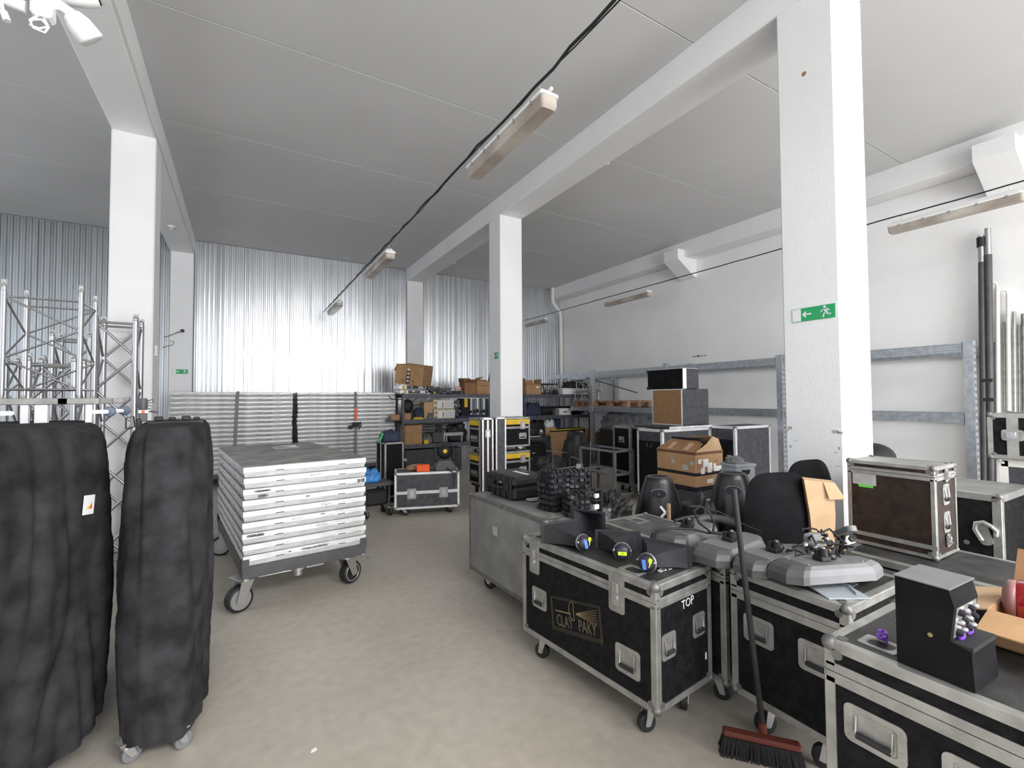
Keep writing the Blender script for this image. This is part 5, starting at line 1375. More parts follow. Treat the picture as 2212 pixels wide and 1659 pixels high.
# base plates of right end
# pallet on the far bay
t = thing('wood_pallet', 'wooden pallet lying in the far bay of the galvanised rack', 'pallet', (7.72, 8.10, 1.385), 90)
for y in (-0.33, 0, 0.33):
    MB().box(-0.6, 0.6, y - 0.05, y + 0.05, 0.122, 0.144).build('board', 'wood', t)
    MB().box(-0.6, 0.6, y - 0.05, y + 0.05, 0.0, 0.022).build('board', 'wood', t)
    for x in (-0.53, 0, 0.53):
        MB().box(x - 0.07, x + 0.07, y - 0.05, y + 0.05, 0.022, 0.100, b=0.003).build('block', 'wood', t)
for x in (-0.53, -0.26, 0, 0.26, 0.53):
    MB().box(x - 0.06, x + 0.06, -0.38, 0.38, 0.100, 0.122).build('board', 'wood', t)
t = thing('wood_pallet', 'darker pallet end beyond the first one in the far bay', 'pallet', (7.72, 9.07, 1.385), 90)
for y in (-0.33, 0, 0.33):
    MB().box(-0.32, 0.32, y - 0.05, y + 0.05, 0.0, 0.022).build('board', 'card_d', t)
    for x in (-0.25, 0, 0.25): MB().box(x - 0.07, x + 0.07, y - 0.05, y + 0.05, 0.022, 0.100, b=0.003).build('block', 'card_d', t)
for x in (-0.26, -0.13, 0, 0.13, 0.26): MB().box(x - 0.06, x + 0.06, -0.38, 0.38, 0.100, 0.122).build('board', 'card_d', t)
# small lattice trusses lying along the rack
def lying_truss(label, p, q_, w, n, r=0.016):
    t = thing('truss_section', label, 'truss', p)
    L = (Vector(q_) - Vector(p)).length; T = TR(0, 0, 0) @ (Vector(q_) - Vector(p)).to_track_quat('Y', 'Z').to_matrix().to_4x4()
    C = ((-w / 2, 0), (w / 2, 0), (w / 2, w), (-w / 2, w))
    for a, b in C: MB().cyl((a, 0, b), (a, L, b), r, n=8, T=T).build('chord', 'silver_ring', t)
    for i in range(4):
        a = C[i]; b = C[(i + 1) % 4]; m = MB()
        for e in (0.0, L): m.cyl((a[0], e, a[1]), (b[0], e, b[1]), r * 0.8, n=6, T=T)
        m.build('end_frame', 'silver_ring', t)
        m = MB()
        for k in range(n):
            p0, p1 = (a, b) if k % 2 else (b, a)
            m.cyl((p0[0], L * k / n, p0[1]), (p1[0], L * (k + 1) / n, p1[1]), r * 0.6, n=6, T=T)
        m.build('lattice', 'silver_ring', t)
    return t
lying_truss('upper of the small trusses lying end-on in the far rack bay', (7.62, 8.80, 1.78), (7.62, 9.50, 1.78), 0.22, 4)
lying_truss('lower of the small trusses lying end-on in the far rack bay', (7.58, 8.85, 1.53), (7.58, 9.50, 1.53), 0.22, 4)
t = thing('grey_bracing_rod', 'thin dark diagonal rod in the far bay of the rack', 'rod', (7.4, 8.4, 0)); MB().cyl((0.0, 0.55, 2.10), (0.1, -1.05, 1.70), 0.012, n=6).build('rod', 'greyp2', t)
crumple('grey_tarp', 'grey draped tarp with a rolled end under the rack beam', 'tarp', 7.35, 8.05, 6.9, 8.6, 0.85, 1.30, 'grey_cloth', 61, amp=0.18, part='tarp')
boxthing('tarp_support', 'dark crate carrying the grey tarp behind the tall cases', 'crate', 7.40, 8.0, 6.95, 8.5, 0.0, 0.85, 'rubber')
# ================================================================= MIDDLE GROUND
# two speaker boxes on the tall case
lidt = boxthing('flat_board', 'loose flat dark board with bright rim lying over the tall cases', 'board', 5.42, 6.40, 4.69, 5.40, 1.134, 1.165, 'grey_ply', extra=(('rim', 'deck_alu', 0, 1, -0.012, 0.0, 0.0, 1.0),))
t = thing('speaker_box', 'lower box with tan board front and white rim, on the tall case', 'speaker', (5.77, 4.72, 1.167))
MB().box(0, 0.60, 0, 0.60, 0, 0.56, b=0.012).build('cabinet', 'grey_ply', t)
MB().box(-0.012, 0.0, 0.03, 0.58, 0.015, 0.545).build('tan_front', 'tan_board', t)
for (a, b, c, d) in ((0.0, 0.60, 0.545, 0.56), (0.585, 0.60, 0.0, 0.545), (0.015, 0.03, 0.0, 0.545), (0.03, 0.585, 0.0, 0.015)):
    MB().box(-0.014, -0.002, a, b, c, d).build('rim', 'deck_alu', t)
t = thing('speaker_box', 'upper black box with white side edge, topmost on the tall case', 'speaker', (5.77, 4.72, 1.729))
MB().box(0, 0.36, 0, 0.70, 0, 0.31, b=0.012).build('cabinet', 'box_black', t)
MB().box(-0.010, 0.0, 0.012, 0.69, 0.008, 0.300).build('front_cloth', 'box_black', t)
MB().box(-0.006, 0.075, -0.006, 0.0, 0.0, 0.31).build('white_edge', 'white', t)
MB().box(0.08, 0.355, -0.005, 0.0, 0.004, 0.306).build('grey_side', 'grey_ply', t)
MB().box(0.0, 0.355, 0.005, 0.69, 0.309, 0.314).build('top_sheet', 'deck_alu', t)
for zz in (0.02, 0.29):
    MB().sphere((0.0, 0.69, zz), 0.028, 10, 6).build('corner_cap', 'rubber', t)
# frame table
t = thing('frame_table', 'bare grey metal frame table with cut-out lower shelf', 'table', (5.02, 5.42, 0), 1)
w, d, h = 0.44, 0.86, 0.765
for x in (0, w - 0.04):
    for y in (0, d - 0.04):
        q = MB(); q.box(x, x + 0.04, y, y + 0.004, 0, h); q.box(x if x == 0 else x + 0.036, (x if x == 0 else x + 0.036) + 0.004, y, y + 0.04, 0, h); q.box(x, x + 0.04, y + 0.036, y + 0.04, 0, h); q.build('leg', 'silver_ring', t)
for zz in (h, 0.40):
    q = MB()
    q.box(0, w, 0, 0.045, zz - 0.03, zz, b=0.003); q.box(0, w, d - 0.045, d, zz - 0.03, zz, b=0.003); q.box(0, 0.045, 0.045, d - 0.045, zz - 0.03, zz, b=0.003); q.box(w - 0.045, w, 0.045, d - 0.045, zz - 0.03, zz, b=0.003)
    q.build('top_frame' if zz == h else 'shelf_frame', 'silver_ring', t)
# lower shelf plate with two round openings
q = MB()
for k, cy in enumerate((0.235, 0.625)):
    n = 24; R_ = 0.12; y0, y1 = 0.045 + 0.385 * k, 0.43 + 0.385 * k; x0, x1 = 0.045, w - 0.045
    V = []; cx = w / 2
    for i in range(n):
        a = 2 * PI * (i + 0.5) / n; V.append((cx + R_ * math.cos(a), cy + R_ * math.sin(a), 0.394))
    for i in range(n):
        a = 2 * PI * (i + 0.5) / n; ca, sa = math.cos(a), math.sin(a)
        tt = min((x1 - cx) / abs(ca) if abs(ca) > 1e-6 else 9, ((y1 - cy) if sa > 0 else (cy - y0)) / abs(sa) if abs(sa) > 1e-6 else 9)
        V.append((cx + ca * tt, cy + sa * tt, 0.394))
    q.add(V, [(i, n + i, n + (i + 1) % n, (i + 1) % n) for i in range(n)])
q.build('shelf_plate', 'galv', t)
q = MB(); q.box(0.04, w - 0.04, 0.0, 0.03, 0.06, 0.09); q.box(0, 0.03, 0.04, d - 0.04, 0.06, 0.09); q.build('foot_rail', 'galv', t)
crumple('black_toolbag', 'black bag with grey pockets on the floor behind the frame table', 'bag', 4.98, 5.5, 6.42, 6.9, 0.0, 0.95, 'rubber', 71, amp=0.12, part='bag_body')
crumple('blue_grey_cloth', 'small blue-grey cloth draped on the frame table corner', 'cloth', 5.04, 5.30, 6.04, 6.24, 0.766, 0.80, 'navy', 72, amp=0.3)
# trolley with grey cables left of the frame table
t = thing('flat_trolley', 'low flat trolley with pale tube frame left of the frame table', 'trolley', (4.45, 6.35, 0), -18)
MB().box(-0.5, 0.45, -0.3, 0.3, 0.20, 0.24, b=0.006).build('deck', 'greyp2', t)
q = MB(); q.tube([(0.45, -0.3, 0.24), (0.45, -0.3, 0.52), (0.45, -0.2, 0.58), (0.45, 0.2, 0.58), (0.45, 0.3, 0.52), (0.45, 0.3, 0.24)], 0.018, 8); q.tube([(-0.5, -0.3, 0.24), (-0.5, -0.3, 0.4), (0.45, -0.3, 0.5)], 0.012, 6); q.build('push_frame', 'alu_dull', t)
for x in (-0.4, 0.35):
    for y in (-0.22, 0.22): castor(t, x, y, 0.20, 0.06, rz=20)
crumple('black_canvas', 'black canvas heap on the low flat trolley', 'cloth', 4.10, 4.75, 6.10, 6.60, 0.245, 0.62, 'rubber', 73, amp=0.2)
t = thing('microphone_stand', 'thin pale stand rods rising from the black canvas heap', 'stand', (4.20, 5.95, 0))
q = MB(); q.cyl((0, 0, 0), (0.04, 0, 0.95), 0.007, n=6); q.build('rod', 'alu_dull', t); q = MB(); q.cyl((-0.1, 0, 0.78), (0.30, 0.0, 0.72), 0.006, n=6); q.build('boom', 'alu_dull', t); MB().lathe([(0.13, 0), (0.13, 0.012), (0.02, 0.02)], 20).build('base', 'rubber', t)
t = thing('microphone_stand', 'second thin rod stand, right of the first behind the slotted blocks', 'stand', (4.75, 5.70, 0)); MB().cyl((0, 0, 0), (0.03, 0, 0.90), 0.007, n=6).build('rod', 'alu_dull', t); MB().lathe([(0.13, 0), (0.13, 0.012), (0.02, 0.02)], 20).build('base', 'rubber', t)

# orange cardboard box with black tape on a dark stool
def big_box():
    t = thing('taped_carton', 'bulging orange carton bound with black tape, behind the black cones', 'box', (3.99, 3.20, 0.70), -90)
    w, d, h = 0.48, 0.42, 0.36
    V = []
    R = [(-w / 2, -d / 2), (0.0, -d / 2 - 0.0), (w / 2, -d / 2), (w / 2, d / 2), (-w / 2, d / 2)]
    MB().box(-w / 2, w / 2, -d / 2, d / 2, 0, h, b=0.006).build('walls', 'card', t)
    # raised lid flaps
    q = MB()
    q.add([(-w / 2 - 0.01, -d / 2, h), (w * 0.5, -d / 2, h), (w * 0.42, -0.03, h + 0.10), (-w / 2 + 0.06, -0.03, h + 0.11), (-w / 2 - 0.01, -d / 2, h - 0.005), (w * 0.5, -d / 2, h - 0.005), (w * 0.42, -0.03, h + 0.09), (-w / 2 + 0.06, -0.03, h + 0.10)],
          [(0, 1, 2, 3), (7, 6, 5, 4), (0, 4, 5, 1), (1, 5, 6, 2), (2, 6, 7, 3), (3, 7, 4, 0)])
    q.build('lid_flap', 'card_d', t)
    q = MB()
    q.add([(-w / 2, d / 2, h), (w / 2, d / 2, h), (w * 0.46, 0.03, h + 0.16), (-w / 2 + 0.07, 0.0, h + 0.11), (-w / 2, d / 2, h - 0.004), (w / 2, d / 2, h - 0.004), (w * 0.46, 0.03, h + 0.154), (-w / 2 + 0.07, 0.0, h + 0.10)],
          [(0, 1, 2, 3), (7, 6, 5, 4), (0, 4, 5, 1), (1, 5, 6, 2), (2, 6, 7, 3), (3, 7, 4, 0)])
    q.build('lid_flap', 'card', t)
    q = MB(); q.prism([(-d / 2, 0), (d / 2, 0), (d * 0.36, 0.12), (0.06, 0.15), (-0.03, 0.08)], 0, 0.004, face_T((0, 1, 0), (0, 0, 1), (w / 2 - 0.01, 0, h)))
    q.build('end_flap', 'card_in', t)
    for (z0, z1, mm_, nm) in ((0.135, 0.165, 'ink', 'black_tape'), (h - 0.022, h + 0.004, 'ink_brown', 'black_tape'), (-0.004, 0.03, 'ink', 'black_tape')):
        MB().box(-w / 2 - 0.0015, w / 2 + 0.0015, -d / 2 - 0.0015, d / 2 + 0.0015, z0, z1).build(nm, mm_, t)
    q = MB(); q.tube([(-w / 2 + 0.05, -0.03, h + 0.112), (-0.05, -0.03, h + 0.114), (w * 0.36, -0.035, h + 0.118), (w * 0.44, -0.06, h + 0.09)], 0.014, 6); q.build('black_strap', 'ink', t)
    rnd = random.Random(4)
    for k in range(14):
        x = rnd.uniform(0, 1)
        a = 0.02 + rnd.uniform(0, 0.03); b_ = rnd.uniform(0.015, 0.045)
        MB().box(-a, a, -b_, b_, 0, 0.0008).build('tape_piece', 'paper' if k % 3 else 'wood', t, face_T((0, 1, 0), (0, 0, 1), (w / 2 + 0.0006 + 0.0002 * k, -d / 2 + 0.05 + (d - 0.1) * x, 0.175 + 0.10 * rnd.random() * 0.8 + 0.012)))
    for (u, v, a, b_) in ((-0.03, 0.255, 0.018, 0.022), (0.12, 0.21, 0.032, 0.026), (0.20, 0.26, 0.022, 0.016)):
        MB().box(-a, a, -b_, b_, 0, 0.001).build('tape_piece', 'paper_g', t, face_T((1, 0, 0), (0, 0, 1), (u, -d / 2 - 0.001, v)))
    for (u, a) in ((-0.10, 0.025), (0.10, 0.03)):
        MB().box(-a, a, 0.02, 0.15, 0.0, 0.001).build('tape_piece', 'card_in', t, face_T((1, 0, 0), (0, 0.87, 0.5), (u, -d / 2 + 0.005, h + 0.004)))
    MB().box(-0.045, 0.045, -0.02, 0.02, 0, 0.001).build('white_label', 'paper', t, face_T((0, 1, 0), (0, 0, 1), (w / 2 + 0.0012, 0.0, 0.075)))
    return t
big_box()
t = thing('dark_pedestal', 'dark crate beneath the taped orange carton', 'crate', (3.99, 3.20, 0), -90); MB().box(-0.23, 0.23, -0.20, 0.20, 0, 0.69, b=0.01).build('body', 'grey_ply', t); MB().box(0.229, 0.234, -0.15, 0.15, 0.58, 0.60).build('pale_rail', 'deck_alu', t); MB().box(0.229, 0.236, -0.18, 0.18, 0.35, 0.55).build('pale_case_side', 'alu', t)
# black cones with a grip recess
def cone(label, x, y, h, rz, rb, rt, vmark):
    t = thing('black_cone', label, 'plastic cone', (x, y, 0), rz, 'black plastic cones behind the cases')
    V = []; n = 40; prof = []
    zs = [0, 0.02, 0.3 * h, 0.55 * h, 0.75 * h, 0.88 * h, 0.95 * h, 0.985 * h, h]
    rs = [rb, rb, rb * 0.92, rb * 0.78, rb * 0.62, rb * 0.50, rt * 1.0, rt * 0.92, rt * 0.80]
    mb = MB(); mb.lathe(list(zip(rs, zs)), n); sc_ = Matrix.Diagonal((1.12, 0.9, 1, 1))
    mb.v = [tuple(sc_ @ Vector(p)) for p in mb.v]
    mb.build('shell', 'black_gloss', t)
    q = MB(); q.lathe([(rt * 0.60, h - 0.004), (rt * 0.60, h + 0.002), (rt * 0.80, h + 0.002), (rt * 0.84, h - 0.006)], 30, sc_); q.build('top_ring', 'greyp2', t)
    q = MB(); q.lathe([(rt * 0.58, h + 0.001), (rt * 0.5, h + 0.0025)], 24, sc_); q.build('top_opening', 'ink', t)
    # grip recess: dark lens shape with pale lip, on the front
    zr = h * 0.90; rr = rb * 0.47
    q = MB(); q.prism([(0.055 * math.cos(a * PI / 12), 0.026 * math.sin(a * PI / 12) - (0.008 if a > 12 else 0)) for a in range(24)], 0, 0.012); q.build('grip_recess', 'ink', t, face_T((1, 0, 0), (0, 0.36, 1), (0, -rr * 0.98, zr - 0.02)))
    q = MB(); q.tube([(0.056 * math.cos(a * PI / 12), 0.028 * math.sin(a * PI / 12), 0.008) for a in range(0, 13)], 0.0045, 6); q.build('recess_lip', 'greyp', t, face_T((1, 0, 0), (0, 0.36, 1), (0, -rr * 0.98, zr - 0.02)))
    MB().sphere((0, -rr - 0.02, zr - 0.028), 0.006, 8, 6).build('screw', 'silver_ring', t)
    if vmark:
        q = MB()
        for (p, q2) in (((-0.020, 0.045), (0.018, 0.0)), ((0.018, 0.0), (-0.020, -0.045))):
            p = Vector(p); q2 = Vector(q2); dd = (q2 - p).normalized(); nn = Vector((-dd.y, dd.x)) * 0.009
            q.prism([(p - nn)[:], (q2 - nn)[:], (q2 + nn)[:], (p + nn)[:]], 0, 0.004)
        q.build('chevron_mark', 'chalk', t, face_T((1, 0, 0), (0, 0.38, 1), (0.03, -rb * 0.655, h * 0.735)))
    return t
cone('black shell cone with a white chevron mark, left one behind the grey-topped case', 2.95, 2.67, 0.955, -48, 0.25, 0.105, True)
cone('plain black shell cone between the orange carton and the office chair', 3.42, 2.33, 0.99, -54, 0.25, 0.105, False)
t = thing('waste_bin', 'slim black waste bin between the two black cones', 'bin', (2.83, 2.26, 0)); MB().lathe([(0.055, 0), (0.068, 0.80), (0.071, 0.81), (0.071, 0.83), (0.062, 0.83), (0.05, 0.02)], 24).build('bin', 'blackp', t)
crumple('black_soft_case', 'black soft case with grey piping between bin and right cone', 'bag', 2.96, 3.16, 2.22, 2.40, 0.0, 0.80, 'rubber', 81, amp=0.1, part='bag_body')
t = thing('pale_stick', 'short pale wooden stick standing behind the grey-topped case', 'stick', (2.64, 2.30, 0)); MB().box(-0.009, 0.009, -0.01, 0.01, 0, 0.84).build('stick', 'card_in', t)
crumple('cable_heap', 'heap of black cables between the silver case and the left cone', 'cables', 2.40, 2.66, 2.62, 3.0, 0.66, 0.80, 'rubber', 83, amp=0.5, freq=11, part='cables')
boxthing('added_dark_chest', 'added low dark chest beneath the heap of black cables', 'chest', 2.39, 2.66, 2.62, 3.02, 0.0, 0.655, 'rubber')  # chest added to support the cable heap
# grey plastic crate
t = thing('plastic_crate', 'pale grey plastic crate with grip slot, in front of the dark tall case', 'crate', (3.90, 2.60, 0.62), -12)
MT['crate_grey'] = mat('crate_grey', (0.33, 0.36, 0.38), 0.5, var=0.08)
MB().box(-0.11, 0.11, -0.09, 0.09, 0, 0.37, b=0.008).build('body', 'crate_grey', t)
MB().box(-0.117, 0.117, -0.097, 0.097, 0.355, 0.38, b=0.003).build('rim', 'crate_grey', t)
MB().prism([(-0.05, 0.02), (0.05, 0.02), (0.035, -0.02), (-0.035, -0.02)], 0, 0.002).build('grip_slot', 'ink', t, face_T((1, 0, 0), (0, 0, 1), (0, -0.0905, 0.31)))
crumple('pale_rag', 'pale violet-grey rag lying on the grey plastic crate', 'cloth', 3.80, 3.95, 2.55, 2.68, 1.002, 1.05, 'arm_grey', 84, amp=0.5)
boxthing('crate_base', 'dark box below the grey plastic crate', 'box', 3.78, 4.02, 2.50, 2.72, 0.0, 0.615, 'grey_ply')

# office chairs
def office_chair(label, x, y, rz, top):
    t = thing('office_chair', label, 'chair', (x, y, 0), rz, 'black office chairs')
    # backrest shell: superellipse slab, curved
    def slab(w, h, th, z0, n=36):
        V = []; rows = 7
        for s_ in (0, 1):
            for j in range(rows):
                g = 1 - j / rows
                for i in range(n):
                    a = 2 * PI * i / n; ex = 0.55
                    u = math.copysign(abs(math.cos(a)) ** ex, math.cos(a)) * w / 2; v = math.copysign(abs(math.sin(a)) ** ex, math.sin(a)) * h / 2
                    u *= g * (1 + 0.10 * (v / h)) if True else 1; v *= g
                    bow = 0.35 * u * u
                    ed = (1 - g) ** 0.5
                    V.append((u * (1.0 - 0.22 * (v / h + 0.0)), (-th / 2 * ed if s_ == 0 else th / 2 * ed) + (-bow) - 0.10 * (v / h) ** 2, z0 + h / 2 + v))
        F = []
        for s_ in (0, 1):
            o_ = s_ * rows * n
            for j in range(rows - 1):
                for i in range(n):
                    f = (o_ + j * n + i, o_ + j * n + (i + 1) % n, o_ + (j + 1) * n + (i + 1) % n, o_ + (j + 1) * n + i)
                    F.append(f if s_ == 0 else f[::-1])
            l = list(range(o_ + (rows - 1) * n, o_ + rows * n)); F.append(l if s_ == 0 else l[::-1])
        mb = MB(); mb.add(V, F, smooth=True); return mb
    bh = top - 0.56
    slab(0.46, bh, 0.10, 0.56).build('backrest', 'chair_cloth', t, TR(0, 0.20, 0))
    q = MB(); q.prism(rrect(0.48, 0.46, 0.12, 6), 0.43, 0.52, TR(0, -0.06, 0)); q.build('seat', 'chair_cloth', t)
    q = MB(); q.cyl((0, -0.02, 0.10), (0, -0.02, 0.43), 0.028, n=12); q.build('gas_lift', 'rubber', t)
    q = MB(); q.box(-0.03, 0.03, 0.05, 0.24, 0.41, 0.44); q.box(-0.03, 0.03, 0.22, 0.25, 0.42, 0.75); q.build('back_support', 'rubber', t)
    q = MB()
    for k in range(5):
        a = 2 * PI * k / 5 + 0.3
        q.cyl((0, -0.02, 0.11), (0.22 * math.cos(a), -0.02 + 0.22 * math.sin(a), 0.07), 0.022, 0.014, n=8)
    q.build('star_base', 'rubber', t)
    for k in range(5):
        a = 2 * PI * k / 5 + 0.3
        w = MB(); w.cyl((0.22 * math.cos(a) - 0.02, -0.02 + 0.22 * math.sin(a), 0.028), (0.22 * math.cos(a) + 0.02, -0.02 + 0.22 * math.sin(a), 0.028), 0.028, n=14); w.build('wheel', 'rubber', t)
    for s_ in (-1, 1):
        q = MB(); q.tube([(s_ * 0.20, 0.0, 0.44), (s_ * 0.23, 0.02, 0.50), (s_ * 0.225, 0.03, 0.62), (s_ * 0.212, 0.03, 0.69)], 0.015, 8); q.build('arm_post', 'rubber', t)
        q = MB(); q.prism(rrect(0.055, 0.24, 0.026, 5), 0.69, 0.72, TR(s_ * 0.212, -0.02, 0)); q.build('armrest', 'arm_grey', t)
    return t
ch1 = office_chair('black office chair with its tall rounded back above the grey bars', 2.93, 1.74, 150, 1.155)
ch2 = office_chair('second black office chair, right behind the first by the nearest column', 3.28, 1.78, 145, 1.19)
ch2.location = (3.215, 1.80, 0); ch1.location = (2.80, 1.73, 0); ch1.rotation_euler.z = math.radians(158); ch2.rotation_euler.z = math.radians(172)
bpy.context.view_layer.update()
inv_ = ch1.matrix_world.inverted()
q = MB(); q.prism(rrect(0.05, 0.17, 0.024, 5), -0.014, 0.014, TR(2.755, 1.235, 0.885) @ RZ(-35) @ Matrix.Rotation(math.radians(-28), 4, 'X')); q.build('armrest_pad', 'arm_grey', ch1, inv_)
q = MB(); q.tube([(2.765, 1.245, 0.872), (2.80, 1.27, 0.80), (2.79, 1.31, 0.62), (2.80, 1.45, 0.47), (2.80, 1.60, 0.45)], 0.012, 8); q.build('armrest_bracket', 'rubber', ch1, inv_)
# orange open paper sack between chairs
t = thing('paper_sack', 'orange brown paper sack wedged between the two office chairs', 'sack', (2.90, 1.42, 0.72), -38)
q = MB()
q.add([(-0.06, -0.03, 0), (0.05, -0.03, -0.02), (0.075, 0.03, 0.0), (-0.05, 0.04, 0), (-0.075, -0.035, 0.2), (0.06, -0.035, 0.2), (0.085, 0.03, 0.2), (-0.06, 0.045, 0.2), (-0.10, -0.03, 0.40), (0.055, -0.035, 0.385), (0.075, 0.03, 0.39), (-0.08, 0.04, 0.405)],
      [(0, 1, 5, 4), (1, 2, 6, 5), (2, 3, 7, 6), (3, 0, 4, 7), (4, 5, 9, 8), (5, 6, 10, 9), (6, 7, 11, 10), (7, 4, 8, 11), (3, 2, 1, 0), (8, 9, 10, 11)])
q.build('sack_body', 'card_in', t)
q = MB(); q.add([(0.0, -0.037, 0.385), (0.06, -0.038, 0.385), (0.10, -0.06, 0.30), (0.02, -0.055, 0.295), (0.0, -0.035, 0.388), (0.06, -0.036, 0.388), (0.10, -0.058, 0.303), (0.02, -0.053, 0.298)], [(0, 3, 2, 1), (4, 5, 6, 7), (0, 1, 5, 4), (1, 2, 6, 5), (2, 3, 7, 6), (3, 0, 4, 7)])
q.build('folded_flap', 'card_in', t)
boxthing('dark_support_box', 'dark box below the orange paper sack', 'box', 2.80, 2.96, 1.36, 1.48, 0.0, 0.70, 'rubber')

# black hard case on the grey metal case
t = thing('hard_case', 'black moulded hard case with white label on its lid', 'case', (2.02, 3.38, 0.785), 92)
RR = Matrix.Rotation(0, 4, 'Z')
q = MB(); q.box(-0.22, 0.22, -0.165, 0.165, 0, 0.10, b=0.022); q.build('body', 'blackp', t)
q = MB(); q.box(-0.225, 0.225, -0.17, 0.17, 0.102, 0.185, b=0.025); q.build('lid', 'blackp', t)
for x in (-0.17, -0.08, 0.02, 0.10, 0.19):
    MB().box(x - 0.016, x + 0.016, 0.160, 0.178, 0.01, 0.18, b=0.005).build('rib', 'blackp', t)
for x in (-0.125, 0.14):
    MB().box(x - 0.025, x + 0.025, 0.170, 0.188, 0.07, 0.14, b=0.005).build('clasp', 'blackp', t)
MB().box(-0.06, -0.015, 0.1785, 0.1805, 0.12, 0.135).build('maker_plate', 'silver_ring', t)
MB().box(-0.15, 0.06, -0.035, 0.0, 0.185, 0.1865, T=RZ(0)).build('white_label', 'paper', t)
MB().box(-0.02, 0.06, -0.10, -0.075, 0.185, 0.1865).build('grey_label', 'greyp', t)
q = MB(); q.tube([(-0.06, 0.17, 0.09), (-0.06, 0.205, 0.09), (0.06, 0.205, 0.09), (0.06, 0.17, 0.09)], 0.009, 8); q.build('carry_handle', 'blackp', t)
MB().box(-0.30, -0.225, -0.12, 0.06, 0.0, 0.012, b=0.004).build('paper_pad', 'paper_g', t)
# slotted black blocks (crumpled grilles)
def grille_block(label, x, y, z, w, d, h, rz, seed):
    t = thing('slotted_block', label, 'block', (x, y, z), rz, 'black slotted blocks')
    MB().box(-w / 2 + 0.012, w / 2 - 0.012, -d / 2 + 0.012, d / 2 - 0.012, 0, h - 0.01).build('core', 'ink', t)
    rnd = random.Random(seed); q = MB()
    nx = max(2, round(w / 0.042)); nz = round(h / 0.042); ny = max(2, round(d / 0.042))
    for j in range(nz):
        for i in range(nx):
            for fc in (-1, 1):
                if rnd.random() < 0.85:
                    cx = -w / 2 + w * (i + 0.5) / nx; cz = h * (j + 0.5) / nz; s_ = 0.017
                    T = TR(cx, fc * d / 2, cz) @ Matrix.Rotation(rnd.uniform(-0.4, 0.4), 4, 'X') @ Matrix.Rotation(rnd.uniform(-0.35, 0.35), 4, 'Z')
                    q.box(-s_, s_, -0.009, 0.009, -s_ * 0.75, s_ * 0.75, T, b=0.003)
        for i in range(ny):
            for fc in (-1, 1):
                if rnd.random() < 0.85:
                    cy = -d / 2 + d * (i + 0.5) / ny; cz = h * (j + 0.5) / nz; s_ = 0.017
                    T = TR(fc * w / 2, cy, cz) @ Matrix.Rotation(rnd.uniform(-0.4, 0.4), 4, 'Y') @ Matrix.Rotation(rnd.uniform(-0.35, 0.35), 4, 'Z')
                    q.box(-0.009, 0.009, -s_, s_, -s_ * 0.75, s_ * 0.75, T, b=0.003)
    for i in range(nx):
        for k in range(ny):
            q.box(-w / 2 + w * (i + 0.25) / nx, -w / 2 + w * (i + 0.8) / nx, -d / 2 + d * (k + 0.25) / ny, -d / 2 + d * (k + 0.8) / ny, h - 0.01, h + rnd.uniform(0.0, 0.012), b=0.003)
    o = q.build('lugs', 'blackp', t); o['kind'] = 'stuff'
    return t
grille_block('tall black slotted block beside the black hard case', 1.99, 2.80, 0.784, 0.16, 0.17, 0.28, 8, 1)
grille_block('shorter black slotted block, nearest the case corner', 2.02, 2.575, 0.784, 0.15, 0.12, 0.155, -12, 2)
grille_block('black slotted block with a white tag, right of the tall one', 2.19, 2.78, 0.784, 0.15, 0.12, 0.27, -20, 3)
t = thing('white_tag', 'small white square tag on top of the right slotted block', 'tag', (2.20, 2.77, 1.068), -20); MB().box(-0.018, 0.018, -0.004, 0.004, 0, 0.035, T=Matrix.Rotation(0.3, 4, 'X')).build('tag', 'greyp', t)
t = thing('white_clips', 'white and black clip pieces beside the short slotted block', 'clips', (2.19, 2.56, 0.784), 10)
q = MB(); q.box(-0.025, 0.025, -0.012, 0.012, 0.02, 0.055, b=0.004); q.box(-0.015, 0.025, -0.012, 0.012, 0.10, 0.13, b=0.004); q.build('white_piece', 'white', t)
q = MB(); q.box(0.03, 0.045, -0.025, 0.02, 0.0, 0.16, b=0.003); q.box(-0.04, 0.045, -0.03, 0.022, 0.155, 0.17, b=0.003); q.box(-0.04, 0.045, -0.03, 0.022, 0.08, 0.092, b=0.003); q.build('black_piece', 'rubber', t)

# low case toppings
t = thing('red_box', 'small bright orange-red box on the low case before the shelves', 'box', (2.17, 6.14, 0.600), -17); MB().box(-0.085, 0.085, -0.05, 0.05, 0, 0.085, b=0.004).build('body', 'orange', t); MB().box(-0.088, 0.088, -0.053, 0.053, 0.07, 0.09, b=0.003).build('lid', 'orange', t)
crumple('brown_rag', 'flat brown cloth behind the red box on the low case', 'cloth', 2.0, 2.30, 6.28, 6.44, 0.60, 0.665, 'wood', 91, amp=0.25)
t = thing('moving_head_light', 'black moving head stage light with yoke and orange lens on the low case', 'stage light', (2.50, 6.17, 0.600), -17)
q = MB()
P1 = rrect(0.30, 0.26, 0.03, 3); P2 = rrect(0.20, 0.18, 0.03, 3); n = len(P1)
q.add([(a, b, 0.0) for a, b in P1] + [(a, b, 0.05) for a, b in P1] + [(a, b, 0.13) for a, b in P2], [(i, (i + 1) % n, n + (i + 1) % n, n + i) for i in range(n)] + [(n + i, n + (i + 1) % n, 2 * n + (i + 1) % n, 2 * n + i) for i in range(n)] + [list(range(n))[::-1], list(range(2 * n, 3 * n))])
q.build('base', 'greyp2', t)
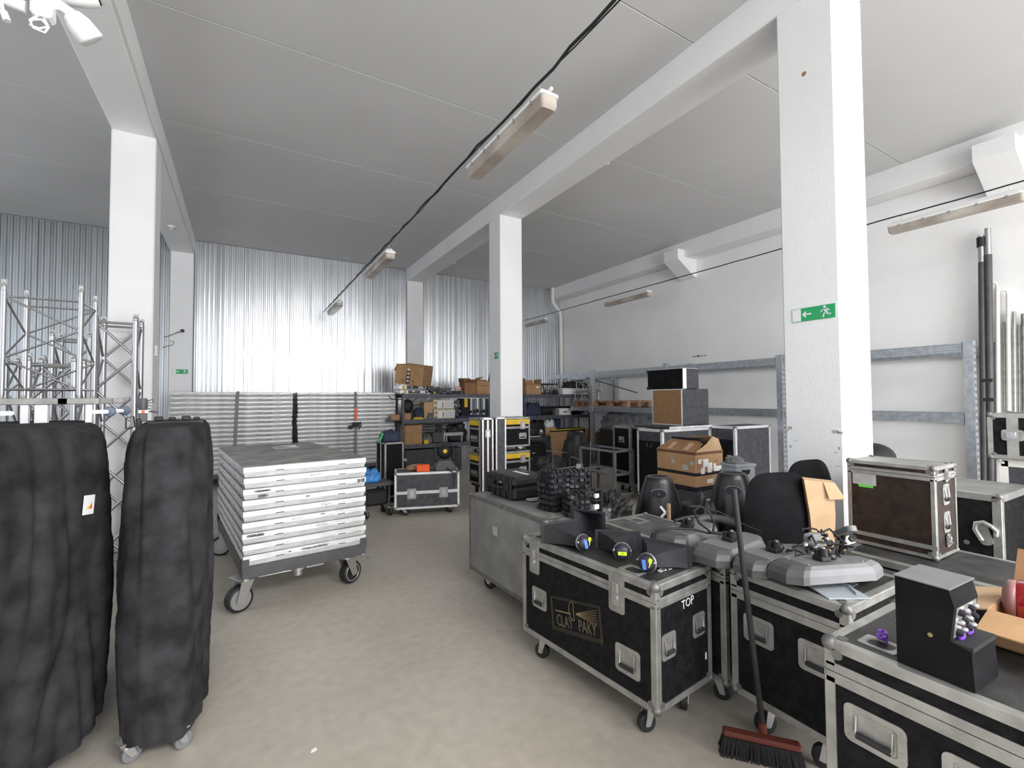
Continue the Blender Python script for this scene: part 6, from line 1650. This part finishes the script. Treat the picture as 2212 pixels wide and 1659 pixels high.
q = MB(); q.tube([(-0.13, 0, 0.20), (-0.14, 0, 0.26), (-0.11, 0, 0.34), (0, 0, 0.38), (0.11, 0, 0.34), (0.14, 0, 0.26), (0.13, 0, 0.20)], 0.014, 8); q.box(-0.15, -0.10, -0.05, 0.05, 0.12, 0.30, b=0.015); q.box(0.10, 0.15, -0.05, 0.05, 0.12, 0.30, b=0.015); q.build('yoke', 'rubber', t)
q = MB(); q.sphere((0, 0, 0.24), 0.10, 20, 12); q.build('head', 'rubber', t)
q = MB(); q.cyl((0.0, -0.09, 0.26), (0.0, -0.105, 0.262), 0.028, n=16); q.build('lens', 'yellow', t)
q = MB(); q.tube([(0.02, -0.13, 0.03), (0.05, -0.22, 0.012), (0.10, -0.25, -0.02), (0.11, -0.255, -0.10), (0.10, -0.26, -0.20)], 0.008, 6); q.tube([(0.11, -0.255, -0.05), (0.16, -0.22, 0.012), (0.2, -0.1, 0.012)], 0.007, 6); q.build('power_cable', 'cable', t)
# blue bag on a small dolly left of the low case
t = thing('small_dolly', 'small grey dolly beside the deck cart carrying a blue bag', 'dolly', (1.58, 6.45, 0), 6)
MB().box(-0.20, 0.22, -0.16, 0.16, 0.42, 0.47, b=0.006).build('board', 'greyp2', t)
q = MB()
for x in (-0.16, 0.17):
    for y in (-0.12, 0.12): q.cyl((x, y, 0.14), (x, y, 0.42), 0.016, n=8)
q.build('leg', 'greyp2', t)
for x in (-0.16, 0.17):
    for y in (-0.12, 0.12): castor(t, x, y, 0.14, 0.05, rz=35)
MB().box(-0.15, 0.17, -0.10, 0.10, 0.15, 0.36, b=0.03).build('dark_motor', 'rubber', t)
crumple('blue_bag', 'blue plastic bag on the small dolly behind the deck cart', 'bag', 1.38, 1.66, 6.35, 6.55, 0.472, 0.62, 'bluebag', 95, amp=0.35, freq=8, part='bag_body')
t = crumple('blue_grey_bag', 'blue-grey bag on top of the tall dark case left of the shelves', 'bag', 1.86, 2.16, 7.08, 7.38, 0.935, 1.10, 'navy', 97, amp=0.15, part='bag_body')
t = thing('green_strap', 'green strap end hanging left of the blue-grey bag', 'strap', (1.86, 7.12, 0.93)); MB().box(-0.06, -0.03, -0.02, 0.02, 0.0, 0.14, T=Matrix.Rotation(0.4, 4, 'Y')).build('strap', 'green_s', t)
# ================================================================= THINGS ON THE FOREGROUND CASES
def horn(label, mouth_c, yaw, mw, mh, drv, z0, sticker, group='black horn loudspeakers'):
    """mouth_c: centre of the mouth; yaw: direction the mouth faces (deg); drv: x,y of the driver"""
    t = thing('horn_speaker', label, 'horn speaker', (mouth_c[0], mouth_c[1], z0), yaw - 90, group)
    # local +y = facing direction of the mouth
    a = math.radians(yaw - 90); dx, dy = drv[0] - mouth_c[0], drv[1] - mouth_c[1]
    lx = dx * math.cos(a) + dy * math.sin(a); ly = -dx * math.sin(a) + dy * math.cos(a)
    q = MB(); k = 0.004; zc = mh / 2 + 0.001
    # flare: horizontally curved frustum from throat to mouth
    rows = 9; V = []; thr = (0.022, 0.022)
    for s_ in (0, 1):
        for j in range(rows):
            f = j / (rows - 1)
            w = thr[0] + (mw / 2 - thr[0]) * f ** 1.9; h = thr[1] + (mh / 2 - thr[1]) * f ** 0.85
            w -= k * s_; h -= k * s_
            cx = lx * (1 - f); cy = ly * (1 - f); cz = 0.045 * (1 - f) + zc * f
            V += [(cx - w, cy, cz - h), (cx + w, cy, cz - h), (cx + w, cy, cz + h), (cx - w, cy, cz + h)]
    F = []
    for s_ in (0, 1):
        o = s_ * rows * 4
        for j in range(rows - 1):
            for i in range(4):
                f_ = (o + j * 4 + i, o + j * 4 + (i + 1) % 4, o + (j + 1) * 4 + (i + 1) % 4, o + (j + 1) * 4 + i)
                F.append(f_[::-1] if s_ == 0 else f_)
    for i in range(4):
        F.append(((rows - 1) * 4 + i, (rows - 1) * 4 + (i + 1) % 4, (2 * rows - 1) * 4 + (i + 1) % 4, (2 * rows - 1) * 4 + i))
    q.add(V, F); q.build('flare', 'horn_black', t)
    q = MB(); g = 0.016
    q.box(-mw / 2 - g, mw / 2 + g, -0.003, 0.003, zc + mh / 2, zc + mh / 2 + g * 0.6); q.box(-mw / 2 - g, -mw / 2, -0.003, 0.003, 0.001, zc + mh / 2); q.box(mw / 2, mw / 2 + g, -0.003, 0.003, 0.001, zc + mh / 2)
    q.build('mouth_rim', 'horn_black', t)
    # driver behind the throat
    d = Vector((lx, ly, 0.045)); n = Vector((lx, ly, 0)).normalized() if False else Vector((0, -1, 0.12)).normalized()
    T = face_T(Vector((1, 0, 0)), n.cross(Vector((1, 0, 0))), d)
    q = MB(); q.lathe([(0.030, -0.012), (0.043, -0.010), (0.045, 0.002), (0.045, 0.016), (0.040, 0.020)], 28, T); q.build('driver_body', 'rubber', t)
    q = MB(); q.lathe([(0.0455, 0.004), (0.0475, 0.006), (0.0475, 0.012), (0.0455, 0.014)], 28, T); q.build('driver_ring', 'silver_ring', t)
    q = MB(); q.lathe([(0.037, 0.020), (0.034, 0.034), (0.022, 0.042), (0.008, 0.044)], 24, T); q.build('magnet_cap', 'violet_black', t)
    if sticker in ('both', 'blue'):
        q = MB(); q.box(-0.008, 0.010, -0.026, 0.020, 0.0, 0.0015); q.build('blue_label', 'blue', t, T @ TR(-0.004, -0.002, 0.0435) @ Matrix.Rotation(0.2, 4, 'Z'))
    if sticker in ('both', 'lime', 'blue'):
        q = MB(); q.box(-0.022, 0.022, -0.009, 0.009, 0.0, 0.0015); o = q.build('lime_label', 'lime', t, T @ (TR(0.0, -0.004, 0.0448) if sticker == 'lime' else TR(0.022, 0.008, 0.040) @ Matrix.Rotation(1.2, 4, 'Z')))
        if sticker == 'lime': lettering('OK', 0.014, 'ink', o, TR(0, 0, 0.0016), 'pen_lettering', ext=0.0002)
    for s_ in (-1, 1):
        MB().cyl(d + Vector((s_ * 0.040, -0.012, 0.012)), d + Vector((s_ * 0.044, -0.030, 0.014)), 0.005, n=8).build('terminal', 'silver_ring', t)
    return t
MT['horn_black'] = mat('horn_plastic', (0.026, 0.027, 0.031), 0.42, var=0.2, bump=0.1, bscale=200)
MT['violet_black'] = mat('magnet_dark', (0.03, 0.022, 0.04), 0.4)
ZL = 0.7385
horn('black horn with blue and lime labels, nearest the case\'s left end', (1.665, 2.285), 86, 0.22, 0.105, (1.668, 2.075), ZL, 'both')
horn('middle black horn with a lime label on its round driver', (1.855, 1.985), 48, 0.22, 0.095, (1.755, 1.845), ZL, 'lime')
horn('right-hand black horn with a silver ringed driver turned left', (1.905, 1.69), 22, 0.24, 0.105, (1.745, 1.655), ZL, 'blue')
horn('rear black horn standing upright, mouth towards the aisle', (1.875, 2.27), 205, 0.20, 0.15, (1.98, 2.33), ZL, None)

def speaker_bar(label, x, y, rz, L, W, z0, roll=0, bracket=True, tone='greyp', pitch=0):
    t = thing('grey_speaker', label, 'speaker', (x, y, z0), rz, 'grey wedge speakers on the cases')
    h = 0.075
    # hexagonal wedge: bevelled ends, arched back
    out = [(-L / 2, -W * 0.28), (-L / 2 + 0.05, -W / 2), (L / 2 - 0.10, -W / 2), (L / 2, -W * 0.2), (L / 2, W * 0.2), (L / 2 - 0.10, W / 2), (-L / 2 + 0.05, W / 2), (-L / 2, W * 0.28)]
    n = len(out)
    def sc(f, dz): return [(a * f if abs(a) > 0 else a, b * f, dz) for a, b in out]
    V = sc(1, 0.004) + sc(1.0, 0.036) + sc(0.93, 0.060) + sc(0.80, h)
    F = [(k * n + i, k * n + (i + 1) % n, (k + 1) * n + (i + 1) % n, (k + 1) * n + i) for k in range(3) for i in range(n)] + [list(range(n))[::-1], list(range(3 * n, 4 * n))]
    q = MB(); q.add(V, F); T0 = Matrix.Rotation(math.radians(roll), 4, 'X') @ Matrix.Rotation(math.radians(pitch), 4, 'Y')
    q.build('cabinet', tone, t, T0)
    q = MB()
    m = [(-L / 2 - 0.004, -W * 0.30), (-L / 2 + 0.045, -W / 2 - 0.003), (-L / 2 + 0.075, -W / 2 - 0.003), (-L / 2 + 0.075, W / 2 + 0.003), (-L / 2 + 0.045, W / 2 + 0.003), (-L / 2 - 0.004, W * 0.30)]
    V = [(a, b, 0.003) for a, b in m] + [(a, b, 0.038) for a, b in m] + [(a * 0.935, b * 0.93, 0.063) for a, b in m] + [(a * 0.83, b * 0.8, 0.076) for a, b in m]; k_ = len(m)
    q.add(V, [(k * k_ + i, k * k_ + (i + 1) % k_, (k + 1) * k_ + (i + 1) % k_, (k + 1) * k_ + i) for k in range(3) for i in range(k_)] + [list(range(k_))[::-1], list(range(3 * k_, 4 * k_))])
    q.build('end_cap', 'greyp2', t, T0)
    for (a, b) in ((-L / 2 + 0.11, -W * 0.3), (L / 2 - 0.12, -W * 0.3), (L / 2 - 0.12, W * 0.3), (-L / 2 + 0.11, W * 0.3)):
        MB().cyl((a, b, h * 0.9), (a, b, h + 0.003), 0.004, n=8).build('screw', 'castor_metal', t, T0)
    if bracket:
        q = MB(); q.box(-0.045, 0.005, -0.03, 0.03, h, h + 0.022, b=0.004); q.cyl((-0.02, -0.015, h + 0.02), (-0.02, -0.015, h + 0.055), 0.017, n=12); q.cyl((-0.02, 0.02, h + 0.02), (-0.02, 0.02, h + 0.045), 0.014, n=10); q.build('clamp', 'blackp', t, T0)
        q = MB(); q.lathe([(0.020, 0), (0.024, 0.010), (0.018, 0.028), (0.006, 0.030)], 14, TR(0.035, 0.01, h)); q.build('knob', 'black_gloss', t, T0)
        q = MB(); q.cyl((-0.02, -0.015, h + 0.052), (-0.02, -0.015, h + 0.060), 0.008, n=10); q.build('bolt', 'castor_metal', t, T0)
    return t
Z2 = 0.7585
speaker_bar('grey wedge speaker farthest left with black cable, behind the right-hand horn', 2.28, 1.84, 8, 0.50, 0.20, Z2)
speaker_bar('grey wedge speaker with a bent cable loop, second from the left', 2.27, 1.56, 6, 0.52, 0.21, Z2)
speaker_bar('grey wedge speaker third from the left, behind the broom pole', 2.30, 1.335, -4, 0.50, 0.17, Z2)
speaker_bar('nearest grey wedge speaker with bluish tone lying tilted at the case corner', 2.30, 1.105, -22, 0.50, 0.20, Z2 + 0.022, roll=-6)
t = thing('speaker_cable', 'black cable curling over the left grey wedge speakers', 'cable', (2.15, 1.80, Z2))
q = MB(); q.tube([(-0.14, 0.07, 0.03), (-0.13, 0.06, 0.085), (-0.05, 0.02, 0.10), (0.05, -0.05, 0.098), (0.10, -0.11, 0.085), (0.16, -0.16, 0.088)], 0.007, 8)
q.cyl((-0.15, 0.075, 0.02), (-0.135, 0.065, 0.075), 0.012, n=10)
q.tube([(0.16, -0.10, 0.085), (0.24, -0.05, 0.10), (0.27, 0.0, 0.15), (0.22, 0.03, 0.19), (0.15, 0.02, 0.17), (0.12, -0.04, 0.12), (0.10, -0.14, 0.09), (0.20, -0.22, 0.085)], 0.006, 8)
q.tube([(0.22, 0.03, 0.19), (0.30, -0.05, 0.16), (0.34, -0.18, 0.11), (0.36, -0.26, 0.09)], 0.004, 6)
q.build('cable', 'cable', t)
q = MB(); q.tube([(0.10, 0.12, 0.10), (0.17, 0.10, 0.115), (0.25, 0.07, 0.12)], 0.011, 8); q.build('black_connector', 'blackp', t)
t = thing('cable_bundle', 'tangled black and violet cables behind the nearest wedge speaker', 'cables', (2.42, 1.27, Z2)); q = MB(); rnd = random.Random(21)
for k in range(12):
    p = Vector((rnd.uniform(-0.15, 0.2), rnd.uniform(-0.12, 0.06), rnd.uniform(0.08, 0.12))); P = [p.copy()]
    for _ in range(6):
        p = p + Vector((rnd.uniform(-0.06, 0.08), rnd.uniform(-0.05, 0.04), rnd.uniform(-0.03, 0.03))); p.z = min(max(p.z, 0.06), 0.15); p.x = min(p.x, 0.24); P.append(p.copy())
    q.tube(P, 0.005, 6)
q.build('cables', 'cable', t)
q = MB(); q.box(0.0, 0.10, -0.06, -0.01, 0.08, 0.12, b=0.006); q.box(0.05, 0.14, -0.02, 0.03, 0.10, 0.145, b=0.008); q.build('violet_housing', 'arm_grey', t)
q = MB(); q.sphere((-0.04, -0.03, 0.115), 0.018, 10, 8); q.sphere((-0.01, -0.06, 0.105), 0.014, 10, 8); q.sphere((0.18, -0.02, 0.11), 0.016, 10, 8); q.build('chrome_fittings', 'chrome', t)
t = thing('curved_pad', 'dark curved seat pad edge behind the grey wedge speakers', 'pad', (2.46, 1.86, 0.757)); q = MB(); q.tube([(-0.08, 0.04, 0.03), (-0.02, 0.07, 0.07), (0.06, 0.05, 0.085), (0.12, -0.02, 0.085), (0.14, -0.12, 0.08)], 0.025, 10); q.build('pad', 'greyp2', t)
t = thing('plastic_tray', 'pale blue flat plastic tray under the nearest wedge speaker', 'tray', (2.24, 1.06, 0.7575), 60)
q = MB(); q.box(-0.11, 0.11, -0.09, 0.09, 0, 0.006, b=0.002); q.tube([(-0.08, -0.05, 0.012), (0.0, -0.075, 0.014), (0.08, -0.03, 0.012)], 0.005, 6); q.build('tray_body', 'crate_grey', t)

# broom
t = thing('broom', 'broom with thin black pole and reddish head leaning against the second case', 'broom', (2.0, 1.25, 0))
q = MB(); q.cyl((0.035, 0.01, 0.10), (-0.03, 0.085, 1.165), 0.0125, n=12); q.build('pole', 'rubber', t)
q = MB(); q.cyl((-0.0298, 0.0848, 1.163), (-0.0305, 0.0855, 1.175), 0.0135, n=12); q.build('pole_cap', 'rubber', t)
q = MB(); q.box(-0.155, 0.155, -0.026, 0.026, 0.075, 0.100, b=0.008); q.build('head', 'red_dull', t, RZ(-50))
q = MB(); q.cyl((0.035, 0.01, 0.09), (0.033, 0.013, 0.14), 0.018, n=10); q.build('socket', 'red_dull', t)
q = MB(); rnd = random.Random(9)
for i in range(46):
    for j in range(7):
        x = -0.15 + 0.30 * i / 45; y = -0.022 + 0.044 * j / 6; sx = x * 1.12 + rnd.uniform(-0.004, 0.004); sy = y * 2.0 + rnd.uniform(-0.004, 0.004)
        q.add([(x - 0.003, y, 0.076), (x + 0.003, y, 0.076), (x, y + 0.004, 0.076), (sx - 0.003, sy, 0.0), (sx + 0.003, sy, 0.0), (sx, sy + 0.004, 0.0)], [(0, 1, 4, 3), (1, 2, 5, 4), (2, 0, 3, 5)])
o = q.build('bristles', 'bristle', t, RZ(-50)); o['kind'] = 'stuff'

# knobbed black box on the nearest case
t = thing('effect_box', 'black stepped box with a chrome knob panel on the nearest case', 'equipment box', (1.575, 0.585, 0.866), -92)
# local x: away from the left end along -y, local y: towards +x (depth)
prof = [(0, 0), (0.0, 0.235), (0.115, 0.235), (0.125, 0.195), (0.115, 0.105), (0.155, 0.095), (0.16, 0.0)]
D_ = 0.15
V = [(a, 0, z) for a, z in prof] + [(a, D_, z) for a, z in prof]; n = len(prof)
q = MB(); q.add(V, [list(range(n)), list(range(n, 2 * n))[::-1]] + [(i, n + i, n + (i + 1) % n, (i + 1) % n) for i in range(n)]); q.build('housing', 'box_black', t)
q = MB(); q.box(-0.002, 0.118, -0.004, D_ + 0.006, 0.2355, 0.2385); q.build('top_plate', 'greyp', t)
Tp = face_T((0, 1, 0), Vector((0.010, 0, 0.090)), (0.1205, D_ / 2, 0.150))
q = MB(); q.box(-0.062, 0.062, -0.040, 0.040, 0, 0.0015); q.build('knob_panel', 'silver_ring', t, Tp)
rnd = random.Random(3)
for i in range(3):
    for j in range(4):
        u = -0.042 + 0.028 * j + rnd.uniform(-0.003, 0.003); v = -0.026 + 0.026 * i
        q = MB(); q.lathe([(0.009, 0.0015), (0.008, 0.010), (0.005, 0.014)], 12, TR(u, v, 0)); q.build('knob', 'chrome' if (i + j) % 2 else 'ink', t, Tp)
for (u, v) in ((-0.03, -0.036), (0.02, -0.034)):
    MB().box(u - 0.013, u + 0.013, v - 0.010, v + 0.006, 0.0015, 0.012, b=0.003).build('violet_terminal', 'violet', t, Tp)
MB().box(0.112, 0.158, 0.002, D_ - 0.002, 0.095, 0.106).build('ledge', 'rubber', t)
q = MB(); q.cyl((0.075, -0.003, 0.105), (0.075, 0.0, 0.105), 0.0055, n=14); q.build('brass_socket', 'gold2', t)
# violet clamps
t = thing('violet_clamps', 'pair of small violet plastic clamps left of the knobbed black box', 'clamps', (1.68, 0.665, 0.866), 30)
for (x, y) in ((-0.016, 0.0), (0.018, -0.008)):
    q = MB(); q.tube([(x + 0.011 * math.cos(a * PI / 6), y + 0.009 * math.sin(a * PI / 6), 0.012) for a in range(12)], 0.005, 8, close=True); q.box(x - 0.012, x + 0.012, y - 0.014, y - 0.006, 0.0, 0.010, b=0.002); q.build('clamp_ring', 'violet', t)
# cardboard pieces around the box
t = thing('cardboard_flap_box', 'open cardboard box with long flaps at the right edge, holding red glossy gear', 'box', (2.06, 0.36, 0.866), -88)
w, d, h = 0.26, 0.28, 0.10
q = MB(); q.box(-w / 2, w / 2, -d / 2, -d / 2 + 0.004, 0, h); q.box(-w / 2, w / 2, d / 2 - 0.004, d / 2, 0, h); q.box(-w / 2, -w / 2 + 0.004, -d / 2, d / 2, 0, h); q.box(w / 2 - 0.004, w / 2, -d / 2, d / 2, 0, h); q.box(-w / 2, w / 2, -d / 2, d / 2, 0, 0.004); q.build('walls', 'card', t)
q = MB(); q.box(-w / 2, w / 2, -0.13, 0, -0.002, 0.002); q.build('flap', 'card', t, TR(0, -d / 2, h) @ Matrix.Rotation(math.radians(10), 4, 'X'))
q = MB(); q.box(-0.17, 0, -d / 2, d / 2, -0.002, 0.002); q.build('flap', 'card_in', t, TR(-w / 2, 0, h) @ Matrix.Rotation(math.radians(-16), 4, 'Y'))
q = MB(); q.box(-w / 2, w / 2, 0, 0.14, -0.002, 0.002); q.build('flap', 'card_d', t, TR(0, d / 2, h) @ Matrix.Rotation(math.radians(55), 4, 'X'))
t = thing('red_light_unit', 'glossy red translucent lamp unit lying in the open cardboard box', 'lamp unit', (2.06, 0.36, 0.875), -80)
q = MB(); q.lathe([(0.030, -0.11), (0.062, -0.09), (0.075, -0.03), (0.070, 0.03), (0.050, 0.08), (0.02, 0.105)], 28, TR(0, 0.0, 0.10) @ Matrix.Rotation(PI / 2, 4, 'Y')); q.build('red_shell', 'red_gloss', t)
q = MB(); q.lathe([(0.030, -0.125), (0.058, -0.112), (0.060, -0.095), (0.02, -0.09)], 28, TR(0, 0.0, 0.10) @ Matrix.Rotation(PI / 2, 4, 'Y')); q.build('pink_lens', 'lens_pink', t) if False else q.build('pink_lens', mat('dusty_pink_lens', (0.30, 0.14, 0.13), 0.35), t)
q = MB(); q.tube([(0.03, -0.05, 0.155), (0.07, -0.05, 0.155), (0.07, -0.065, 0.115), (0.03, -0.065, 0.115)], 0.004, 6, close=True); q.build('gilt_buckle', 'gold2', t)
MB().box(-0.08, 0.08, -0.05, 0.05, 0.0, 0.03, b=0.01).build('red_base', 'red_gloss', t)

# ================================================================= POLES LEANING AT THE RIGHT WALL
t = thing('wrapped_pole', 'tall dark cloth wrapped double pole leaning on the right wall beside the rack', 'pole', (7.95, 1.95, 0))
q = MB(); q.cyl((-0.17, 0.02, 0.0), (0.10, 0.03, 3.28), 0.036, 0.036, n=12); q.cyl((-0.17, -0.04, 0.0), (0.10, -0.03, 3.36), 0.036, 0.036, n=12); q.build('dark_wrap', 'greyp2', t)
q = MB(); q.cyl((0.10, 0.03, 3.28), (0.115, 0.035, 3.62), 0.032, n=12); q.cyl((0.10, -0.03, 3.34), (0.118, -0.028, 3.70), 0.030, n=12); q.build('pole_end', 'silver_ring', t)
MB().cyl((0.108, 0.032, 3.48), (0.113, 0.034, 3.60), 0.042, n=12).build('black_sleeve', 'rubber', t)
for i, (y, zt, m, r) in enumerate(((1.845, 2.95, 'cream', 0.022), (1.795, 2.50, 'alu', 0.017), (1.755, 2.84, 'cream', 0.020), (1.71, 2.62, 'alu', 0.018), (1.672, 2.45, 'alu', 0.015), (1.635, 2.58, 'alu_dull', 0.018), (1.595, 2.50, 'alu', 0.018), (1.55, 2.45, 'cream', 0.020))):
    t = thing('leaning_tube', ('cream tube with a hooked end next to the dark wrapped pole', 'slim aluminium tube between the two hooked cream tubes', 'second cream tube with a hooked end', 'aluminium tube just right of the second hooked tube', 'thin shiny tube leaning further right', 'dull grey tube among the leaning tubes', 'aluminium tube nearest the right frame edge', 'short cream tube at the right frame edge')[i], 'tube', (7.75, y, 0), group='tubes leaning on the right wall')
    MB().cyl((0, 0, 0), (0.36, 0.02, zt), r, n=12).build('tube', m, t)
    if i in (0, 2):
        q = MB(); q.tube([(0.36, 0.02, zt), (0.36, 0.03, zt + 0.05), (0.35, 0.07, zt + 0.07), (0.34, 0.11, zt + 0.05)], 0.012, 6); q.build('hook_end', m, t)
t = thing('roll_end', 'pale curled roll end on top of the right-edge case stack', 'roll', (4.80, 0.90, 1.478)); q = MB(); q.tube([(0.0, 0.07 * math.cos(a * PI / 9) - 0.02, 0.075 + 0.06 * math.sin(a * PI / 9)) for a in range(-2, 13)], 0.018, 10); q.build('roll', 'alu', t)
for (y, z) in ((1.88, 1.78), (1.87, 1.55)):
    t = thing('black_clip', 'black clip on the leaning poles, %s one' % ('upper' if z > 1.6 else 'lower'), 'clip', (7.68, y, z)); MB().box(-0.02, 0.02, -0.05, 0.05, -0.02, 0.02, b=0.004).build('clip', 'rubber', t)
# dark items under the rack between column and stack
t = thing('black_dome_lamp', 'black domed lamp with pale ring on dark crates beyond the upright case', 'lamp', (5.15, 2.05, 0.93)); q = MB(); q.sphere((0, 0, 0.10), 0.17, 20, 12, sc=(1, 1, 0.75)); q.build('dome', 'rubber', t)
q = MB(); q.lathe([(0.06, 0), (0.075, 0.01), (0.06, 0.02)], 20, TR(-0.14, -0.07, 0.06) @ Matrix.Rotation(math.radians(-60), 4, 'Y')); q.build('lens_ring', 'silver_ring', t)
boxthing('dark_crates', 'row of dark crates behind the upright case, under the rack', 'crate', 4.9, 5.9, 1.75, 2.6, 0.0, 0.95, 'rubber')
boxthing('dark_red_box', 'flat dark reddish box beside the column foot, beyond the upright case', 'box', 4.95, 5.3, 2.30, 2.56, 0.952, 1.08, 'brown_ply')
# debris on the floor
t = thing('paper_scrap', 'tiny white scrap on the open floor near the front', 'scrap', (0.30, 2.32, 0.0), 20); MB().prism([(-0.015, -0.006), (0.012, -0.010), (0.016, 0.006), (-0.004, 0.010)], 0, 0.003).build('scrap', 'paper', t)
